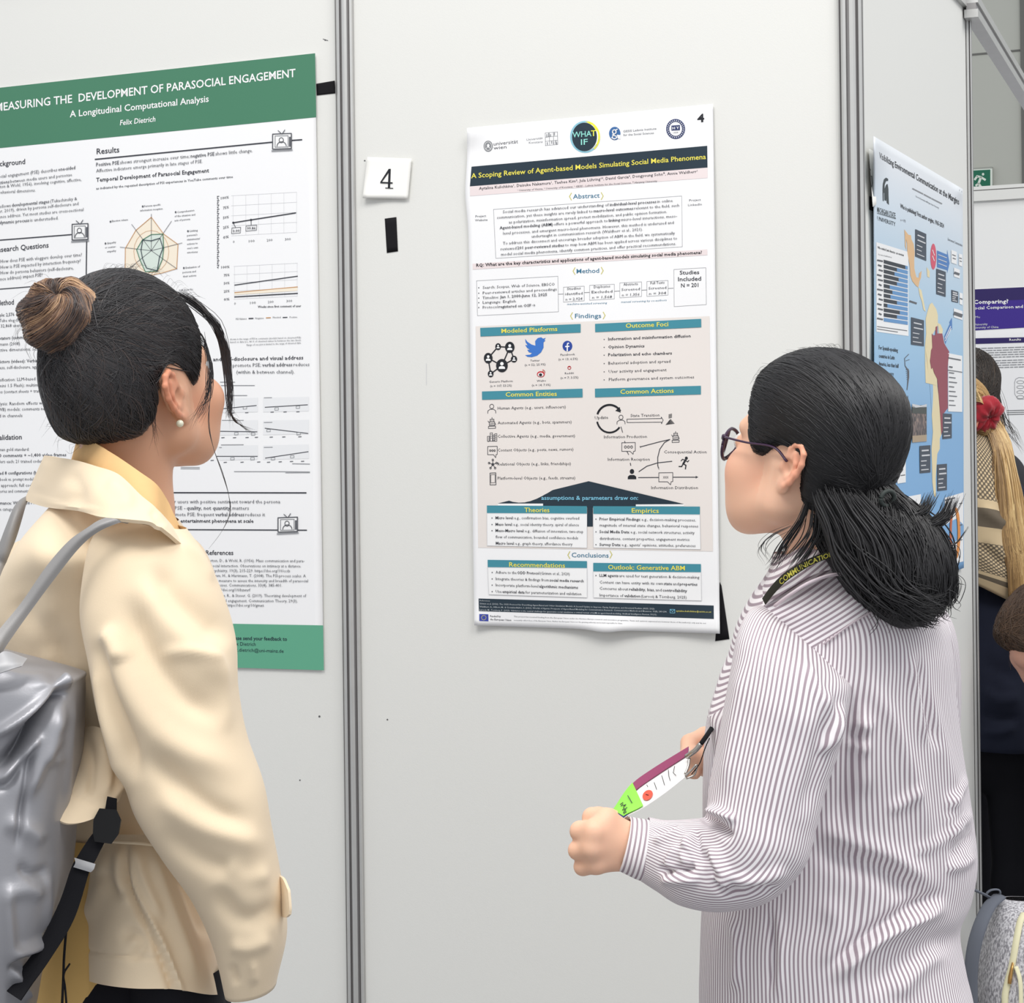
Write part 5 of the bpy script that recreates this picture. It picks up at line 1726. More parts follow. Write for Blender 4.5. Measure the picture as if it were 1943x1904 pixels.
def eyes(W, R, k, parent):
    for s in (-1, 1):
        c = W(.0865, s * .031, .012)
        V, F = [], []
        mb = MB()
        n, m_ = 16, 10
        for i in range(m_ + 1):
            th = math.pi * i / m_
            for j in range(n):
                ph = 2 * math.pi * j / n
                V.append(c + R @ (np.array((math.cos(th), math.sin(th) * math.cos(ph), math.sin(th) * math.sin(ph))) * .0122 * k))
        for i in range(m_):
            fs = [(i * n + j, i * n + (j + 1) % n, (i + 1) * n + (j + 1) % n, (i + 1) * n + j) for j in range(n)]
            mb.add(V, fs, EYE_D if i < 2 else EYE_W)
        mb.build('eye', parent, smooth=True)

def hair_cap(S0, O, R, k, poly, thick, bulk):
    """a shell of hair grown from the bare skull inside a hairline drawn in the side view"""
    X, Y, Z = np.meshgrid(*S0.ax, indexing='ij')
    L = [(R[0, i] * (X - O[0]) + R[1, i] * (Y - O[1]) + R[2, i] * (Z - O[2])) / k for i in range(3)]
    H = Field(*S0.ax)
    H.D = S0.D.copy()
    for b in bulk:
        H.ell(O + R @ (np.array(b[0]) * k), np.array(b[1]) * k, R, b[2])
    m = poly_sd(L[0], L[2], poly)
    t = thick(L[0], L[1], L[2]) * smooth01((m + .002) / .014)
    d = (H.D - t).astype(np.float32)
    H.D = np.maximum(d, (-m - .001).astype(np.float32))
    return H

def to_surface(bvh, pts, lift=0.001):
    out = []
    for p in pts:
        q, n, i, dd = bvh.find_nearest(Vector(p))
        out.append(np.array(q) + np.array(n) * lift)
    return np.array(out)

def smooth_path(p, it=2):
    p = np.array(p)
    for _ in range(it):
        p[1:-1] = 0.25 * p[:-2] + 0.5 * p[1:-1] + 0.25 * p[2:]
    return p

D1 = 2.25
R1 = head_frame(60, 14, 0)
K1 = 1.0
O1 = P(256, 756, D1)
S = Field(axis_steps([(O1[0] - .42, O1[0] - .14, .008), (O1[0] - .14, O1[0] + .14, .0021), (O1[0] + .14, O1[0] + .34, .006)]),
          axis_steps([(O1[1] - .32, O1[1] - .13, .008), (O1[1] - .13, O1[1] + .15, .0021), (O1[1] + .15, O1[1] + .4, .009)]),
          axis_steps([(O1[2] - .80, O1[2] - .16, .009), (O1[2] - .16, O1[2] + .16, .0021)]))
nb1 = P(232, 985, 2.27)
sh_r, sh_l = P(295, 1140, 2.14), P(80, 1140, 2.40)
el_r, wr_r = P(392, 1470, 2.08), P(440, 1690, 2.11)
el_l, wr_l = P(90, 1500, 2.47), P(200, 1740, 2.42)
S.cone(P(225, 1150, 2.27), P(215, 1430, 2.27), .09, .085, .05)
S.cone(P(215, 1430, 2.27), P(225, 1800, 2.28), .085, .085, .05)
S.cone(sh_r, sh_l, .045, .03, .03)
S.cone(nb1, P(220, 1140, 2.27), .052, .062, .03)
for a, b, c in ((sh_r, el_r, wr_r), (sh_l, el_l, wr_l)):
    S.chain([a, b, c], [.045, .036, .024], .02)
    hd = (c - b) / np.linalg.norm(c - b)
    S.cone(c, c + hd * .05, .026, .028, .015)
    sd = np.cross(hd, (1, 0.25, 0)); sd /= np.linalg.norm(sd)
    for f in range(4):
        o = c + hd * .06 + sd * (f - 1.5) * .017
        S.chain([o, o + hd * (.03, .036, .038, .032)[f], o + hd * (.05, .06, .062, .052)[f] + np.array((.004, .012, 0))], [.009, .0085, .0075], .004)
    S.chain([c + hd * .02 + sd * .022, c + hd * .05 + sd * .038, c + hd * .075 + sd * .036], [.011, .010, .008], .006)
W1 = lambda x, y, z: O1 + R1 @ (np.array((x, y, z)) * K1)
S.cone(W1(-.020, 0, -.03), nb1, .054, .056, .03)
head_shape(S, O1, R1, K1, ear_tilt=12, cheek=.005, nose=.008, es=1.16)
V, F = S.mesh(2)
body1 = link_mesh('body', V, F, SKIN_L, A1, smooth=True, attrs=face_attrs(V, O1, R1, K1, 0.55))
eyes(W1, R1, K1, A1)

# hair: cap, nape, bun, loose strands
B = Field(axis_steps([(O1[0] - .16, O1[0] + .15, .003)]), axis_steps([(O1[1] - .15, O1[1] + .16, .003)]), axis_steps([(O1[2] - .16, O1[2] + .19, .003)]))
B.ell(W1(-0.004, 0, 0.050), np.array((.092, .073, .078)) * K1, R1, 0.01)
B.ell(W1(-0.030, 0, 0.030), np.array((.062, .066, .065)) * K1, R1, 0.02)
B.ell(W1(.046, 0, .004), np.array((.048, .060, .074)) * K1, R1, 0.02)
B.cone(W1(-.020, 0, -.03), nb1, .056, .058, .03)
HP1 = [(.100, .112), (.086, .082), (.070, .056), (.056, .034), (.044, .010), (.034, .004), (.020, .022), (.004, .042), (-.016, .046), (-.034, .030), (-.038, .002), (-.044, -.018), (-.056, -.032), (-.090, -.033), (-.25, -.033), (-.25, .3), (.1, .3)]
H = hair_cap(B, O1, R1, K1, HP1, lambda x, y, z: .006 + .005 * smooth01((z - .02) / .10) + .003 * smooth01((-x - .02) / .06),
             [((-.052, .0, .022), (.046, .060, .066), .02), ((-.050, 0, -.002), (.036, .052, .036), .02), ((-.010, 0, .080), (.070, .060, .062), .02)])
HV, HF = H.mesh(2)
bv1 = BVHTree.FromPolygons([Vector(v) for v in HV], [tuple(f) for f in HF])
hr = Strands()
hr.addmesh(HV, HF, 0.14)
BUN = P(114, 602, 2.16)
BR = .0425
bun_root = BUN + (W1(-.06, -.01, .045) - BUN) * 0.55
line = HP1[:14]
cum = np.concatenate(((0,), np.cumsum([math.hypot(line[i + 1][0] - line[i][0], line[i + 1][1] - line[i][1]) for i in range(len(line) - 1)])))
r1 = np.random.default_rng(11)
def start_pt(f, side, j):
    s = f * cum[-1]
    i = min(len(line) - 2, int(np.searchsorted(cum, s) - 1)) if s > 0 else 0
    t = (s - cum[i]) / (cum[i + 1] - cum[i] + 1e-9)
    x = line[i][0] + (line[i + 1][0] - line[i][0]) * t
    z = line[i][1] + (line[i + 1][1] - line[i][1]) * t
    wid = .075
    if f < .16:
        wid *= (f / .16) ** .5 * r1.uniform(.1, 1)
    if f > .66:
        q = r1.uniform(0, 1.57)
        return W1(-.040 - .085 * math.cos(q) + j[0], side * .075 * math.sin(q), -.030 + j[2] + r1.uniform(0, .05))
    return W1(x - .006 + j[0], side * wid + j[1], z + .004 + j[2])
for q in range(2600):
    f = r1.uniform(0, 1) ** 0.85
    side = -1 if q % 4 else 1
    a = start_pt(f, side, r1.normal(0, .004, 3))
    e = bun_root + R1 @ np.array((r1.normal(0, .008), r1.normal(0, .022), r1.normal(0, .018)))
    if r1.uniform() < .5:
        a = a + (e - a) * r1.uniform(0, .6)
    mid = (a + e) / 2 + R1 @ np.array((.0, side * .05, .045 if f < .5 else -.005))
    t = np.linspace(0, 1, 15)[:, None]
    path = (1 - t) ** 2 * a + 2 * t * (1 - t) * mid + t ** 2 * e
    path = to_surface(bv1, path, r1.uniform(.0002, .0018))
    path = smooth_path(path)
    tone = np.clip(r1.normal(.24, .10), .02, .5) + np.linspace(0, r1.uniform(0, .22), 15)
    hr.add(path, r1.uniform(.0005, .0012), tone)
comb(hr, bv1, HV, W1(-.01, 0, .03), bun_root, R1, 2600, r1, 5, .24, spread=(.008, .022, .018), keep=lambda L: L[1] < .04)
# the bun: a wound knot whose locks fan out from an off-centre swirl and wrap around
ax = (P(116, 556, 2.16) - BUN); ax = ax / np.linalg.norm(ax) * .75 + np.array((0.0, -.66, 0.0)); ax /= np.linalg.norm(ax)
e1 = np.cross(ax, (0, 0, 1.0)); e1 /= np.linalg.norm(e1); e2 = np.cross(ax, e1)
def bun_r(th, ph):
    return BR * (1 + .055 * math.sin(4 * (ph + 1.5 * th)) + .03 * math.sin(7 * ph - 3 * th)) * (1 - .30 * math.exp(-(th / .22) ** 2))
bn = 48
BVv, BF = [], []
for i in range(33):
    th = math.pi * i / 32
    for j in range(bn):
        ph = 2 * math.pi * j / bn
        d = math.cos(th) * ax + math.sin(th) * (math.cos(ph) * e1 + math.sin(ph) * e2)
        BVv.append(BUN + d * bun_r(th, ph) * np.array((1.04, .95, 1.0)))
for i in range(32):
    for j in range(bn):
        BF.append((i * bn + j, (i + 1) * bn + j, (i + 1) * bn + (j + 1) % bn, i * bn + (j + 1) % bn))
hr.addmesh(BVv, BF, .5)
for q in range(1100):
    ph0 = r1.uniform(0, 6.283)
    th0, th1 = r1.uniform(.08, 1.2), r1.uniform(1.2, 2.9)
    tw = r1.normal(1.15, .15)
    pth = []
    lf = r1.uniform(.0, .0016)
    for th in np.linspace(th0, th1, 14):
        ph = ph0 - tw * (th - .1)
        d = math.cos(th) * ax + math.sin(th) * (math.cos(ph) * e1 + math.sin(ph) * e2)
        pth.append(BUN + d * (bun_r(th, ph) + lf) * np.array((1.04, .95, 1.0)))
    lock = .5 + .5 * math.sin(3 * ph0 + 1.0)
    tone = np.clip(.55 + .40 * lock * r1.uniform(.4, 1.1) + r1.normal(0, .1), .2, .98) * np.linspace(1.0, r1.uniform(.75, 1.1), 14)
    hr.add(pth, r1.uniform(.0005, .0011), np.clip(tone, 0, 1))
# loose fringe in front of the temple and single hairs
def bez(pts, n=18):
    return catmull([P(*p) for p in pts], max(2, n // (len(pts) - 1)))
for q in range(70):
    j = r1.normal(0, 1, 6)
    sp = r1.uniform(0, 1)
    hr.add(bez([(338 + 6 * j[0], 556 + 4 * j[1], 2.27), (372 + 5 * j[0], 579 + 4 * j[1], 2.275), (404 + 8 * sp + 4 * j[2], 615 + 4 * j[1], 2.285), (418 + 16 * sp + 2 * j[3], 665, 2.295), (430 + 9 * sp + 2 * j[4], 720, 2.30), (436 + 3 * j[4], 765, 2.30), (437 + 5 * j[5], 785 + 10 * abs(j[1]), 2.30)]), r1.uniform(.0003, .0006), np.clip(.28 + .06 * j[0], 0, 1))
for q in range(10):
    j = r1.normal(0, 1, 4)
    hr.add(bez([(430, 700 + 8 * j[0], 2.30), (434, 760, 2.30), (439 + j[1], 787, 2.30), (452 + 2 * j[2], 803 + 2 * j[1], 2.30), (478 + 5 * j[3], 822 + 3 * j[2], 2.30)]), .0004, .3)
for q in range(26):
    j = r1.normal(0, 1, 4)
    hr.add(bez([(366 + 5 * j[0], 622 + 6 * j[1], 2.20), (388 + 3 * j[0], 650 + 6 * j[1], 2.21), (398 + 3 * j[2], 690, 2.21), (397 + 3 * j[2], 730 + 10 * j[1], 2.21), (384 + 5 * j[3], 775, 2.205), (368 + 6 * j[3], 800 + 8 * j[1], 2.20)]), .0003, .26)
for q in range(3):
    hr.add(bez([(388, 630, 2.22), (399 + q, 720, 2.21), (397 - q, 800, 2.205), (405, 850, 2.205), (420 + q, 895, 2.2), (434, 940, 2.2), (437 - q, 975, 2.2), (420, 1010, 2.2), (396, 1042, 2.2)], 40), .00028, .34, tip=.8)
for q in range(16):                                  # hairs behind the ear, on the nape
    j = r1.normal(0, 1, 4)
    hr.add(bez([(296 + 3 * j[0], 735, 2.17), (290 + 3 * j[1], 770, 2.17), (290 + 4 * j[1], 800 + 8 * j[2], 2.175), (298 + 6 * j[3], 835 + 14 * j[2], 2.185)]), .0002, .2)
for q in range(100):                                 # flyaways around the outline
    a = r1.uniform(0, 1)
    if a < .45:
        x0, y0 = r1.uniform(190, 372), 0
        y0 = 510 + .0048 * max(0, x0 - 245) ** 2
        w_ = r1.uniform(12, 40); c = [(x0, y0 + 10, 2.2), (x0 + w_ * .5, y0 - r1.uniform(2, 9), 2.2), (x0 + w_, y0 + r1.uniform(-12, 12), 2.2)]
    elif a < .7:
        t = r1.uniform(1.6, 5.2)
        c = [(121 + 78 * math.cos(t), 604 - 78 * math.sin(t), 2.18), (121 + 92 * math.cos(t + .1), 604 - 92 * math.sin(t + .1), 2.18), (121 + r1.uniform(92, 112) * math.cos(t + .35), 604 - r1.uniform(90, 112) * math.sin(t + .35), 2.18)]
    else:
        y0 = r1.uniform(700, 850)
        x0 = 104 if y0 < 800 else 104 + (y0 - 800) * .9
        c = [(x0 + 8, y0, 2.2), (x0 - r1.uniform(4, 14), y0 + r1.normal(8, 8), 2.2), (x0 - r1.uniform(2, 34), y0 + r1.normal(26, 14), 2.2)]
    hr.add(bez(c, 12), r1.uniform(.0001, .00017), r1.uniform(.2, .5), tip=.6)
hair1 = hr.build('hair', HAIR_L, A1)

# pearl earring
mb = MB()
c = P(342, 804, 2.200)
c = c + np.array((0, -.002, 0))
V, F = [], []
for i in range(13):
    for j in range(20):
        th, ph = math.pi * i / 12, 2 * math.pi * j / 20
        V.append(c + .0043 * np.array((math.sin(th) * math.cos(ph), math.sin(th) * math.sin(ph), math.cos(th))))
for i in range(12):
    for j in range(20):
        F.append((i * 20 + j, (i + 1) * 20 + j, (i + 1) * 20 + (j + 1) % 20, i * 20 + (j + 1) % 20))
link_mesh('pearl_earring', V, F, mat('pearl', (226, 224, 200), 0.18, 0.6, coat=.6), A1, smooth=True)

# jacket
G = loft([(130, 930, 334, 990, 2.26, .075), (92, 968, 352, 1020, 2.255, .115), (40, 1035, 380, 1052, 2.25, .152), (5, 1110, 405, 1115, 2.26, .14), (0, 1220, 410, 1220, 2.28, .14), (30, 1370, 395, 1370, 2.285, .125), (60, 1490, 375, 1490, 2.285, .115), (80, 1595, 372, 1595, 2.285, .11), (90, 1680, 395, 1685, 2.285, .12)], 100, 12, 2.2)
seam_arm = [(144, 1046), (165, 1163), (172, 1252), (191, 1355)]
jacket = cloth('jacket', G, M_JACKET, A1, strokes=[
    ([(60, 1000), (100, 1120), (60, 1240)], 26, .006), ([(100, 1180), (130, 1300), (160, 1420)], 20, -.008), ([(30, 1130), (70, 1180), (120, 1200)], 22, -.005),
    ([(80, 1230), (120, 1270), (160, 1290)], 16, .005), ([(150, 1010), (158, 1090), (168, 1170), (176, 1260)], 5, -.003), ([(130, 1010), (140, 1090), (152, 1160)], 7, .0015)],
    noise=[(5, 18, .0015, (1, 1, .6))])
G = loft([(222, 982, 352, 1004, 2.135, .04), (178, 1028, 388, 1062, 2.13, .07), (160, 1150, 424, 1142, 2.12, .085), (174, 1262, 446, 1222, 2.11, .09), (194, 1372, 452, 1312, 2.10, .088), (230, 1462, 470, 1402, 2.09, .082), (256, 1545, 503, 1502, 2.085, .078), (308, 1625, 521, 1610, 2.085, .07), (366, 1705, 538, 1705, 2.09, .06), (408, 1788, 540, 1775, 2.10, .054), (430, 1886, 522, 1868, 2.11, .044)], 110, 14, 2.25)
SLV = [([(290, 1060), (330, 1130), (400, 1190), (440, 1230)], 24, -.009), ([(260, 1080), (300, 1170), (380, 1250), (445, 1310)], 26, .009), ([(240, 1120), (275, 1230), (350, 1320), (440, 1375)], 24, -.010),
       ([(205, 1170), (230, 1280), (300, 1390), (400, 1450), (470, 1480)], 30, .010), ([(185, 1200), (205, 1300), (240, 1400), (262, 1490)], 16, -.012), ([(190, 1195), (215, 1215), (240, 1260)], 14, .010),
       ([(180, 1230), (200, 1340), (225, 1430), (245, 1520)], 11, .012), ([(300, 1240), (370, 1242), (420, 1252)], 12, .005), ([(270, 1420), (330, 1480), (410, 1540), (490, 1570)], 22, -.008),
       ([(290, 1500), (370, 1560), (450, 1590), (515, 1620)], 24, .008), ([(300, 1570), (380, 1630), (460, 1660), (520, 1680)], 20, -.007), ([(400, 1680), (450, 1740), (500, 1740), (535, 1700)], 20, -.008), ([(420, 1640), (470, 1665), (520, 1660)], 18, .007),
       ([(430, 1790), (470, 1800), (520, 1780)], 14, .005), ([(440, 1830), (450, 1870)], 8, -.004), ([(480, 1820), (482, 1870)], 8, .004), ([(390, 1200), (420, 1300), (430, 1400)], 16, .005), ([(330, 1020), (380, 1060), (410, 1110)], 10, .003)]
sleeve = cloth('sleeve', G, M_JACKET, A1, strokes=SLV, noise=[(8, 20, .0018, (1, 1, .7)), (9, 55, .0006, (1, 1, 1))], lip=(False, True))
# far sleeve, hanging on the other side of the body
sl, el, wl = sh_l, el_l, wr_l
pth = catmull([sl + np.array((.03, -.02, .03)), sl, (sl + el) / 2, el, (el + wl) / 2, wl], 8)
v, f = tube_vf(pth, np.interp(np.linspace(0, 1, len(pth)), [0, .15, .5, .8, 1], [.05, .074, .070, .06, .05]), 28)
link_mesh('sleeve', v, f, M_JACKET, A1, smooth=True)
# skirt of the jacket, pleated under the waist seam
rows = []
for (y, xs, ds) in ((1585, (185, 215, 255, 300, 345, 375), (2.18, 2.15, 2.135, 2.14, 2.17, 2.24)), (1640, (165, 205, 250, 305, 360, 396), (2.18, 2.135, 2.12, 2.125, 2.16, 2.25)), (1720, (146, 196, 250, 312, 378, 418), (2.19, 2.13, 2.11, 2.115, 2.15, 2.26)), (1800, (138, 190, 250, 320, 392, 430), (2.20, 2.125, 2.10, 2.105, 2.15, 2.27)), (1872, (137, 190, 254, 330, 400, 436), (2.205, 2.12, 2.095, 2.10, 2.145, 2.28))):
    rows.append([(x, y + (0 if y < 1860 else (-18, -4, 4, 6, 16, 14)[i]), d) for i, (x, d) in enumerate(zip(xs, ds))])
G = patch(rows, 16, 16)
cloth('jacket_skirt', G, M_JACKET, A1, strokes=[([(246, 1590), (250, 1680), (300, 1790), (335, 1880)], 9, -.010, 's', 'end'), ([(258, 1590), (270, 1660), (310, 1760)], 12, .008), ([(285, 1595), (310, 1680), (350, 1790), (380, 1880)], 14, .007), ([(230, 1600), (228, 1680), (250, 1720)], 12, .007),
    ([(190, 1650), (220, 1690), (250, 1700)], 12, -.006), ([(225, 1790), (250, 1770), (275, 1790), (240, 1830)], 12, -.006), ([(140, 1795), (200, 1812), (330, 1822)], 4, -.002), ([(340, 1650), (370, 1720), (400, 1790)], 14, -.008), ([(200, 1600), (190, 1680), (160, 1760)], 14, .006)],
    noise=[(15, 24, .0015, (1, 1, .6))], thick=.002)
# waist seam and yoke flap
rows = [[(140, 1400, 2.13), (165, 1380, 2.12), (195, 1385, 2.105), (225, 1425, 2.10), (243, 1452, 2.09)], [(135, 1460, 2.09), (158, 1450, 2.085), (190, 1455, 2.08), (222, 1470, 2.09), (240, 1478, 2.085)], [(122, 1520, 2.05), (145, 1520, 2.05), (178, 1520, 2.055), (212, 1518, 2.065), (234, 1500, 2.08)], [(104, 1553, 2.03), (128, 1563, 2.03), (160, 1560, 2.04), (195, 1545, 2.055), (226, 1520, 2.08)]]
G = patch(rows, 12, 12)
cloth('jacket_flap', G, M_JACKET, A1, strokes=[([(160, 1390), (175, 1450), (170, 1520)], 10, -.005), ([(190, 1400), (205, 1460), (200, 1520)], 10, .005), ([(116, 1500), (150, 1512), (190, 1535)], 3, -.0015)], thick=.003)
v, f = tube_vf(catmull([P(178, 1592, 2.135), P(215, 1597, 2.118), P(260, 1600, 2.11), P(300, 1604, 2.115), P(345, 1607, 2.13)], 6), .0035, 8, flat=.6)
link_mesh('waist_seam', v, f, M_JACKET, A1, smooth=True)
# collar: ochre inner stand and folded outer leaf
G = patch([[(236, 900, 2.40), (166, 838, 2.36), (146, 836, 2.27), (166, 834, 2.20), (190, 847, 2.165), (224, 867, 2.145), (265, 895, 2.135), (298, 919, 2.142), (319, 949, 2.165), (331, 974, 2.17), (357, 1026, 2.185)],
           [(236, 930, 2.41), (150, 885, 2.37), (134, 880, 2.28), (155, 880, 2.205), (184, 890, 2.155), (220, 906, 2.13), (262, 935, 2.115), (296, 958, 2.12), (320, 985, 2.145), (336, 1006, 2.155), (356, 1030, 2.175)],
           [(238, 960, 2.42), (140, 925, 2.38), (124, 915, 2.29), (150, 925, 2.20), (180, 935, 2.14), (218, 950, 2.115), (260, 975, 2.10), (296, 996, 2.105), (322, 1016, 2.13), (340, 1030, 2.14), (356, 1036, 2.165)]], 6, 7)
cloth('collar_lining', G, M_LINING, A1, noise=[(21, 40, .0008, (1, 1, 1))], thick=.003)
G = patch([[(150, 880, 2.42), (110, 868, 2.39), (84, 865, 2.31), (140, 873, 2.19), (183, 885, 2.135), (224, 900, 2.108), (265, 938, 2.092), (298, 965, 2.092), (324, 994, 2.115), (340, 1014, 2.13), (358, 1027, 2.155)],
           [(130, 910, 2.44), (88, 908, 2.40), (66, 906, 2.34), (118, 920, 2.17), (168, 929, 2.095), (208, 942, 2.07), (256, 962, 2.07), (296, 976, 2.07), (322, 1000, 2.085), (342, 1022, 2.11), (362, 1036, 2.145)],
           [(110, 945, 2.45), (66, 944, 2.41), (47, 949, 2.35), (88, 963, 2.20), (147, 970, 2.095), (191, 981, 2.055), (244, 986, 2.045), (290, 992, 2.05), (318, 1010, 2.065), (344, 1032, 2.095), (368, 1050, 2.14)]], 8, 7)
cloth('collar', G, M_JACKET, A1, strokes=[([(70, 935), (85, 900), (92, 870)], 8, .004), ([(130, 890), (150, 930), (140, 960)], 14, -.004), ([(200, 910), (240, 945), (230, 975)], 14, .005), ([(285, 965), (300, 985), (310, 1000)], 8, -.004), ([(54, 942), (120, 960), (200, 970)], 4, .0025)], thick=.004)
# armhole seam, button tab on the cuff
G = patch([[(524, 1660, 2.10), (536, 1668, 2.075), (546, 1690, 2.06)], [(528, 1700, 2.09), (540, 1708, 2.065), (549, 1722, 2.055)], [(530, 1738, 2.09), (541, 1742, 2.065), (548, 1736, 2.055)]], 5, 5)
cloth('cuff_tab', G, M_JACKET, A1, thick=.003)
# top and trousers under the jacket
G = loft([(70, 1560, 360, 1570, 2.28, .11), (66, 1700, 385, 1700, 2.28, .125), (64, 1850, 400, 1850, 2.28, .135), (70, 1960, 410, 1930, 2.28, .135)], 60, 8)
cloth('top', G, M_SHIRTY, A1, noise=[(31, 30, .002, (1, 1, .3))])
def leg_loft(x0, x1, d):
    return loft([(x0, 1830, x1, 1830, d, .085), (x0 + 5, 2100, x1, 2100, d, .085), (x0 + 25, 2600, x1 - 20, 2600, d, .07), (x0 + 35, 3120, x1 - 25, 3120, d, .06)], 40, 6)
mbv, mbf = [], []
for g in (loft([(90, 1780, 428, 1780, 2.27, .12), (84, 1900, 436, 1900, 2.27, .135), (88, 2080, 430, 2080, 2.27, .13)], 60, 6), leg_loft(80, 262, 2.33), leg_loft(240, 425, 2.20)):
    n = sum(len(a) for a in mbv)
    mbv.append(g.reshape(-1, 3)); ff = grid_faces(*g.shape[:2])
    if not orient_out(mbv[-1], ff, np.repeat(g.mean(1), g.shape[1], 0)):
        ff = ff[:, ::-1]
    mbf.append(ff + n)
link_mesh('trousers', np.concatenate(mbv), np.concatenate(mbf), M_BLACKT, A1, smooth=True)
def shoe(c, az, m, parent, L=.25):
    a = math.radians(az)
    R = np.stack((np.array((math.cos(a), math.sin(a), 0)), np.array((-math.sin(a), math.cos(a), 0)), np.array((0, 0, 1.0))), 1)
    S_ = Field(axis_steps([(c[0] - .2, c[0] + .2, .008)]), axis_steps([(c[1] - .2, c[1] + .2, .008)]), axis_steps([(0.0, .16, .008)]))
    S_.ell(c + R @ np.array((.05, 0, .04)), np.array((.11, .043, .036)), R, .01).ell(c + R @ np.array((-.03, 0, .06)), np.array((.05, .04, .055)), R, .02)
    V, F = S_.mesh(1)
    V[:, 2] = np.maximum(V[:, 2], .004)
    link_mesh('shoe', V, F, m, parent, smooth=True)
M_SHOE = mat('shoe_leather', (60, 58, 60), 0.5)
for x, d in ((175, 2.33), (330, 2.20)):
    c = P(x, 3200, d); c[2] = 0
    shoe(c, 40, M_SHOE, A1)
# ------------------------------------------------------------------ silver backpack on her back
M_SILVER = mat('silver_fabric', (158, 158, 163), 0.40, 0.5, 0.35, noise=0.05, nscale=14, bump=0.05, bscale=500)
M_STRAP = mat('grey_strap', (150, 148, 147), 0.55, 0.4, 0.2, bump=0.1, bscale=900)
M_WEB = mat('black_webbing', (22, 22, 26), 0.85, 0.2, bump=0.2, bscale=1200)
M_BUCK = mat('black_plastic', (12, 12, 14), 0.5, 0.3)
M_TAB = mat('silver_tab', (166, 166, 168), 0.5, 0.4, 0.3)
BP = empty('backpack', P(-30, 1990, 2.08), 'silver grey roll-top backpack worn on the beige jacket', 'backpack')
G = loft([(-190, 1224, 0, 1236, 2.08, .002), (-200, 1215, 20, 1238, 2.08, .03), (-215, 1250, 140, 1278, 2.08, .075), (-220, 1300, 150, 1300, 2.07, .09), (-220, 1392, 147, 1390, 2.07, .095), (-220, 1480, 138, 1480, 2.07, .10), (-220, 1570, 130, 1570, 2.07, .105),
          (-220, 1690, 120, 1692, 2.07, .105), (-215, 1780, 96, 1780, 2.07, .10), (-205, 1860, 72, 1860, 2.07, .09), (-190, 1950, 52, 1950, 2.07, .07), (-150, 1990, 10, 1990, 2.07, .02)], 260, 16, 3.0)
cloth('body', G, M_SILVER, BP, strokes=[
    ([(120, 1298), (78, 1336), (30, 1372), (-30, 1410)], 9, .015, 'r', 'start'), ([(112, 1316), (72, 1366), (30, 1420), (-20, 1470)], 12, -.032, 'r', 'start'), ([(126, 1330), (100, 1390), (70, 1460), (40, 1530)], 14, .010), ([(80, 1385), (40, 1440), (-10, 1500)], 9, .012),
    ([(64, 1400), (54, 1460), (44, 1520), (30, 1620)], 7, -.010), ([(50, 1420), (20, 1480), (-20, 1500)], 9, -.010), ([(140, 1300), (132, 1420), (124, 1560)], 7, .004), ([(120, 1390), (90, 1440), (132, 1440)], 10, .004),
    ([(30, 1640), (60, 1660), (100, 1650)], 9, -.006), ([(10, 1670), (16, 1760), (20, 1850)], 12, .008), ([(90, 1640), (92, 1720), (88, 1790)], 8, .004), ([(16, 1810), (60, 1800), (90, 1780)], 10, .009), ([(10, 1840), (50, 1826), (80, 1812)], 9, -.009),
    ([(20, 1830), (40, 1870), (60, 1904)], 8, .008), ([(0, 1560), (40, 1570), (90, 1600)], 16, .006), ([(0, 1700), (50, 1690), (90, 1700)], 14, .006), ([(-30, 1270), (40, 1290), (110, 1290)], 12, .006)],
    noise=[(41, 22, .002, (1, 1, .5)), (42, 60, .0006, (1, 1, 1))])
G = patch([[(-60, 1262, 1.985), (-10, 1246, 1.985), (12, 1236, 1.99), (52, 1250, 2.0)], [(-50, 1275, 1.975), (0, 1262, 1.975), (25, 1256, 1.98), (46, 1258, 1.99)], [(-40, 1290, 1.972), (5, 1276, 1.972), (28, 1268, 1.977), (42, 1264, 1.985)]], 5, 5)
cloth('strap_anchor', G, M_TAB, BP, thick=.002)
G = patch([[(-14, 1213, 2.02), (0, 1193, 2.03), (41, 1143, 2.045), (88, 1075, 2.05), (129, 1028, 2.05), (165, 1002, 2.048), (191, 986, 2.05), (223, 979, 2.055), (262, 985, 2.075)],
           [(-2, 1228, 2.015), (8, 1206, 2.025), (47, 1154, 2.04), (93, 1090, 2.044), (138, 1035, 2.044), (174, 1006, 2.042), (205, 990, 2.044), (234, 983, 2.052), (256, 987, 2.075)],
           [(2, 1244, 2.02), (16, 1220, 2.028), (54, 1166, 2.042), (99, 1105, 2.046), (148, 1043, 2.046), (183, 1012, 2.044), (219, 995, 2.046), (244, 989, 2.054), (252, 990, 2.075)]], 6, 8)
cloth('shoulder_strap', G, M_STRAP, BP, thick=.004)
G = patch([[(-75, 1230, 2.10), (-32, 1150, 2.24), (-8, 1062, 2.30), (2, 1040, 2.30), (18, 998, 2.305), (33, 962, 2.32), (50, 945, 2.36)], [(-68, 1236, 2.09), (-24, 1158, 2.23), (-2, 1078, 2.288), (9, 1048, 2.288), (23, 1005, 2.294), (38, 963, 2.315), (52, 947, 2.36)], [(-60, 1242, 2.095), (-14, 1164, 2.235), (6, 1085, 2.29), (16, 1050, 2.29), (28, 1012, 2.30), (43, 966, 2.318), (54, 950, 2.36)]], 5, 6)
cloth('shoulder_strap', G, M_STRAP, BP, thick=.004)
def web(name, L, Rr, m, th=.0025, nu=6):
    M_ = [((a[0] + b[0]) / 2, (a[1] + b[1]) / 2, (a[2] + b[2]) / 2 - .001) for a, b in zip(L, Rr)]
    return cloth(name, patch([L, M_, Rr], 3, nu), m, BP, thick=th)
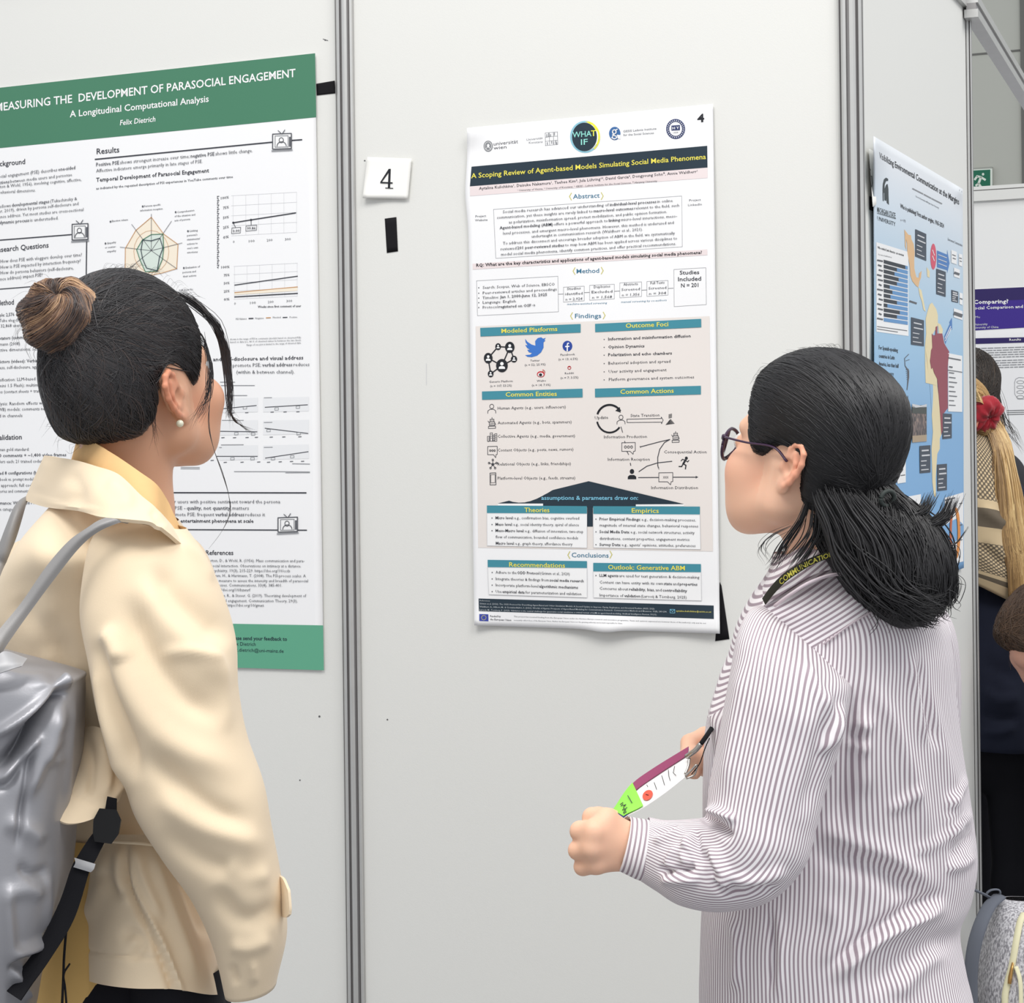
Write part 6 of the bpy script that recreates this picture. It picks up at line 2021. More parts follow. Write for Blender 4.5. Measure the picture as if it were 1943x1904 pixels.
web('side_strap', [(206, 1512, 2.06), (196, 1560, 2.055), (172, 1590, 2.05), (150, 1624, 2.045), (136, 1650, 2.042), (114, 1712, 2.035), (73, 1795, 2.02), (38, 1846, 2.01), (10, 1880, 2.0)],
    [(222, 1516, 2.058), (219, 1560, 2.052), (196, 1604, 2.047), (180, 1636, 2.042), (170, 1654, 2.04), (141, 1744, 2.032), (96, 1820, 2.016), (62, 1868, 2.0), (40, 1900, 1.99)], M_WEB)
mb = MB()
cb = P(203, 1568, 2.047)
bu = P(203, 1538, 2.05) - P(196, 1600, 2.044); bu /= np.linalg.norm(bu)
br = np.cross(bu, (0, -1, 0)); br /= np.linalg.norm(br)
bn_ = np.cross(br, bu)
prof = [(-.010, -.017), (.008, -.018), (.014, -.008), (.015, .008), (.009, .018), (-.009, .018), (-.014, .006), (-.013, -.008)]
vv = [cb + br * x + bu * y + bn_ * .006 for x, y in prof] + [cb + br * x * .88 + bu * y * .88 - bn_ * .008 for x, y in prof]
mb.add(vv, [tuple(range(8)), tuple(range(15, 7, -1))] + [(i, 8 + i, 8 + (i + 1) % 8, (i + 1) % 8) for i in range(8)], M_BUCK)
v, f = box_vf(cb + br * -.006 + bu * -.001 - bn_ * .0095, br * .011, bu * .003, bn_ * .003); mb.add(v, f, M_TAB)
mb.build('buckle', BP)
web('strap_tab', [(141, 1628, 2.038), (143, 1638, 2.036), (139, 1646, 2.036)], [(181, 1640, 2.036), (178, 1650, 2.034), (172, 1656, 2.034)], M_TAB, .003, 3)
v, f = tube_vf(catmull([P(128, 1740, 2.10), P(122, 1810, 2.08), P(120, 1860, 2.07), P(116, 1950, 2.06)], 8), .0014, 6)
link_mesh('drawcord', v, f, M_WEB, BP, smooth=True)
v, f = tube_vf(catmull([P(132, 1830, 2.09), P(121, 1850, 2.07), P(124, 1880, 2.07), P(130, 1960, 2.06)], 8), .0012, 6)
link_mesh('drawcord', v, f, M_WEB, BP, smooth=True)
G = patch([[(128, 1300, 2.14), (150, 1310, 2.13), (158, 1320, 2.15)], [(118, 1440, 2.13), (142, 1440, 2.125), (150, 1440, 2.15)], [(112, 1600, 2.13), (134, 1600, 2.125), (140, 1600, 2.15)], [(104, 1720, 2.12), (126, 1715, 2.12), (134, 1715, 2.14)]], 6, 6)
cloth('gap_shade', G, M_WEB, BP, thick=.006)  # black sheet added as the shade in the gap between pack and jacket
# ------------------------------------------------------------------ woman in the striped shirt
SKIN_R = skin_mat('skin_light', (242, 194, 165), (196, 112, 104), (52, 44, 44))
HAIR_R = hair_mat('hair_black', [(0, (18, 18, 20)), (0.4, (42, 41, 43)), (0.7, (70, 68, 70)), (1, (104, 100, 102))], 0.48, 0.5)
def stripe_mat(name, white, dark, duty=0.46):
    m = bpy.data.materials.new(name)
    m.use_nodes = True
    nt = m.node_tree
    b = nt.nodes['Principled BSDF']
    b.inputs['Roughness'].default_value = 0.75
    b.inputs['Specular IOR Level'].default_value = 0.2
    def A(n):
        a = nt.nodes.new('ShaderNodeAttribute'); a.attribute_name = n
        return a.outputs['Fac']
    def M(op, x, y=None):
        q = nt.nodes.new('ShaderNodeMath'); q.operation = op
        for i, w in enumerate((x, y)):
            if w is None:
                continue
            if isinstance(w, (int, float)):
                q.inputs[i].default_value = w
            else:
                nt.links.new(w, q.inputs[i])
        return q.outputs[0]
    yk = M('GREATER_THAN', A('yoke'), 0.0)
    c = M('ADD', M('MULTIPLY', A('stripe'), M('SUBTRACT', 1.0, yk)), M('MULTIPLY', A('stripe2'), yk))
    fr = M('ABSOLUTE', M('SUBTRACT', M('FRACT', c), 0.5))
    mr = nt.nodes.new('ShaderNodeMapRange'); mr.interpolation_type = 'SMOOTHSTEP'
    mr.inputs['From Min'].default_value = duty / 2 + .07
    mr.inputs['From Max'].default_value = duty / 2 - .07
    nt.links.new(fr, mr.inputs['Value'])
    mx = nt.nodes.new('ShaderNodeMix'); mx.data_type = 'RGBA'
    nt.links.new(mr.outputs[0], mx.inputs[0])
    mx.inputs[6].default_value = lin(white) + (1,)
    mx.inputs[7].default_value = lin(dark) + (1,)
    nt.links.new(mx.outputs[2], b.inputs['Base Color'])
    return m
M_STRIPE = stripe_mat('striped_cotton', (245, 241, 243), (166, 150, 159), 0.44)
A2 = empty('person', P(1590, 2900, 2.3) * np.array((1, 1, 0)), 'person with half-tied black hair and glasses, in a striped shirt, holding a badge', 'person')
D2 = 2.2
R2H = head_frame(138, 14, 0)
K2 = .945
O2 = P(1544, 888, D2)
W2 = lambda x, y, z: O2 + R2H @ (np.array((x, y, z)) * K2)
nb2 = P(1588, 1085, 2.26)
LH = P(1140, 1598, 2.17)
xs = axis_steps([(LH[0] - .06, LH[0] + .06, .0022), (LH[0] + .06, O2[0] - .15, .005), (O2[0] - .15, O2[0] + .12, .0022), (O2[0] + .12, O2[0] + .38, .008)])
ys = axis_steps([(O2[1] - .22, O2[1] - .13, .006), (O2[1] - .13, O2[1] + .14, .0022), (O2[1] + .14, O2[1] + .42, .0045)])
zs = axis_steps([(O2[2] - .95, LH[2] - .07, .01), (LH[2] - .07, LH[2] + .16, .0024), (LH[2] + .16, O2[2] - .17, .007), (O2[2] - .17, O2[2] + .165, .0022)])
S = Field(xs, ys, zs)
sh2l, sh2r = P(1510, 1235, 2.19), P(1705, 1210, 2.40)
el2l, wr2l = P(1440, 1640, 2.11), P(1194, 1608, 2.177)
el2r, wr2r = P(1660, 1560, 2.47), P(1395, 1450, 2.44)
S.cone(P(1600, 1230, 2.28), P(1600, 1480, 2.29), .095, .085, .05)
S.cone(P(1600, 1480, 2.29), P(1590, 1900, 2.29), .085, .10, .05)
S.cone(sh2l, sh2r, .030, .030, .03)
S.cone(nb2, P(1595, 1200, 2.28), .050, .06, .03)
S.cone(W2(-.018, 0, -.03), nb2, .052, .054, .03)
S.chain([sh2l, el2l, wr2l], [.040, .030, .0235], .02)
S.chain([sh2r, el2r, wr2r], [.046, .036, .025], .02)
head_shape(S, O2, R2H, K2, ear_tilt=0, cheek=.0, nose=.010, es=1.0)
# her left hand: a loose fist seen from its back, pinching the badge
mc = [(1150, 1556, 2.165), (1128, 1578, 2.152), (1124, 1610, 2.152), (1132, 1640, 2.160)]
pip = [(1124, 1552, 2.185), (1101, 1578, 2.168), (1097, 1614, 2.168), (1106, 1645, 2.172)]
dip = [(1134, 1548, 2.215), (1112, 1582, 2.203), (1110, 1616, 2.200), (1118, 1644, 2.200)]
tip = [(1158, 1548, 2.222), (1136, 1588, 2.214), (1134, 1618, 2.210), (1138, 1642, 2.208)]
for i, (a, b, c, d) in enumerate(zip(mc, pip, dip, tip)):
    rr = (.0118, .012, .0115, .0105)[i]
    S.cone(P(1190, 1588 + 12 * i, 2.178), P(*a), .0145, rr * 1.12, .012)
    S.chain([P(*a), P(*b), P(*c), P(*d)], [rr * 1.08, rr * .95, rr * .82, rr * .74], .0035)
S.chain([P(1188, 1590, 2.19), P(1182, 1574, 2.205), P(1176, 1562, 2.222), P(1170, 1553, 2.232)], [.016, .0125, .0108, .0088], .006)
# her right hand behind the shirt front, at the clip
for i in range(4):
    dz = i * 19
    S.chain([P(1385, 1432 + dz * .8, 2.43), P(1338, 1398 + dz, 2.42), P(1308, 1410 + dz * .8, 2.40), P(1306, 1432 + dz * .5, 2.375), P(1318, 1445 + dz * .4, 2.37)], [.017, .012, .0105, .0095, .008], .004)
S.chain([P(1390, 1450, 2.43), P(1350, 1440, 2.39), P(1325, 1436, 2.37), P(1310, 1430, 2.36)], [.017, .0125, .011, .009], .006)
V, F = S.mesh(2)
link_mesh('body', V, F, SKIN_R, A2, smooth=True, attrs=face_attrs(V, O2, R2H, K2, 0.6))
eyes(W2, R2H, K2, A2)
# hair: smooth cap, half tied, waves below
B = Field(axis_steps([(O2[0] - .15, O2[0] + .22, .0032)]), axis_steps([(O2[1] - .15, O2[1] + .16, .0032)]), axis_steps([(O2[2] - .22, O2[2] + .18, .0032)]))
B.ell(W2(-0.004, 0, 0.050), np.array((.092, .073, .078)) * K2, R2H, 0.01)
B.ell(W2(-0.030, 0, 0.030), np.array((.062, .066, .065)) * K2, R2H, 0.02)
B.ell(W2(.046, 0, .004), np.array((.048, .060, .074)) * K2, R2H, 0.02)
HP2 = [(.108, .104), (.088, .082), (.074, .052), (.064, .026), (.050, .008), (.034, .006), (.016, .020), (.000, .032), (-.016, .034), (-.028, .016), (-.026, -.010), (-.022, -.030), (-.034, -.044), (-.25, -.052), (-.25, .3), (.1, .3)]
H = hair_cap(B, O2, R2H, K2, HP2, lambda x, y, z: .007 + .010 * smooth01((z - .02) / .10) + .001 * smooth01((-x - .02) / .06),
             [((-.036, 0, .020), (.046, .060, .068), .02), ((-.036, 0, -.020), (.036, .048, .045), .02)])
HV, HF = H.mesh(2)
bv2 = BVHTree.FromPolygons([Vector(v) for v in HV], [tuple(f) for f in HF])
hr = Strands()
hr.addmesh(HV, HF, 0.10)
M_ = Field(axis_steps([(O2[0] - .06, O2[0] + .20, .004)]), axis_steps([(O2[1] - .16, O2[1] + .14, .004)]), axis_steps([(O2[2] - .22, O2[2] + .02, .004)]))
M_.chain([P(1600, 935, 2.175), P(1628, 985, 2.17), P(1680, 1050, 2.16), P(1708, 1105, 2.15), P(1716, 1145, 2.15)], [.042, .045, .048, .042, .024], .03)
M_.chain([P(1676, 985, 2.14), P(1706, 1032, 2.15), P(1738, 1080, 2.16), P(1740, 1118, 2.155)], [.010, .022, .031, .022], .03)
MV, MF = M_.mesh(2)
hr.addmesh(MV, MF, 0.06)
bvm = BVHTree.FromPolygons([Vector(v) for v in MV], [tuple(f) for f in MF])
r2 = np.random.default_rng(23)
TIE = P(1690, 948, 2.115)
line2 = HP2[:13]
cum2 = np.concatenate(((0,), np.cumsum([math.hypot(line2[i + 1][0] - line2[i][0], line2[i + 1][1] - line2[i][1]) for i in range(len(line2) - 1)])))
def hairline_pt(f):
    s_ = f * cum2[-1]
    i = max(0, min(len(line2) - 2, int(np.searchsorted(cum2, s_) - 1)))
    t = (s_ - cum2[i]) / (cum2[i + 1] - cum2[i])
    return line2[i][0] + (line2[i + 1][0] - line2[i][0]) * t, line2[i][1] + (line2[i + 1][1] - line2[i][1]) * t
C2 = W2(-.01, 0, .03)
for q in range(2200):
    f = r2.uniform(0, .95)
    x, z = hairline_pt(f)
    side = 1 if q % 5 else -1
    wid = .077 * ((f / .14) ** .5 * r2.uniform(.1, 1) if f < .14 else 1)
    a = W2(x - .005 + r2.normal(0, .003), side * wid, z + .004 + r2.normal(0, .003))
    e = TIE + R2H @ np.array((r2.normal(0, .004), r2.normal(0, .014), r2.normal(0, .012)))
    if f > .62:
        e = P(1610 + r2.normal(0, 40), 985 + r2.normal(0, 15), 2.12)
    p = flow(bv2, C2, a, e, np.array((0, 0, .25 if f < .3 else .05)), r2.uniform(.0002, .0014), 0, r2.uniform(.5, 1))
    if p is not None:
        hr.add(smooth_path(p, 1), r2.uniform(.0005, .0011), np.clip(r2.normal(.26, .09), .02, .6))
comb(hr, bv2, HV, C2, TIE, R2H, 3800, r2, 6, .26, spread=(.004, .014, .012), keep=lambda L: L[1] > -.05)
def wave_lock(pts, n, spread, r, amp, tone, lift=.0015, proj=True, pw=.7):
    ctrl = np.array([P(*p) for p in pts])
    ph0, fq0 = r2.uniform(-.6, .6), r2.uniform(1.15, 1.5)
    for _ in range(n):
        o = r2.normal(0, 1, 3) * spread * np.array((1, 1, .8))
        c = catmull(ctrl + o * np.linspace(.5, 1.1, len(ctrl))[:, None], 8)
        ph, fq = ph0 + r2.normal(0, .22), fq0 + r2.normal(0, .05)
        s = np.linspace(0, 1, len(c))
        sid = np.array((.95, -.35 + r2.normal(0, .2), .2))
        c = c + (amp * s * np.sin(6.283 * fq * s + ph))[:, None] * sid
        if proj:
            k = to_surface(bvm, c, r2.uniform(.0, .006))
            c = smooth_path(c * (1 - pw) + k * pw, 3)
        hr.add(c, r2.uniform(.6, 1.2) * r, np.clip(r2.normal(tone, .1), .02, .9), k=4, tip=.3)
for pts in ([(1545, 940, 2.100), (1560, 985, 2.100), (1592, 1040, 2.095), (1632, 1090, 2.090), (1652, 1150, 2.095), (1672, 1178, 2.100)],
            [(1580, 930, 2.105), (1602, 990, 2.100), (1642, 1040, 2.090), (1672, 1100, 2.085), (1682, 1150, 2.090), (1702, 1175, 2.095)],
            [(1612, 940, 2.110), (1652, 1000, 2.100), (1692, 1060, 2.090), (1702, 1120, 2.090), (1717, 1160, 2.100), (1742, 1165, 2.105)],
            [(1672, 955, 2.140), (1702, 1000, 2.130), (1732, 1060, 2.120), (1747, 1110, 2.120), (1762, 1150, 2.130), (1752, 1175, 2.130)],
            [(1702, 960, 2.180), (1737, 985, 2.160), (1767, 1030, 2.150), (1782, 1080, 2.150), (1777, 1130, 2.150), (1752, 1150, 2.150)]):
    wave_lock(pts, 200, .013, .0009, .016, .26, pw=.72)
    wave_lock(pts, 60, .014, .0011, .020, .32, pw=.4)
    wave_lock(pts, 5, .012, .003, .018, .22, pw=.55)
pp = r2.permutation(len(MV))[:2600]
for i in pp:
    a = MV[i]
    q = project(a)
    if q[1] > 1110:
        continue
    u = (q[0] - 1530) / 240.0
    tx, ty = 1690 + 90 * u + r2.normal(0, 14), 1172 + r2.normal(0, 12) - 26 * max(0, u - .6)
    e = P(tx, ty, a[1] + .01)
    s = np.linspace(0, r2.uniform(.5, 1), 13)[:, None]
    c = a * (1 - s) + e * s
    L = np.linalg.norm(e - a)
    c = c + np.array((.9, -.4, .1)) * (.013 * np.sin(s * L / .020 + 3.0 * u) * s ** .5)
    hr.add(smooth_path(to_surface(bvm, c, r2.uniform(.0004, .004)), 1), r2.uniform(.0005, .0011), np.clip(r2.normal(.26, .1), .02, .7))
wave_lock([(1694, 955, 2.12), (1716, 985, 2.13), (1752, 1000, 2.14), (1788, 985, 2.145), (1804, 950, 2.150)], 90, .0045, .0007, .001, .25, proj=False)
wave_lock([(1696, 955, 2.12), (1722, 980, 2.13), (1748, 975, 2.14), (1764, 945, 2.15)], 60, .005, .0007, .001, .2, proj=False)
wave_lock([(1750, 1030, 2.150), (1790, 1038, 2.140), (1815, 1030, 2.140), (1836, 1000, 2.140)], 5, .0008, .0005, .001, .25, proj=False)
wave_lock([(1760, 1080, 2.150), (1800, 1090, 2.140), (1815, 1110, 2.140), (1805, 1140, 2.140), (1785, 1145, 2.140)], 30, .005, .0004, .004, .25, proj=False)
wave_lock([(1765, 1050, 2.150), (1800, 1040, 2.140), (1812, 1062, 2.140), (1800, 1085, 2.140)], 30, .004, .0005, .004, .22, proj=False)
# strands over the neck and loose hairs
wave_lock([(1535, 945, 2.14), (1520, 985, 2.14), (1500, 1020, 2.145), (1478, 1050, 2.15), (1462, 1075, 2.15)], 24, .004, .0005, .003, .24, proj=False)
wave_lock([(1550, 960, 2.14), (1545, 1010, 2.135), (1530, 1045, 2.135), (1505, 1075, 2.13)], 30, .006, .0006, .003, .2, proj=False)
wave_lock([(1500, 1000, 2.145), (1460, 1020, 2.145), (1445, 1045, 2.145), (1450, 1070, 2.145)], 10, .004, .00025, .003, .26, proj=False)
for q in range(60):
    x0 = r2.uniform(1440, 1600)
    y0 = 660 + (.0027 if x0 < 1588 else .0016) * (x0 - 1588) ** 2
    hr.add(bez([(x0, y0 + 8, 2.2), (x0 - r2.uniform(4, 14), y0 - r2.uniform(0, 8), 2.2), (x0 - r2.uniform(14, 34), y0 + r2.uniform(-10, 14), 2.2)], 12), r2.uniform(.00012, .0002), .3, tip=.6)
hr.build('hair', HAIR_R, A2)
v, f = tube_vf(catmull([TIE + R2H @ np.array((.004 + .003 * math.cos(a), .009 * math.cos(a), .0085 * math.sin(a))) for a in np.linspace(0, 6.283, 10)], 4), .0026, 8)
link_mesh('hair_tie', v, f, mat('hair_tie', (58, 64, 62), 0.6), A2, smooth=True)
# glasses
M_FRAME = mat('purple_frame', (58, 34, 62), 0.3, 0.5)
M_LENS = bpy.data.materials.new('lens'); M_LENS.use_nodes = True
_b = M_LENS.node_tree.nodes['Principled BSDF']; _b.inputs['Transmission Weight'].default_value = 1; _b.inputs['Roughness'].default_value = .02; _b.inputs['IOR'].default_value = 1.05
fr_v, fr_f = [], []
def addt(path, r, flat=1.0):
    v, f = tube_vf(path, r, 8, flat=flat)
    k = len(fr_v); fr_v.extend(v); fr_f.extend([tuple(k + q for q in g) for g in f])
mbl = MB()
for s in (-1, 1):
    loop = [W2(.109 - .010 * abs(math.cos(a) + .3) * (math.cos(a) > 0) + (.0), s * (.034 + .026 * math.cos(a)), .006 + .021 * math.sin(a) * (1.0 if math.sin(a) < 0 else .86)) for a in np.linspace(0, 2 * math.pi, 29)]
    addt(loop, .0019)
    mbl.add(loop[:-1], [tuple(range(28))], M_LENS)
    addt(catmull([W2(.094, s * .061, .017), W2(.082, s * .070, .018), W2(.05, s * .076, .020), W2(.01, s * .079, .024), W2(-.012, s * .079, .012)], 6), .0021, .6)
    addt([W2(.098, s * .058, .014), W2(.096, s * .061, .017), W2(.092, s * .0625, .0175)], .0028)
addt(catmull([W2(.109, -.009, .012), W2(.113, 0, .016), W2(.109, .009, .012)], 5), .0015)
gl = link_mesh('eyeglasses', fr_v, fr_f, M_FRAME, A2, smooth=True)
lo = mbl.build('lens', gl)
# shirt: yoke and back in one body piece, sleeves, cuff, collar
def yoke_attrs(line_px, per):
    (x0, y0), (x1, y1) = line_px
    nrm = np.array((y1 - y0, -(x1 - x0)), float); nrm /= np.linalg.norm(nrm)
    if nrm[1] > 0:
        nrm = -nrm
    def f(V):
        Q = project(V)
        w = (P(1500, 1150, 2.2) - P(1488, 1131, 2.2)); w /= np.linalg.norm(w)
        return {'yoke': ((Q - np.array((x0, y0))) @ nrm), 'stripe2': (V @ w) / per}
    return f
no_yoke = lambda V: {'yoke': np.full(len(V), -9.0), 'stripe2': np.zeros(len(V))}
G = loft([(1468, 1050, 1640, 1044, 2.26, .062), (1462, 1078, 1650, 1066, 2.26, .075), (1446, 1106, 1682, 1092, 2.265, .095), (1424, 1140, 1730, 1122, 2.27, .125), (1400, 1190, 1785, 1166, 2.28, .145), (1385, 1245, 1800, 1225, 2.285, .155), (1362, 1310, 1806, 1300, 2.29, .16), (1342, 1385, 1818, 1400, 2.29, .155),
          (1337, 1500, 1834, 1500, 2.29, .145), (1337, 1600, 1849, 1620, 2.29, .14), (1337, 1690, 1838, 1696, 2.29, .14), (1334, 1760, 1816, 1752, 2.29, .145), (1332, 1830, 1826, 1830, 2.29, .15), (1330, 1910, 1842, 1910, 2.29, .155), (1332, 2060, 1850, 2060, 2.29, .155)], 240, 12, 2.25)
SHIRT = [([(1640, 1270), (1700, 1380), (1740, 1500), (1760, 1620)], 16, .006), ([(1738, 1240), (1758, 1340), (1780, 1430)], 9, -.009), ([(1722, 1240), (1740, 1330), (1760, 1420)], 9, .006), ([(1560, 1230), (1600, 1340), (1620, 1450), (1615, 1560)], 16, .006),
    ([(1530, 1600), (1600, 1630), (1680, 1660), (1750, 1720)], 22, -.012), ([(1545, 1570), (1620, 1600), (1700, 1630), (1780, 1690)], 18, .008), ([(1800, 1500), (1812, 1540), (1790, 1570)], 12, .005),
    ([(1575, 1870), (1640, 1800), (1720, 1750), (1806, 1715)], 16, .016), ([(1560, 1850), (1640, 1780), (1720, 1730), (1800, 1690)], 12, -.014), ([(1640, 1890), (1700, 1830), (1780, 1790), (1830, 1770)], 20, -.008), ([(1690, 1900), (1750, 1830), (1800, 1800)], 18, .007),
    ([(1790, 1540), (1820, 1500), (1840, 1470)], 7, .005), ([(1795, 1590), (1825, 1560), (1848, 1540)], 7, .007), ([(1800, 1625), (1830, 1600), (1852, 1580)], 7, -.006), ([(1790, 1650), (1826, 1640), (1852, 1620)], 8, .007), ([(1720, 1620), (1780, 1600), (1830, 1560)], 9, .004),
    ([(1605, 1300), (1615, 1400), (1605, 1500), (1580, 1590)], 16, -.012), ([(1630, 1330), (1645, 1420), (1640, 1520)], 14, .008), ([(1612, 1370), (1640, 1375), (1660, 1385)], 9, .005), ([(1608, 1410), (1632, 1420), (1650, 1412)], 8, .006), ([(1610, 1395), (1640, 1400)], 7, -.005),
    ([(1460, 1720), (1466, 1800), (1462, 1890)], 7, -.007), ([(1475, 1720), (1482, 1810), (1476, 1904)], 8, .005), ([(1385, 1730), (1400, 1800), (1395, 1890)], 12, .007), ([(1560, 1700), (1590, 1760), (1570, 1850)], 20, .006),
    ([(1385, 1240), (1362, 1320), (1350, 1400)], 8, .006), ([(1398, 1260), (1374, 1350), (1362, 1430)], 8, -.006), ([(1690, 1180), (1740, 1280), (1790, 1420), (1830, 1560)], 14, .004), ([(1680, 1540), (1720, 1520), (1750, 1490)], 10, .005)]
shirt = cloth('shirt', G, M_STRIPE, A2, strokes=SHIRT, noise=[(51, 16, .0022, (1, 1, .5)), (52, 45, .0007, (1, 1, .6))], stripes=188, extra=yoke_attrs(((1556, 1222), (1700, 1127)), .0052), lip=(False, True))
v, f = tube_vf([p + np.array((0, -.0015, 0)) for p in to_surface(BVHTree.FromPolygons([shirt.matrix_world @ x.co + Vector(_wloc[shirt.name]) for x in shirt.data.vertices], [tuple(p.vertices) for p in shirt.data.polygons]), [P(x, y, 2.12) for x, y in ((1557, 1221), (1590, 1199), (1625, 1176), (1660, 1153), (1700, 1127))], .0008)], .0011, 6)
link_mesh('yoke_seam', v, f, mat('seam_pink', (214, 200, 206), 0.8), A2, smooth=True)
G = loft([(1470, 1150, 1560, 1222, 2.24, .01), (1440, 1152, 1592, 1258, 2.20, .036), (1420, 1168, 1606, 1288, 2.17, .052), (1402, 1212, 1610, 1312, 2.14, .068), (1390, 1280, 1598, 1376, 2.125, .072), (1377, 1350, 1582, 1436, 2.12, .07), (1362, 1430, 1563, 1494, 2.115, .068), (1350, 1496, 1546, 1566, 2.11, .066), (1346, 1535, 1524, 1640, 2.105, .066), (1345, 1552, 1460, 1704, 2.11, .066), (1336, 1560, 1368, 1724, 2.12, .062), (1304, 1563, 1292, 1712, 2.135, .056), (1264, 1563, 1246, 1686, 2.155, .046), (1232, 1556, 1216, 1668, 2.168, .040)], 130, 12, 2.2)
SLV2 = [([(1420, 1240), (1400, 1340), (1385, 1440), (1372, 1520)], 16, .005), ([(1590, 1310), (1560, 1400), (1545, 1480), (1520, 1560)], 14, -.006), ([(1560, 1300), (1585, 1380), (1570, 1430)], 10, .006), ([(1520, 1240), (1560, 1330), (1575, 1400)], 10, .005), ([(1600, 1330), (1580, 1390), (1556, 1440)], 8, .007),
    ([(1340, 1550), (1362, 1570), (1390, 1590)], 8, -.014, 'r', 'start'), ([(1338, 1535), (1370, 1545), (1400, 1560)], 8, .010), ([(1350, 1600), (1362, 1640), (1390, 1680)], 10, .009), ([(1332, 1600), (1340, 1640), (1370, 1690), (1420, 1700)], 8, -.008),
    ([(1345, 1665), (1370, 1672), (1390, 1690)], 6, .008), ([(1365, 1690), (1420, 1692), (1480, 1680)], 9, -.008), ([(1380, 1670), (1440, 1672), (1500, 1650)], 12, .006),
    ([(1310, 1580), (1300, 1620), (1310, 1650)], 8, .008), ([(1290, 1600), (1270, 1640), (1296, 1660)], 7, .007), ([(1246, 1650), (1280, 1652), (1320, 1646)], 6, -.010), ([(1250, 1668), (1290, 1672), (1330, 1668)], 9, .008), ([(1236, 1600), (1262, 1590), (1300, 1572)], 8, .005), ([(1232, 1580), (1262, 1578), (1290, 1566)], 5, -.005), ([(1296, 1605), (1310, 1640), (1304, 1658)], 6, -.006), ([(1320, 1570), (1322, 1610), (1330, 1650)], 7, -.007)]
cloth('sleeve', G, M_STRIPE, A2, strokes=SLV2, noise=[(55, 20, .0016, (1, 1, .6))], stripes=78, extra=no_yoke)
G = loft([(1238, 1559, 1222, 1673, 2.166, .0405), (1226, 1557, 1206, 1668, 2.17, .041), (1210, 1555, 1186, 1658, 2.175, .039), (1197, 1552, 1172, 1651, 2.18, .037)], 110, 5, 2.2)
M_CUFF = M_STRIPE
cuff = cloth('cuff', G, M_STRIPE, A2, strokes=[([(1190, 1560), (1172, 1600), (1178, 1640)], 6, .003)], noise=[(56, 60, .0008, (1, 1, 1))], extra=lambda V: {'yoke': np.full(len(V), 9.0), 'stripe2': ((V - P(1164, 1600, 2.15)) @ ((P(1232, 1615, 2.15) - P(1164, 1600, 2.15)) / np.linalg.norm(P(1232, 1615, 2.15) - P(1164, 1600, 2.15)))) / .0050}, lip=(False, True))
# far sleeve behind the body
G = loft([(1700, 1142, 1760, 1148, 2.38, .006), (1690, 1150, 1788, 1160, 2.40, .05), (1690, 1210, 1808, 1220, 2.42, .07), (1680, 1330, 1816, 1335, 2.45, .075), (1660, 1450, 1806, 1455, 2.48, .07), (1620, 1560, 1740, 1600, 2.49, .06), (1530, 1520, 1560, 1600, 2.475, .055), (1440, 1462, 1450, 1520, 2.455, .045), (1400, 1438, 1402, 1490, 2.44, .036)], 80, 10, 2.1)
cloth('sleeve', G, M_STRIPE, A2, noise=[(57, 18, .002, (1, 1, .6))], strokes=[([(1790, 1200), (1800, 1290), (1808, 1380)], 6, -.005), ([(1780, 1220), (1792, 1320), (1800, 1420)], 6, .004)], stripes=78, extra=no_yoke, lip=(False, True))
# collar: stand and fold-over leaf
cst = lambda V: {'yoke': np.full(len(V), 9.0), 'stripe2': (V @ (lambda w: w / np.linalg.norm(w))(P(1520, 1080, 2.2) - P(1506, 1061, 2.2))) / .0052}
G = patch([[(1660, 1040, 2.24), (1600, 1028, 2.20), (1545, 1030, 2.185), (1505, 1046, 2.185), (1474, 1072, 2.20), (1452, 1104, 2.225), (1440, 1130, 2.26)],
           [(1672, 1058, 2.235), (1612, 1052, 2.185), (1556, 1056, 2.168), (1514, 1074, 2.168), (1478, 1100, 2.18), (1450, 1130, 2.21), (1432, 1156, 2.25)],
           [(1684, 1078, 2.235), (1622, 1078, 2.178), (1566, 1082, 2.158), (1522, 1100, 2.155), (1482, 1126, 2.168), (1448, 1150, 2.20), (1424, 1176, 2.245)]], 8, 8)
cloth('collar', G, M_STRIPE, A2, extra=cst, noise=[(58, 40, .0006, (1, 1, 1))], thick=.002)
G = patch([[(1640, 1052, 2.20), (1590, 1050, 2.162), (1556, 1060, 2.152), (1522, 1078, 2.152)], [(1648, 1068, 2.19), (1594, 1068, 2.150), (1552, 1080, 2.140), (1514, 1102, 2.142)], [(1656, 1086, 2.19), (1598, 1086, 2.142), (1546, 1102, 2.130), (1500, 1124, 2.132)]], 6, 6)
v, f = tube_vf(catmull([P(1640, 1100, 2.175), P(1590, 1090, 2.14), P(1540, 1104, 2.126), P(1500, 1128, 2.135), P(1470, 1150, 2.16)], 6), .002, 6)
link_mesh('collar_seam', v, f, mat('seam_pink', (214, 200, 206), 0.8), A2, smooth=True)
# trousers and shoes, below the frame
M_TROU = mat('dark_trousers', (44, 44, 52), 0.85, 0.15)
mbv, mbf = [], []
for g in (loft([(1345, 1980, 1830, 1980, 2.29, .14), (1350, 2120, 1830, 2120, 2.29, .145), (1370, 2240, 1810, 2240, 2.29, .13)], 60, 6), loft([(1350, 2150, 1600, 2150, 2.22, .085), (1380, 2600, 1560, 2600, 2.22, .065), (1390, 3110, 1540, 3110, 2.22, .055)], 40, 6), loft([(1570, 2150, 1825, 2150, 2.36, .085), (1600, 2600, 1790, 2600, 2.36, .065), (1610, 3110, 1770, 3110, 2.36, .055)], 40, 6)):
    n = sum(len(a) for a in mbv)
    mbv.append(g.reshape(-1, 3)); ff = grid_faces(*g.shape[:2])
    if not orient_out(mbv[-1], ff, np.repeat(g.mean(1), g.shape[1], 0)):
        ff = ff[:, ::-1]
    mbf.append(ff + n)
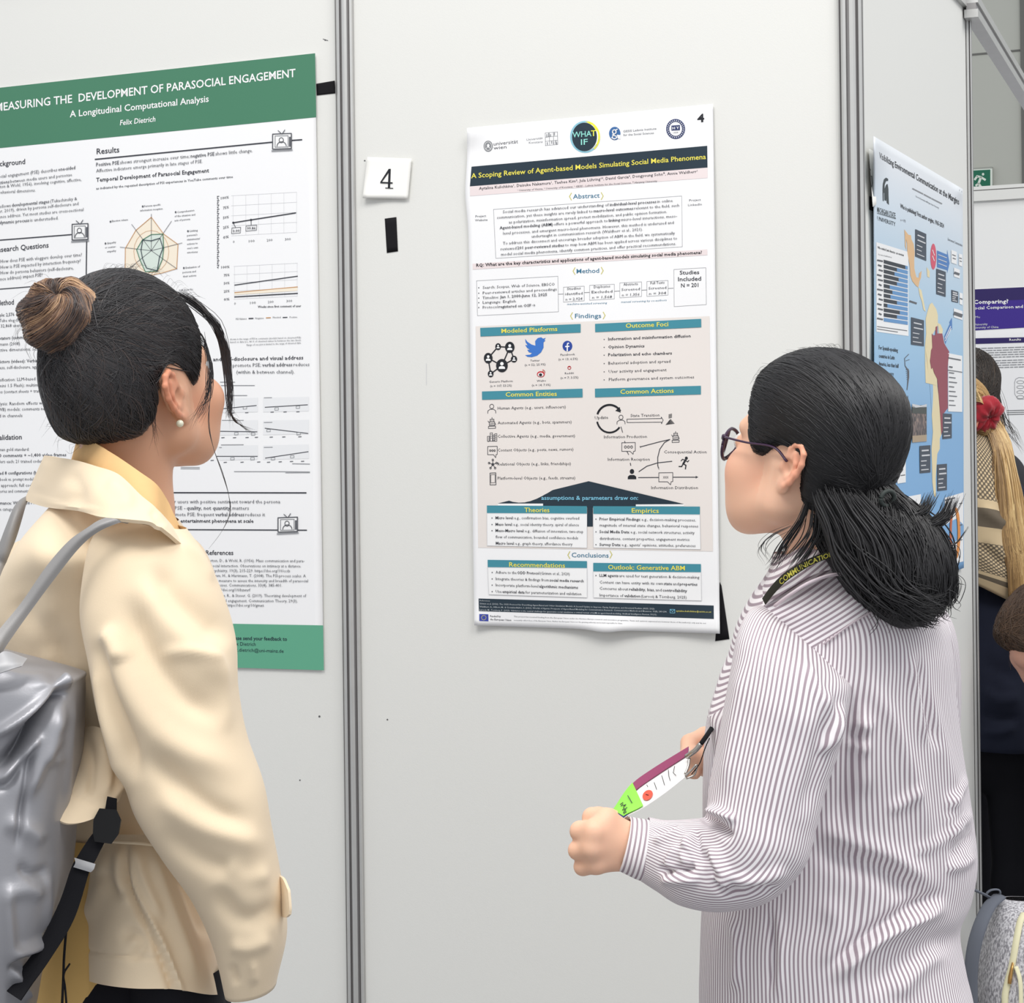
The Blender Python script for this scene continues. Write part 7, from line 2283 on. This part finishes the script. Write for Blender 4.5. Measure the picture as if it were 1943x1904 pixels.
link_mesh('trousers', np.concatenate(mbv), np.concatenate(mbf), M_TROU, A2, smooth=True)
for x, d in ((1450, 2.22), (1670, 2.36)):
    c = P(x, 3200, d); c[2] = 0
    shoe(c, 150, M_SHOE, A2)

# ------------------------------------------------------------------ name badge on its lanyard, held in both hands
NB = empty('name_badge', P(1240, 1545, 2.2), 'white name badge with a green ribbon on a black lanyard, held in both hands', 'badge')
top = catmull([P(1160, 1550, 2.235), P(1170, 1533, 2.245), P(1200, 1491, 2.255), P(1240, 1461, 2.255), P(1308, 1419, 2.245)], 12)
bot = catmull([P(1176, 1560, 2.19), P(1190, 1548, 2.19), P(1220, 1533, 2.195), P(1262, 1505, 2.20), P(1303, 1473, 2.20)], 12)
nT = len(top)
def strip(t0, t1, s0, s1, m, off, name, parent=NB, th=.0006, ns=8):
    i0, i1 = int(t0 * (nT - 1)), int(round(t1 * (nT - 1)))
    g = np.stack([top[i0:i1 + 1] * (1 - s) + bot[i0:i1 + 1] * s for s in np.linspace(s0, s1, ns)])
    nn = np.cross(g[-1, 0] - g[0, 0], g[0, -1] - g[0, 0]); nn /= np.linalg.norm(nn)
    if nn[1] > 0:
        nn = -nn
    return cloth(name, g + nn * off, m, parent, thick=th, outward=True), g, nn
CARDW = mat('badge_white', (246, 245, 244), 0.4)
_, g, nn = strip(0, 1, 0, 1, CARDW, 0, 'card')
strip(.05, .28, 0, 1, mat('badge_blue', (52, 84, 170), 0.5), .0012, 'blue_ribbon')
strip(.20, .52, 0, 1, mat('badge_green', (150, 236, 84), 0.5), .0024, 'green_ribbon')
strip(.50, 1.0, 0, .30, mat('badge_maroon', (150, 66, 104), 0.45), .0012, 'maroon_band')
def on_card(t, s, off=.0016):
    i = t * (nT - 1); k = min(int(i), nT - 2); a = i - k
    p = top[k] * (1 - a) + top[k + 1] * a; q = bot[k] * (1 - a) + bot[k + 1] * a
    return p * (1 - s) + q * s + nn * off
mb = MB()
V = [on_card(.60 + .055 * math.cos(a), .74 + .17 * math.sin(a)) for a in np.linspace(0, 6.283, 25)[:-1]]
mb.add(V, [tuple(range(24))], mat('badge_red', (226, 92, 72), 0.5))
mb.build('red_dot', NB)
def ink(name, segs, off, r=.0004, m=INK_BLACK):
    b = MB()
    for sg in segs:
        v, f = tube_vf([on_card(t, s, off) for t, s in sg], r, 5)
        b.add(v, f, m)
    b.build(name, NB)
ink('printed_text', [[(.90, .42), (.88, .62), (.90, .78)], [(.85, .40), (.84, .62), (.84, .80)], [(.79, .45), (.78, .82)], [(.71, .5), (.70, .78)], [(.64, .42), (.64, .5)], [(.59, .7), (.61, .78)]], .0022)
ink('handwriting', [[(.30, .30), (.34, .36)], [(.29, .42), (.33, .42)], [(.31, .5), (.35, .56), (.30, .6)], [(.26, .70), (.30, .66), (.30, .80)], [(.34, .74), (.27, .76)], [(.24, .88), (.29, .84), (.28, .95), (.23, .96), (.24, .88)], [(.42, .3), (.42, .7)]], .0036, .0005, INK)
CHROME = mat('chrome', (180, 176, 170), 0.25, 0.5, 1.0)
mb = MB()
for pts, r in (([P(1303, 1436, 2.222), P(1312, 1430, 2.215), P(1320, 1424, 2.212), P(1330, 1412, 2.21)], .0032), ([P(1300, 1474, 2.20), P(1312, 1462, 2.20), P(1322, 1452, 2.20), P(1318, 1470, 2.20), P(1302, 1478, 2.20)], .0012), ([P(1308, 1440, 2.215), P(1306, 1455, 2.21), P(1300, 1470, 2.205)], .0016)):
    v, f = tube_vf(catmull(pts, 5), r, 8); mb.add(v, f, CHROME)
mb.build('clip', NB, smooth=True)
mb = MB()
for pts, r in (([P(1330, 1412, 2.21), P(1340, 1398, 2.22), P(1352, 1380, 2.25)], .0036), ([P(1312, 1470, 2.20), P(1326, 1452, 2.20), P(1332, 1438, 2.205), P(1338, 1420, 2.21), P(1346, 1402, 2.24)], .0012)):
    v, f = tube_vf(catmull(pts, 5), r, 8, flat=.5); mb.add(v, f, M_WEB)
mb.build('cord', NB, smooth=True)
def lan(pts_top, pts_bot, name):
    mid = [((a[0] + b[0]) / 2, (a[1] + b[1]) / 2, (a[2] + b[2]) / 2 - .001) for a, b in zip(pts_top, pts_bot)]
    return cloth(name, patch([pts_top, mid, pts_bot], 3, 8), mat('lanyard_black', (52, 52, 44), 0.8), NB, thick=.001)
lt = [(1600, 1040, 2.145), (1570, 1047, 2.138), (1540, 1058, 2.136), (1510, 1073, 2.14), (1485, 1090, 2.15), (1462, 1114, 2.17), (1446, 1136, 2.195)]
lb = [(1602, 1053, 2.143), (1573, 1060, 2.136), (1544, 1071, 2.134), (1516, 1087, 2.138), (1492, 1104, 2.148), (1470, 1126, 2.168), (1452, 1148, 2.193)]
lan(lt, lb, 'lanyard')
b = MB()
Vg, Fg = glyphs('COMMUNICATION', 0.01, 2)
la, lbz = catmull([P(x, y, d - .003) for x, y, d in lt], 12), catmull([P(x, y, d - .003) for x, y, d in lb], 12)
w = Vg[:, 0].max()
out = []
for q in Vg:
    t = (1 - q[0] / w) * .0 + q[0] / w
    i = (1 - t) * (len(la) - 20) + t * 8
    k = int(i); a = i - k
    A_, B_ = la[k] * (1 - a) + la[k + 1] * a, lbz[k] * (1 - a) + lbz[k + 1] * a
    e = .12 + q[1] * .95
    out.append(B_ * (1 - e) + A_ * e)
b.add(out, Fg, mat('lanyard_yellow', (206, 198, 84), 0.6))
b.build('lettering', NB)
# ------------------------------------------------------------------ people and bag beyond the end post
def soft(name, m, parent, prims, h=.008, k=.03, attrs=None, noise=None):
    """a garment as one smooth solid around round-cone limbs given as (a, b, ra, rb)"""
    pts = np.array([p for q in prims for p in q[:2]]); rr = max(max(q[2:4]) for q in prims) + .02
    lo, hi = pts.min(0) - rr, pts.max(0) + rr
    S_ = Field(*[axis_steps([(lo[i], hi[i], h)]) for i in range(3)])
    for q in prims:
        S_.cone(q[0], q[1], q[2], q[3], k)
    V, F = S_.mesh(2)
    if noise:
        N = vnormals(V, F)
        V = V + N * (wavy(V, noise[0], noise[1]) * noise[2])[:, None]
    V[:, 2] = np.maximum(V[:, 2], .0)
    return link_mesh(name, V, F, m, parent, smooth=True, attrs=attrs(V) if attrs else None)
SKIN_B = skin_mat('skin_pink', (226, 172, 150), (190, 108, 100), (70, 52, 44))
def bg_body(A, O, R, nb, low, limbs, k=1.0, skin=SKIN_B):
    pts = np.array([nb, low] + [p for l in limbs for p in l[0]] + [O])
    lo, hi = np.minimum(pts.min(0) - .1, O - .16), np.maximum(pts.max(0) + .1, O + .17)
    S_ = Field(*[axis_steps([(lo[i], hi[i], .0042 if i < 2 else .005)]) for i in range(3)])
    S_.cone(nb, low, .055, .09, .04)
    S_.cone(O + R @ np.array((-.018, 0, -.03)), nb, .05, .055, .03)
    for p, r in limbs:
        S_.chain(p, r, .02)
    W = head_shape(S_, O, R, k)
    V, F = S_.mesh(2)
    link_mesh('body', V, F, skin, A, smooth=True, attrs=face_attrs(V, O, R, k))
    eyes(W, R, k, A)
    return W
def bg_cap(O, R, k, poly, t):
    B_ = Field(*[axis_steps([(O[i] - .16, O[i] + .18, .004)]) for i in range(3)])
    W = lambda x, y, z: O + R @ (np.array((x, y, z)) * k)
    B_.ell(W(-0.004, 0, 0.050), np.array((.092, .073, .078)) * k, R, 0.01).ell(W(-.03, 0, .03), np.array((.062, .066, .065)) * k, R, .02)
    H_ = hair_cap(B_, O, R, k, poly, lambda x, y, z: t + 0 * x, [((-.05, 0, .0), (.055, .062, .07), .02)])
    return H_.mesh(2)
def legs(A, hip, spread, m, shoes=True, az=180):
    """trousers from the hips to the floor and a pair of shoes"""
    a, b = hip - spread, hip + spread
    pr_ = []
    for s in (a, b):
        f = np.array((s[0], s[1], .06)); kn = (s + f) / 2
        pr_ += [(s, kn, .085, .065), (kn, f, .065, .055)]
    soft('trousers', M_BLACKT, A, pr_ + [(a, b, .10, .10)])
    for s in (a, b):
        shoe(np.array((s[0], s[1], 0)), az, M_SHOE, A)
HPB = HP1[:13] + HP1[13:]
# blonde woman with a red scrunchie and a patterned shawl
A3 = empty('person', P(1860, 1990, 4.75) * np.array((1, 1, 0)), 'person with a blonde ponytail in a red scrunchie and patterned shawl', 'person')
O3 = P(1800, 812, 4.72); R3 = head_frame(196, -4)
nb3 = P(1826, 915, 4.75); low3 = P(1865, 1350, 4.76)
sa, sb = P(1800, 960, 4.62), P(1900, 950, 4.90)
bg_body(A3, O3, R3, nb3, low3, [([sa, P(1770, 1180, 4.60), P(1740, 1330, 4.72)], [.045, .036, .026]), ([sb, P(1930, 1170, 4.95), P(1900, 1330, 4.98)], [.045, .036, .026])])
HAIR_B = hair_mat('hair_blonde', [(0, (70, 52, 34)), (0.3, (120, 92, 58)), (0.6, (186, 150, 98)), (1, (236, 208, 152))], 0.42, 0.4)
hr = Strands(); r3 = np.random.default_rng(31)
HV, HF = bg_cap(O3, R3, 1.0, HP1, .012); hr.addmesh(HV, HF, .35)
bv3 = BVHTree.FromPolygons([Vector(v) for v in HV], [tuple(f) for f in HF])
SCR = P(1873, 786, 4.70)
comb(hr, bv3, HV, O3 + R3 @ np.array((-.01, 0, .03)), SCR, R3, 900, r3, 7, .5, rad=(.0008, .0016))
for q in range(520):
    u = r3.uniform(0, 1); j = r3.normal(0, 1, 4)
    x0 = 1880 + 8 * j[0]
    hr.add(bez([(x0 - 6, 790 + 3 * j[1], 4.69), (1886 + 26 * u + 3 * j[0], 840, 4.66), (1893 + 40 * u + 3 * j[1], 930 + 6 * j[2], 4.61), (1905 + 50 * u + 3 * j[2], 1030, 4.585), (1916 + 52 * u + 4 * j[3], 1120 + 20 * j[2], 4.585), (1922 + 50 * u + 6 * j[3], 1190 + 30 * j[1], 4.59)], 20), r3.uniform(.0009, .0024), np.clip(.35 + .5 * u * r3.uniform(.5, 1.2) + .1 * j[3], .1, 1), k=4)
for q in range(160):
    j = r3.normal(0, 1, 3)
    hr.add(bez([(1846 + 4 * j[0], 742 + 8 * j[1], 4.63), (1858 + 3 * j[1], 752 + 6 * j[1], 4.63), (1872 + 2 * j[0], 780 + 3 * j[1], 4.67)], 8), .0013, np.clip(.75 + .15 * j[2], 0, 1))
hr.build('hair', HAIR_B, A3)
G = []
SV, SF = [], []
n1, n2 = 40, 16
fr3 = (P(1884, 796, 4.66) - P(1862, 776, 4.70)); fr3 /= np.linalg.norm(fr3)
q1 = np.cross(fr3, (0, 0, 1.0)); q1 /= np.linalg.norm(q1); q2 = np.cross(fr3, q1)
for i in range(n1):
    a = 2 * math.pi * i / n1
    rr = .020 * (1 + .12 * math.sin(9 * a))
    for j in range(n2):
        b = 2 * math.pi * j / n2
        w = .0195 * (1 + .16 * math.sin(3 * b + 7 * a) + .10 * math.sin(11 * a))
        d = math.cos(a) * q1 * 1.0 + math.sin(a) * q2 * 1.25
        SV.append(P(1871, 787, 4.665) + d * (rr + w * math.cos(b)) + fr3 * w * math.sin(b) * 1.1)
SF = [(i * n2 + j, ((i + 1) % n1) * n2 + j, ((i + 1) % n1) * n2 + (j + 1) % n2, i * n2 + (j + 1) % n2) for i in range(n1) for j in range(n2)]
link_mesh('scrunchie', SV, SF, mat('red_velvet', (168, 34, 48), 0.7, 0.25, sheen=.4), A3, smooth=True)
M_NAVY = mat('navy_cotton', (40, 44, 60), 0.85, 0.15)
G = loft([(1790, 900, 1925, 895, 4.76, .10), (1768, 980, 1945, 975, 4.76, .14), (1764, 1120, 1960, 1120, 4.77, .14), (1764, 1260, 1960, 1260, 4.77, .14), (1762, 1350, 1962, 1360, 4.77, .145), (1762, 1400, 1964, 1416, 4.77, .15)], 80, 10)
cloth('top', G, M_NAVY, A3, strokes=[([(1858, 1300), (1890, 1330), (1943, 1325)], 9, .012), ([(1856, 1345), (1900, 1365), (1943, 1360)], 8, -.012), ([(1858, 1385), (1890, 1392), (1930, 1380)], 8, .010), ([(1860, 1250), (1900, 1275), (1940, 1290)], 10, -.008)], noise=[(61, 14, .004, (1, 1, 1))], lip=(False, True))
soft('sleeve', M_NAVY, A3, [(sa, P(1770, 1180, 4.60), .065, .055), (P(1770, 1180, 4.60), P(1742, 1325, 4.71), .055, .042)])
soft('sleeve', M_NAVY, A3, [(sb, P(1930, 1170, 4.95), .065, .055), (P(1930, 1170, 4.95), P(1902, 1325, 4.98), .055, .042)])
legs(A3, P(1862, 1420, 4.78), np.array((.085, -.03, 0)), M_BLACKT, az=190)
SH = bpy.data.materials.new('shawl_weave'); SH.use_nodes = True
_nt = SH.node_tree; _b = _nt.nodes['Principled BSDF']; _b.inputs['Roughness'].default_value = .9
def _at(n):
    a = _nt.nodes.new('ShaderNodeAttribute'); a.attribute_name = n; return a.outputs['Fac']
def _m(op, x, y):
    q = _nt.nodes.new('ShaderNodeMath'); q.operation = op
    for i, w in enumerate((x, y)):
        if isinstance(w, (int, float)): q.inputs[i].default_value = w
        else: _nt.links.new(w, q.inputs[i])
    return q.outputs[0]
_rp = _nt.nodes.new('ShaderNodeValToRGB'); _rp.color_ramp.interpolation = 'CONSTANT'
_st = [(0, .5), (.40, 0), (.44, 1), (.52, 0), (.60, .5), (.80, 0), (.83, 1), (.88, 0)]
_e = _rp.color_ramp.elements
_e[0].position = 0; _e[0].color = (.5,) * 3 + (1,); _e[1].position = .40; _e[1].color = (0, 0, 0, 1)
for p_, v_ in _st[2:]:
    q = _e.new(p_); q.color = (v_, v_, v_, 1)
_nt.links.new(_at('row'), _rp.inputs[0])
_w = _m('MULTIPLY', _m('SINE', _m('MULTIPLY', _at('col'), 420.0), 0.0), _m('SINE', _m('MULTIPLY', _at('row'), 260.0), 0.0))
_w = _m('GREATER_THAN', _w, -.12)
_f = _m('MINIMUM', _m('MULTIPLY', _rp.outputs[0], 2.0), 1.0)
_sol = _m('GREATER_THAN', _rp.outputs[0], .8)
_pat = _m('MAXIMUM', _sol, _m('MULTIPLY', _f, _w))
_x = _nt.nodes.new('ShaderNodeMix'); _x.data_type = 'RGBA'; _nt.links.new(_m('MULTIPLY', _pat, .85), _x.inputs[0])
_x.inputs[6].default_value = lin((206, 184, 148)) + (1,); _x.inputs[7].default_value = lin((66, 60, 56)) + (1,)
_nt.links.new(_x.outputs[2], _b.inputs['Base Color'])
G = loft([(1800, 806, 1886, 822, 4.745, .06), (1778, 850, 1912, 880, 4.75, .11), (1752, 930, 1938, 960, 4.755, .165), (1745, 1010, 1950, 1040, 4.76, .18), (1750, 1050, 1945, 1110, 4.76, .175), (1760, 1062, 1925, 1150, 4.76, .165)], 100, 14)
nr_, nc_ = G.shape[:2]
cloth('shawl', G, SH, A3, noise=[(63, 12, .006, (1, 1, 1))], strokes=[([(1856, 960), (1890, 985), (1920, 1000)], 10, .01), ([(1856, 1030), (1880, 1050), (1910, 1080)], 8, -.01), ([(1890, 900), (1905, 980), (1915, 1060)], 8, -.01)], lip=(False, True),
      extra=lambda V: {'row': np.repeat(np.concatenate((np.linspace(0, 1, len(V) // nc_ - 2), (1, 1))), nc_), 'col': np.tile(np.linspace(0, 1, nc_), len(V) // nc_)})

# dark-haired person further back
A5 = empty('person', P(1850, 1900, 5.75) * np.array((1, 1, 0)), 'person with long dark hair, half hidden behind the blonde ponytail and end post', 'person')
O5 = P(1838, 756, 5.7); R5 = head_frame(80, -6)
nb5 = P(1838, 840, 5.72)
bg_body(A5, O5, R5, nb5, P(1835, 1150, 5.72), [])
hr = Strands(); r5 = np.random.default_rng(37)
HV, HF = bg_cap(O5, R5, 1.05, HP1[:11] + [(-.046, -.03), (-.06, -.08), (-.25, -.1), (-.25, .3), (.1, .3)], .016); hr.addmesh(HV, HF, .2)
bv5 = BVHTree.FromPolygons([Vector(v) for v in HV], [tuple(f) for f in HF])
comb(hr, bv5, HV, O5, P(1845, 800, 5.58), R5, 700, r5, 9, .3, rad=(.0009, .0016), spread=(.02, .05, .02))
for q in range(240):
    u = r5.uniform(0, 1); j = r5.normal(0, 1, 3)
    hr.add(bez([(1830 + 66 * u, 735 + 20 * abs(u - .5), 5.6), (1832 + 70 * u + 2 * j[0], 800, 5.59), (1834 + 76 * u + 3 * j[1], 870, 5.60), (1838 + 80 * u + 5 * j[2], 930 + 20 * j[1], 5.61)], 14), r5.uniform(.0009, .002), np.clip(.3 + .15 * j[2], .05, .7))
for q in range(26):
    j = r5.normal(0, 1, 3); u = r5.uniform(0, 1)
    hr.add(bez([(1893, 720 + 70 * u, 5.6), (1903 + 4 * j[0], 760 + 60 * u, 5.6), (1915 + 14 * u + 4 * j[1], 800 + 40 * u, 5.6), (1926 + 20 * u + 6 * j[2], 826 + 40 * u, 5.6)], 10), .0005, .35)
hr.build('hair', hair_mat('hair_dark_brown', [(0, (24, 20, 18)), (0.4, (50, 42, 36)), (1, (112, 92, 74))], 0.42, 0.45), A5)
soft('top', mat('charcoal_knit', (58, 58, 62), 0.9), A5, [(P(1838, 900, 5.74), P(1838, 1150, 5.74), .13, .13), (P(1775, 905, 5.74), P(1900, 905, 5.74), .07, .07), (P(1775, 905, 5.74), P(1765, 1140, 5.70), .06, .05), (P(1900, 905, 5.74), P(1908, 1140, 5.70), .06, .05)], .01)
legs(A5, P(1838, 1240, 5.75), np.array((.085, 0, 0)), M_BLACKT, az=80)

# person stooping at the right edge, only the head in view
A4 = empty('person', P(2200, 2130, 4.3) * np.array((1, 1, 0)), 'person with brown hair stooping low at the edge of the picture, below the ponytail', 'person')
O4 = P(1980, 1218, 4.3); R4 = head_frame(25, -38, 0)
nb4 = P(1992, 1268, 4.44)
hip4 = P(2260, 1330, 4.36)
bg_body(A4, O4, R4, nb4, P(2120, 1260, 4.44), [([P(2060, 1230, 4.28), P(2040, 1400, 4.16), P(1990, 1560, 4.2)], [.045, .036, .026]), ([P(2080, 1180, 4.48), P(2060, 1400, 4.5), P(2010, 1560, 4.46)], [.045, .036, .026])])
hr = Strands(); r4 = np.random.default_rng(41)
HPB4 = [(.100, .110), (.088, .080), (.074, .050), (.060, .020), (.046, -.010), (.030, -.020), (.010, -.012), (-.010, -.020), (-.03, -.040), (-.05, -.06), (-.25, -.06), (-.25, .3), (.1, .3)]
HV, HF = bg_cap(O4, R4, 1.02, HPB4, .014); hr.addmesh(HV, HF, .3)
bv4 = BVHTree.FromPolygons([Vector(v) for v in HV], [tuple(f) for f in HF])
comb(hr, bv4, HV, O4, O4 + R4 @ np.array((-.09, .0, -.03)), R4, 900, r4, 10, .34, rad=(.0009, .0016), spread=(.03, .04, .03))
hr.build('hair', hair_mat('hair_brown', [(0, (40, 30, 24)), (0.4, (86, 66, 52)), (1, (150, 118, 92))], 0.45, 0.4), A4)
soft('top', mat('dark_jumper', (46, 46, 54), 0.9), A4, [(P(2090, 1260, 4.42), hip4, .11, .14), (P(2070, 1250, 4.29), P(2090, 1250, 4.52), .07, .07), (P(2070, 1255, 4.28), P(2040, 1400, 4.16), .06, .05), (P(2040, 1400, 4.16), P(1996, 1545, 4.2), .05, .04), (P(2080, 1185, 4.48), P(2060, 1400, 4.5), .06, .05), (P(2060, 1400, 4.5), P(2016, 1545, 4.46), .05, .04)], .01)
legs(A4, hip4 + np.array((.02, 0, -.02)), np.array((0, .10, 0)), M_BLACKT, az=180)

# heathered backpack standing on the floor
HE = bpy.data.materials.new('heather_fabric'); HE.use_nodes = True
_nt = HE.node_tree; _b = _nt.nodes['Principled BSDF']; _b.inputs['Roughness'].default_value = .9
_tc = _nt.nodes.new('ShaderNodeTexCoord'); _mp = _nt.nodes.new('ShaderNodeMapping'); _mp.inputs['Scale'].default_value = (260, 260, 120); _mp.inputs['Rotation'].default_value = (0, .5, 0)
_n = _nt.nodes.new('ShaderNodeTexNoise'); _n.inputs['Detail'].default_value = 3; _n.inputs['Scale'].default_value = 1.0
_rp = _nt.nodes.new('ShaderNodeValToRGB'); _rp.color_ramp.elements[0].position = .38; _rp.color_ramp.elements[1].position = .6
_rp.color_ramp.elements[0].color = lin((138, 136, 142)) + (1,); _rp.color_ramp.elements[1].color = lin((214, 212, 216)) + (1,)
_nt.links.new(_tc.outputs['Object'], _mp.inputs[0]); _nt.links.new(_mp.outputs[0], _n.inputs['Vector']); _nt.links.new(_n.outputs['Fac'], _rp.inputs[0]); _nt.links.new(_rp.outputs[0], _b.inputs['Base Color'])
GB_ = empty('backpack', P(1960, 2205, 3.95), 'heathered light grey backpack with a cream zip, on the floor beside the end post', 'backpack')
G = loft([(1905, 1704, 1985, 1708, 3.95, .02), (1886, 1714, 2010, 1720, 3.95, .06), (1872, 1745, 2040, 1750, 3.95, .10), (1860, 1790, 2062, 1790, 3.95, .125), (1851, 1850, 2076, 1850, 3.95, .14), (1848, 1950, 2080, 1950, 3.95, .15), (1850, 2090, 2078, 2090, 3.95, .15), (1862, 2170, 2064, 2170, 3.95, .135), (1890, 2202, 2030, 2202, 3.95, .10), (1930, 2206, 1990, 2206, 3.95, .02)], 90, 8, 2.6)
gb = cloth('body', G, HE, GB_, noise=[(71, 12, .003, (1, 1, 1))], strokes=[([(1936, 1735), (1928, 1790), (1912, 1870), (1908, 1904)], 5, -.006)])
bvg = BVHTree.FromPolygons([Vector(v.co) + Vector(_wloc[gb.name]) for v in gb.data.vertices], [tuple(p.vertices) for p in gb.data.polygons])
def on_bag(px, lift):
    r = ray(*px); c = Vector((0, 0, EYE)); d = Vector(r).normalized()
    q = bvg.ray_cast(c, d)
    return np.array(q[0]) + np.array(q[1]) * lift if q[0] is not None else P(px[0], px[1], 3.84)
ZIP = mat('cream_zip', (232, 226, 190), 0.6)
zp = catmull([on_bag(p, .003) for p in ((1943, 1736), (1936, 1752), (1929, 1790), (1920, 1830), (1911, 1868), (1908, 1900), (1912, 1960))], 6)
v, f = tube_vf(zp, .0075, 8, flat=.5); link_mesh('zip', v, f, ZIP, GB_, smooth=True)
zp = catmull([on_bag(p, .003) for p in ((1929, 1835), (1936, 1860), (1938, 1900), (1936, 1960))], 6)
v, f = tube_vf(zp, .0055, 8, flat=.5); link_mesh('zip', v, f, ZIP, GB_, smooth=True)
v, f = tube_vf([on_bag(p, .006) for p in ((1926, 1828), (1924, 1842), (1921, 1856), (1919, 1868))], [.004, .006, .008, .007], 10, flat=.5); link_mesh('zip_pull', v, f, mat('brass', (206, 160, 96), 0.3, 0.5, 0.9), GB_, smooth=True)
GST = mat('slate_strap', (104, 108, 118), 0.8, 0.2)
v, f = tube_vf(catmull([P(1896, 1702, 3.93), P(1876, 1722, 3.90), P(1858, 1762, 3.87), P(1846, 1810, 3.86), P(1842, 1870, 3.86), P(1846, 1960, 3.86), P(1856, 2080, 3.88), P(1880, 2180, 3.90)], 6), .016, 10, flat=.4); link_mesh('shoulder_strap', v, f, GST, GB_, smooth=True)
v, f = tube_vf(catmull([P(1882, 1706, 3.93), P(1866, 1697, 3.92), P(1850, 1690, 3.92), P(1843, 1685, 3.92)], 5), [.007] * 15 + [.004], 8, flat=.4); link_mesh('ribbon_loop', v, f, GST, GB_, smooth=True)
v, f = tube_vf(catmull([P(1880, 1708, 3.93), P(1872, 1698, 3.93), P(1880, 1690, 3.93), P(1894, 1689, 3.93), P(1898, 1696, 3.93), P(1890, 1707, 3.94)], 5), .005, 8, flat=.4); link_mesh('ribbon_loop', v, f, GST, GB_, smooth=True)
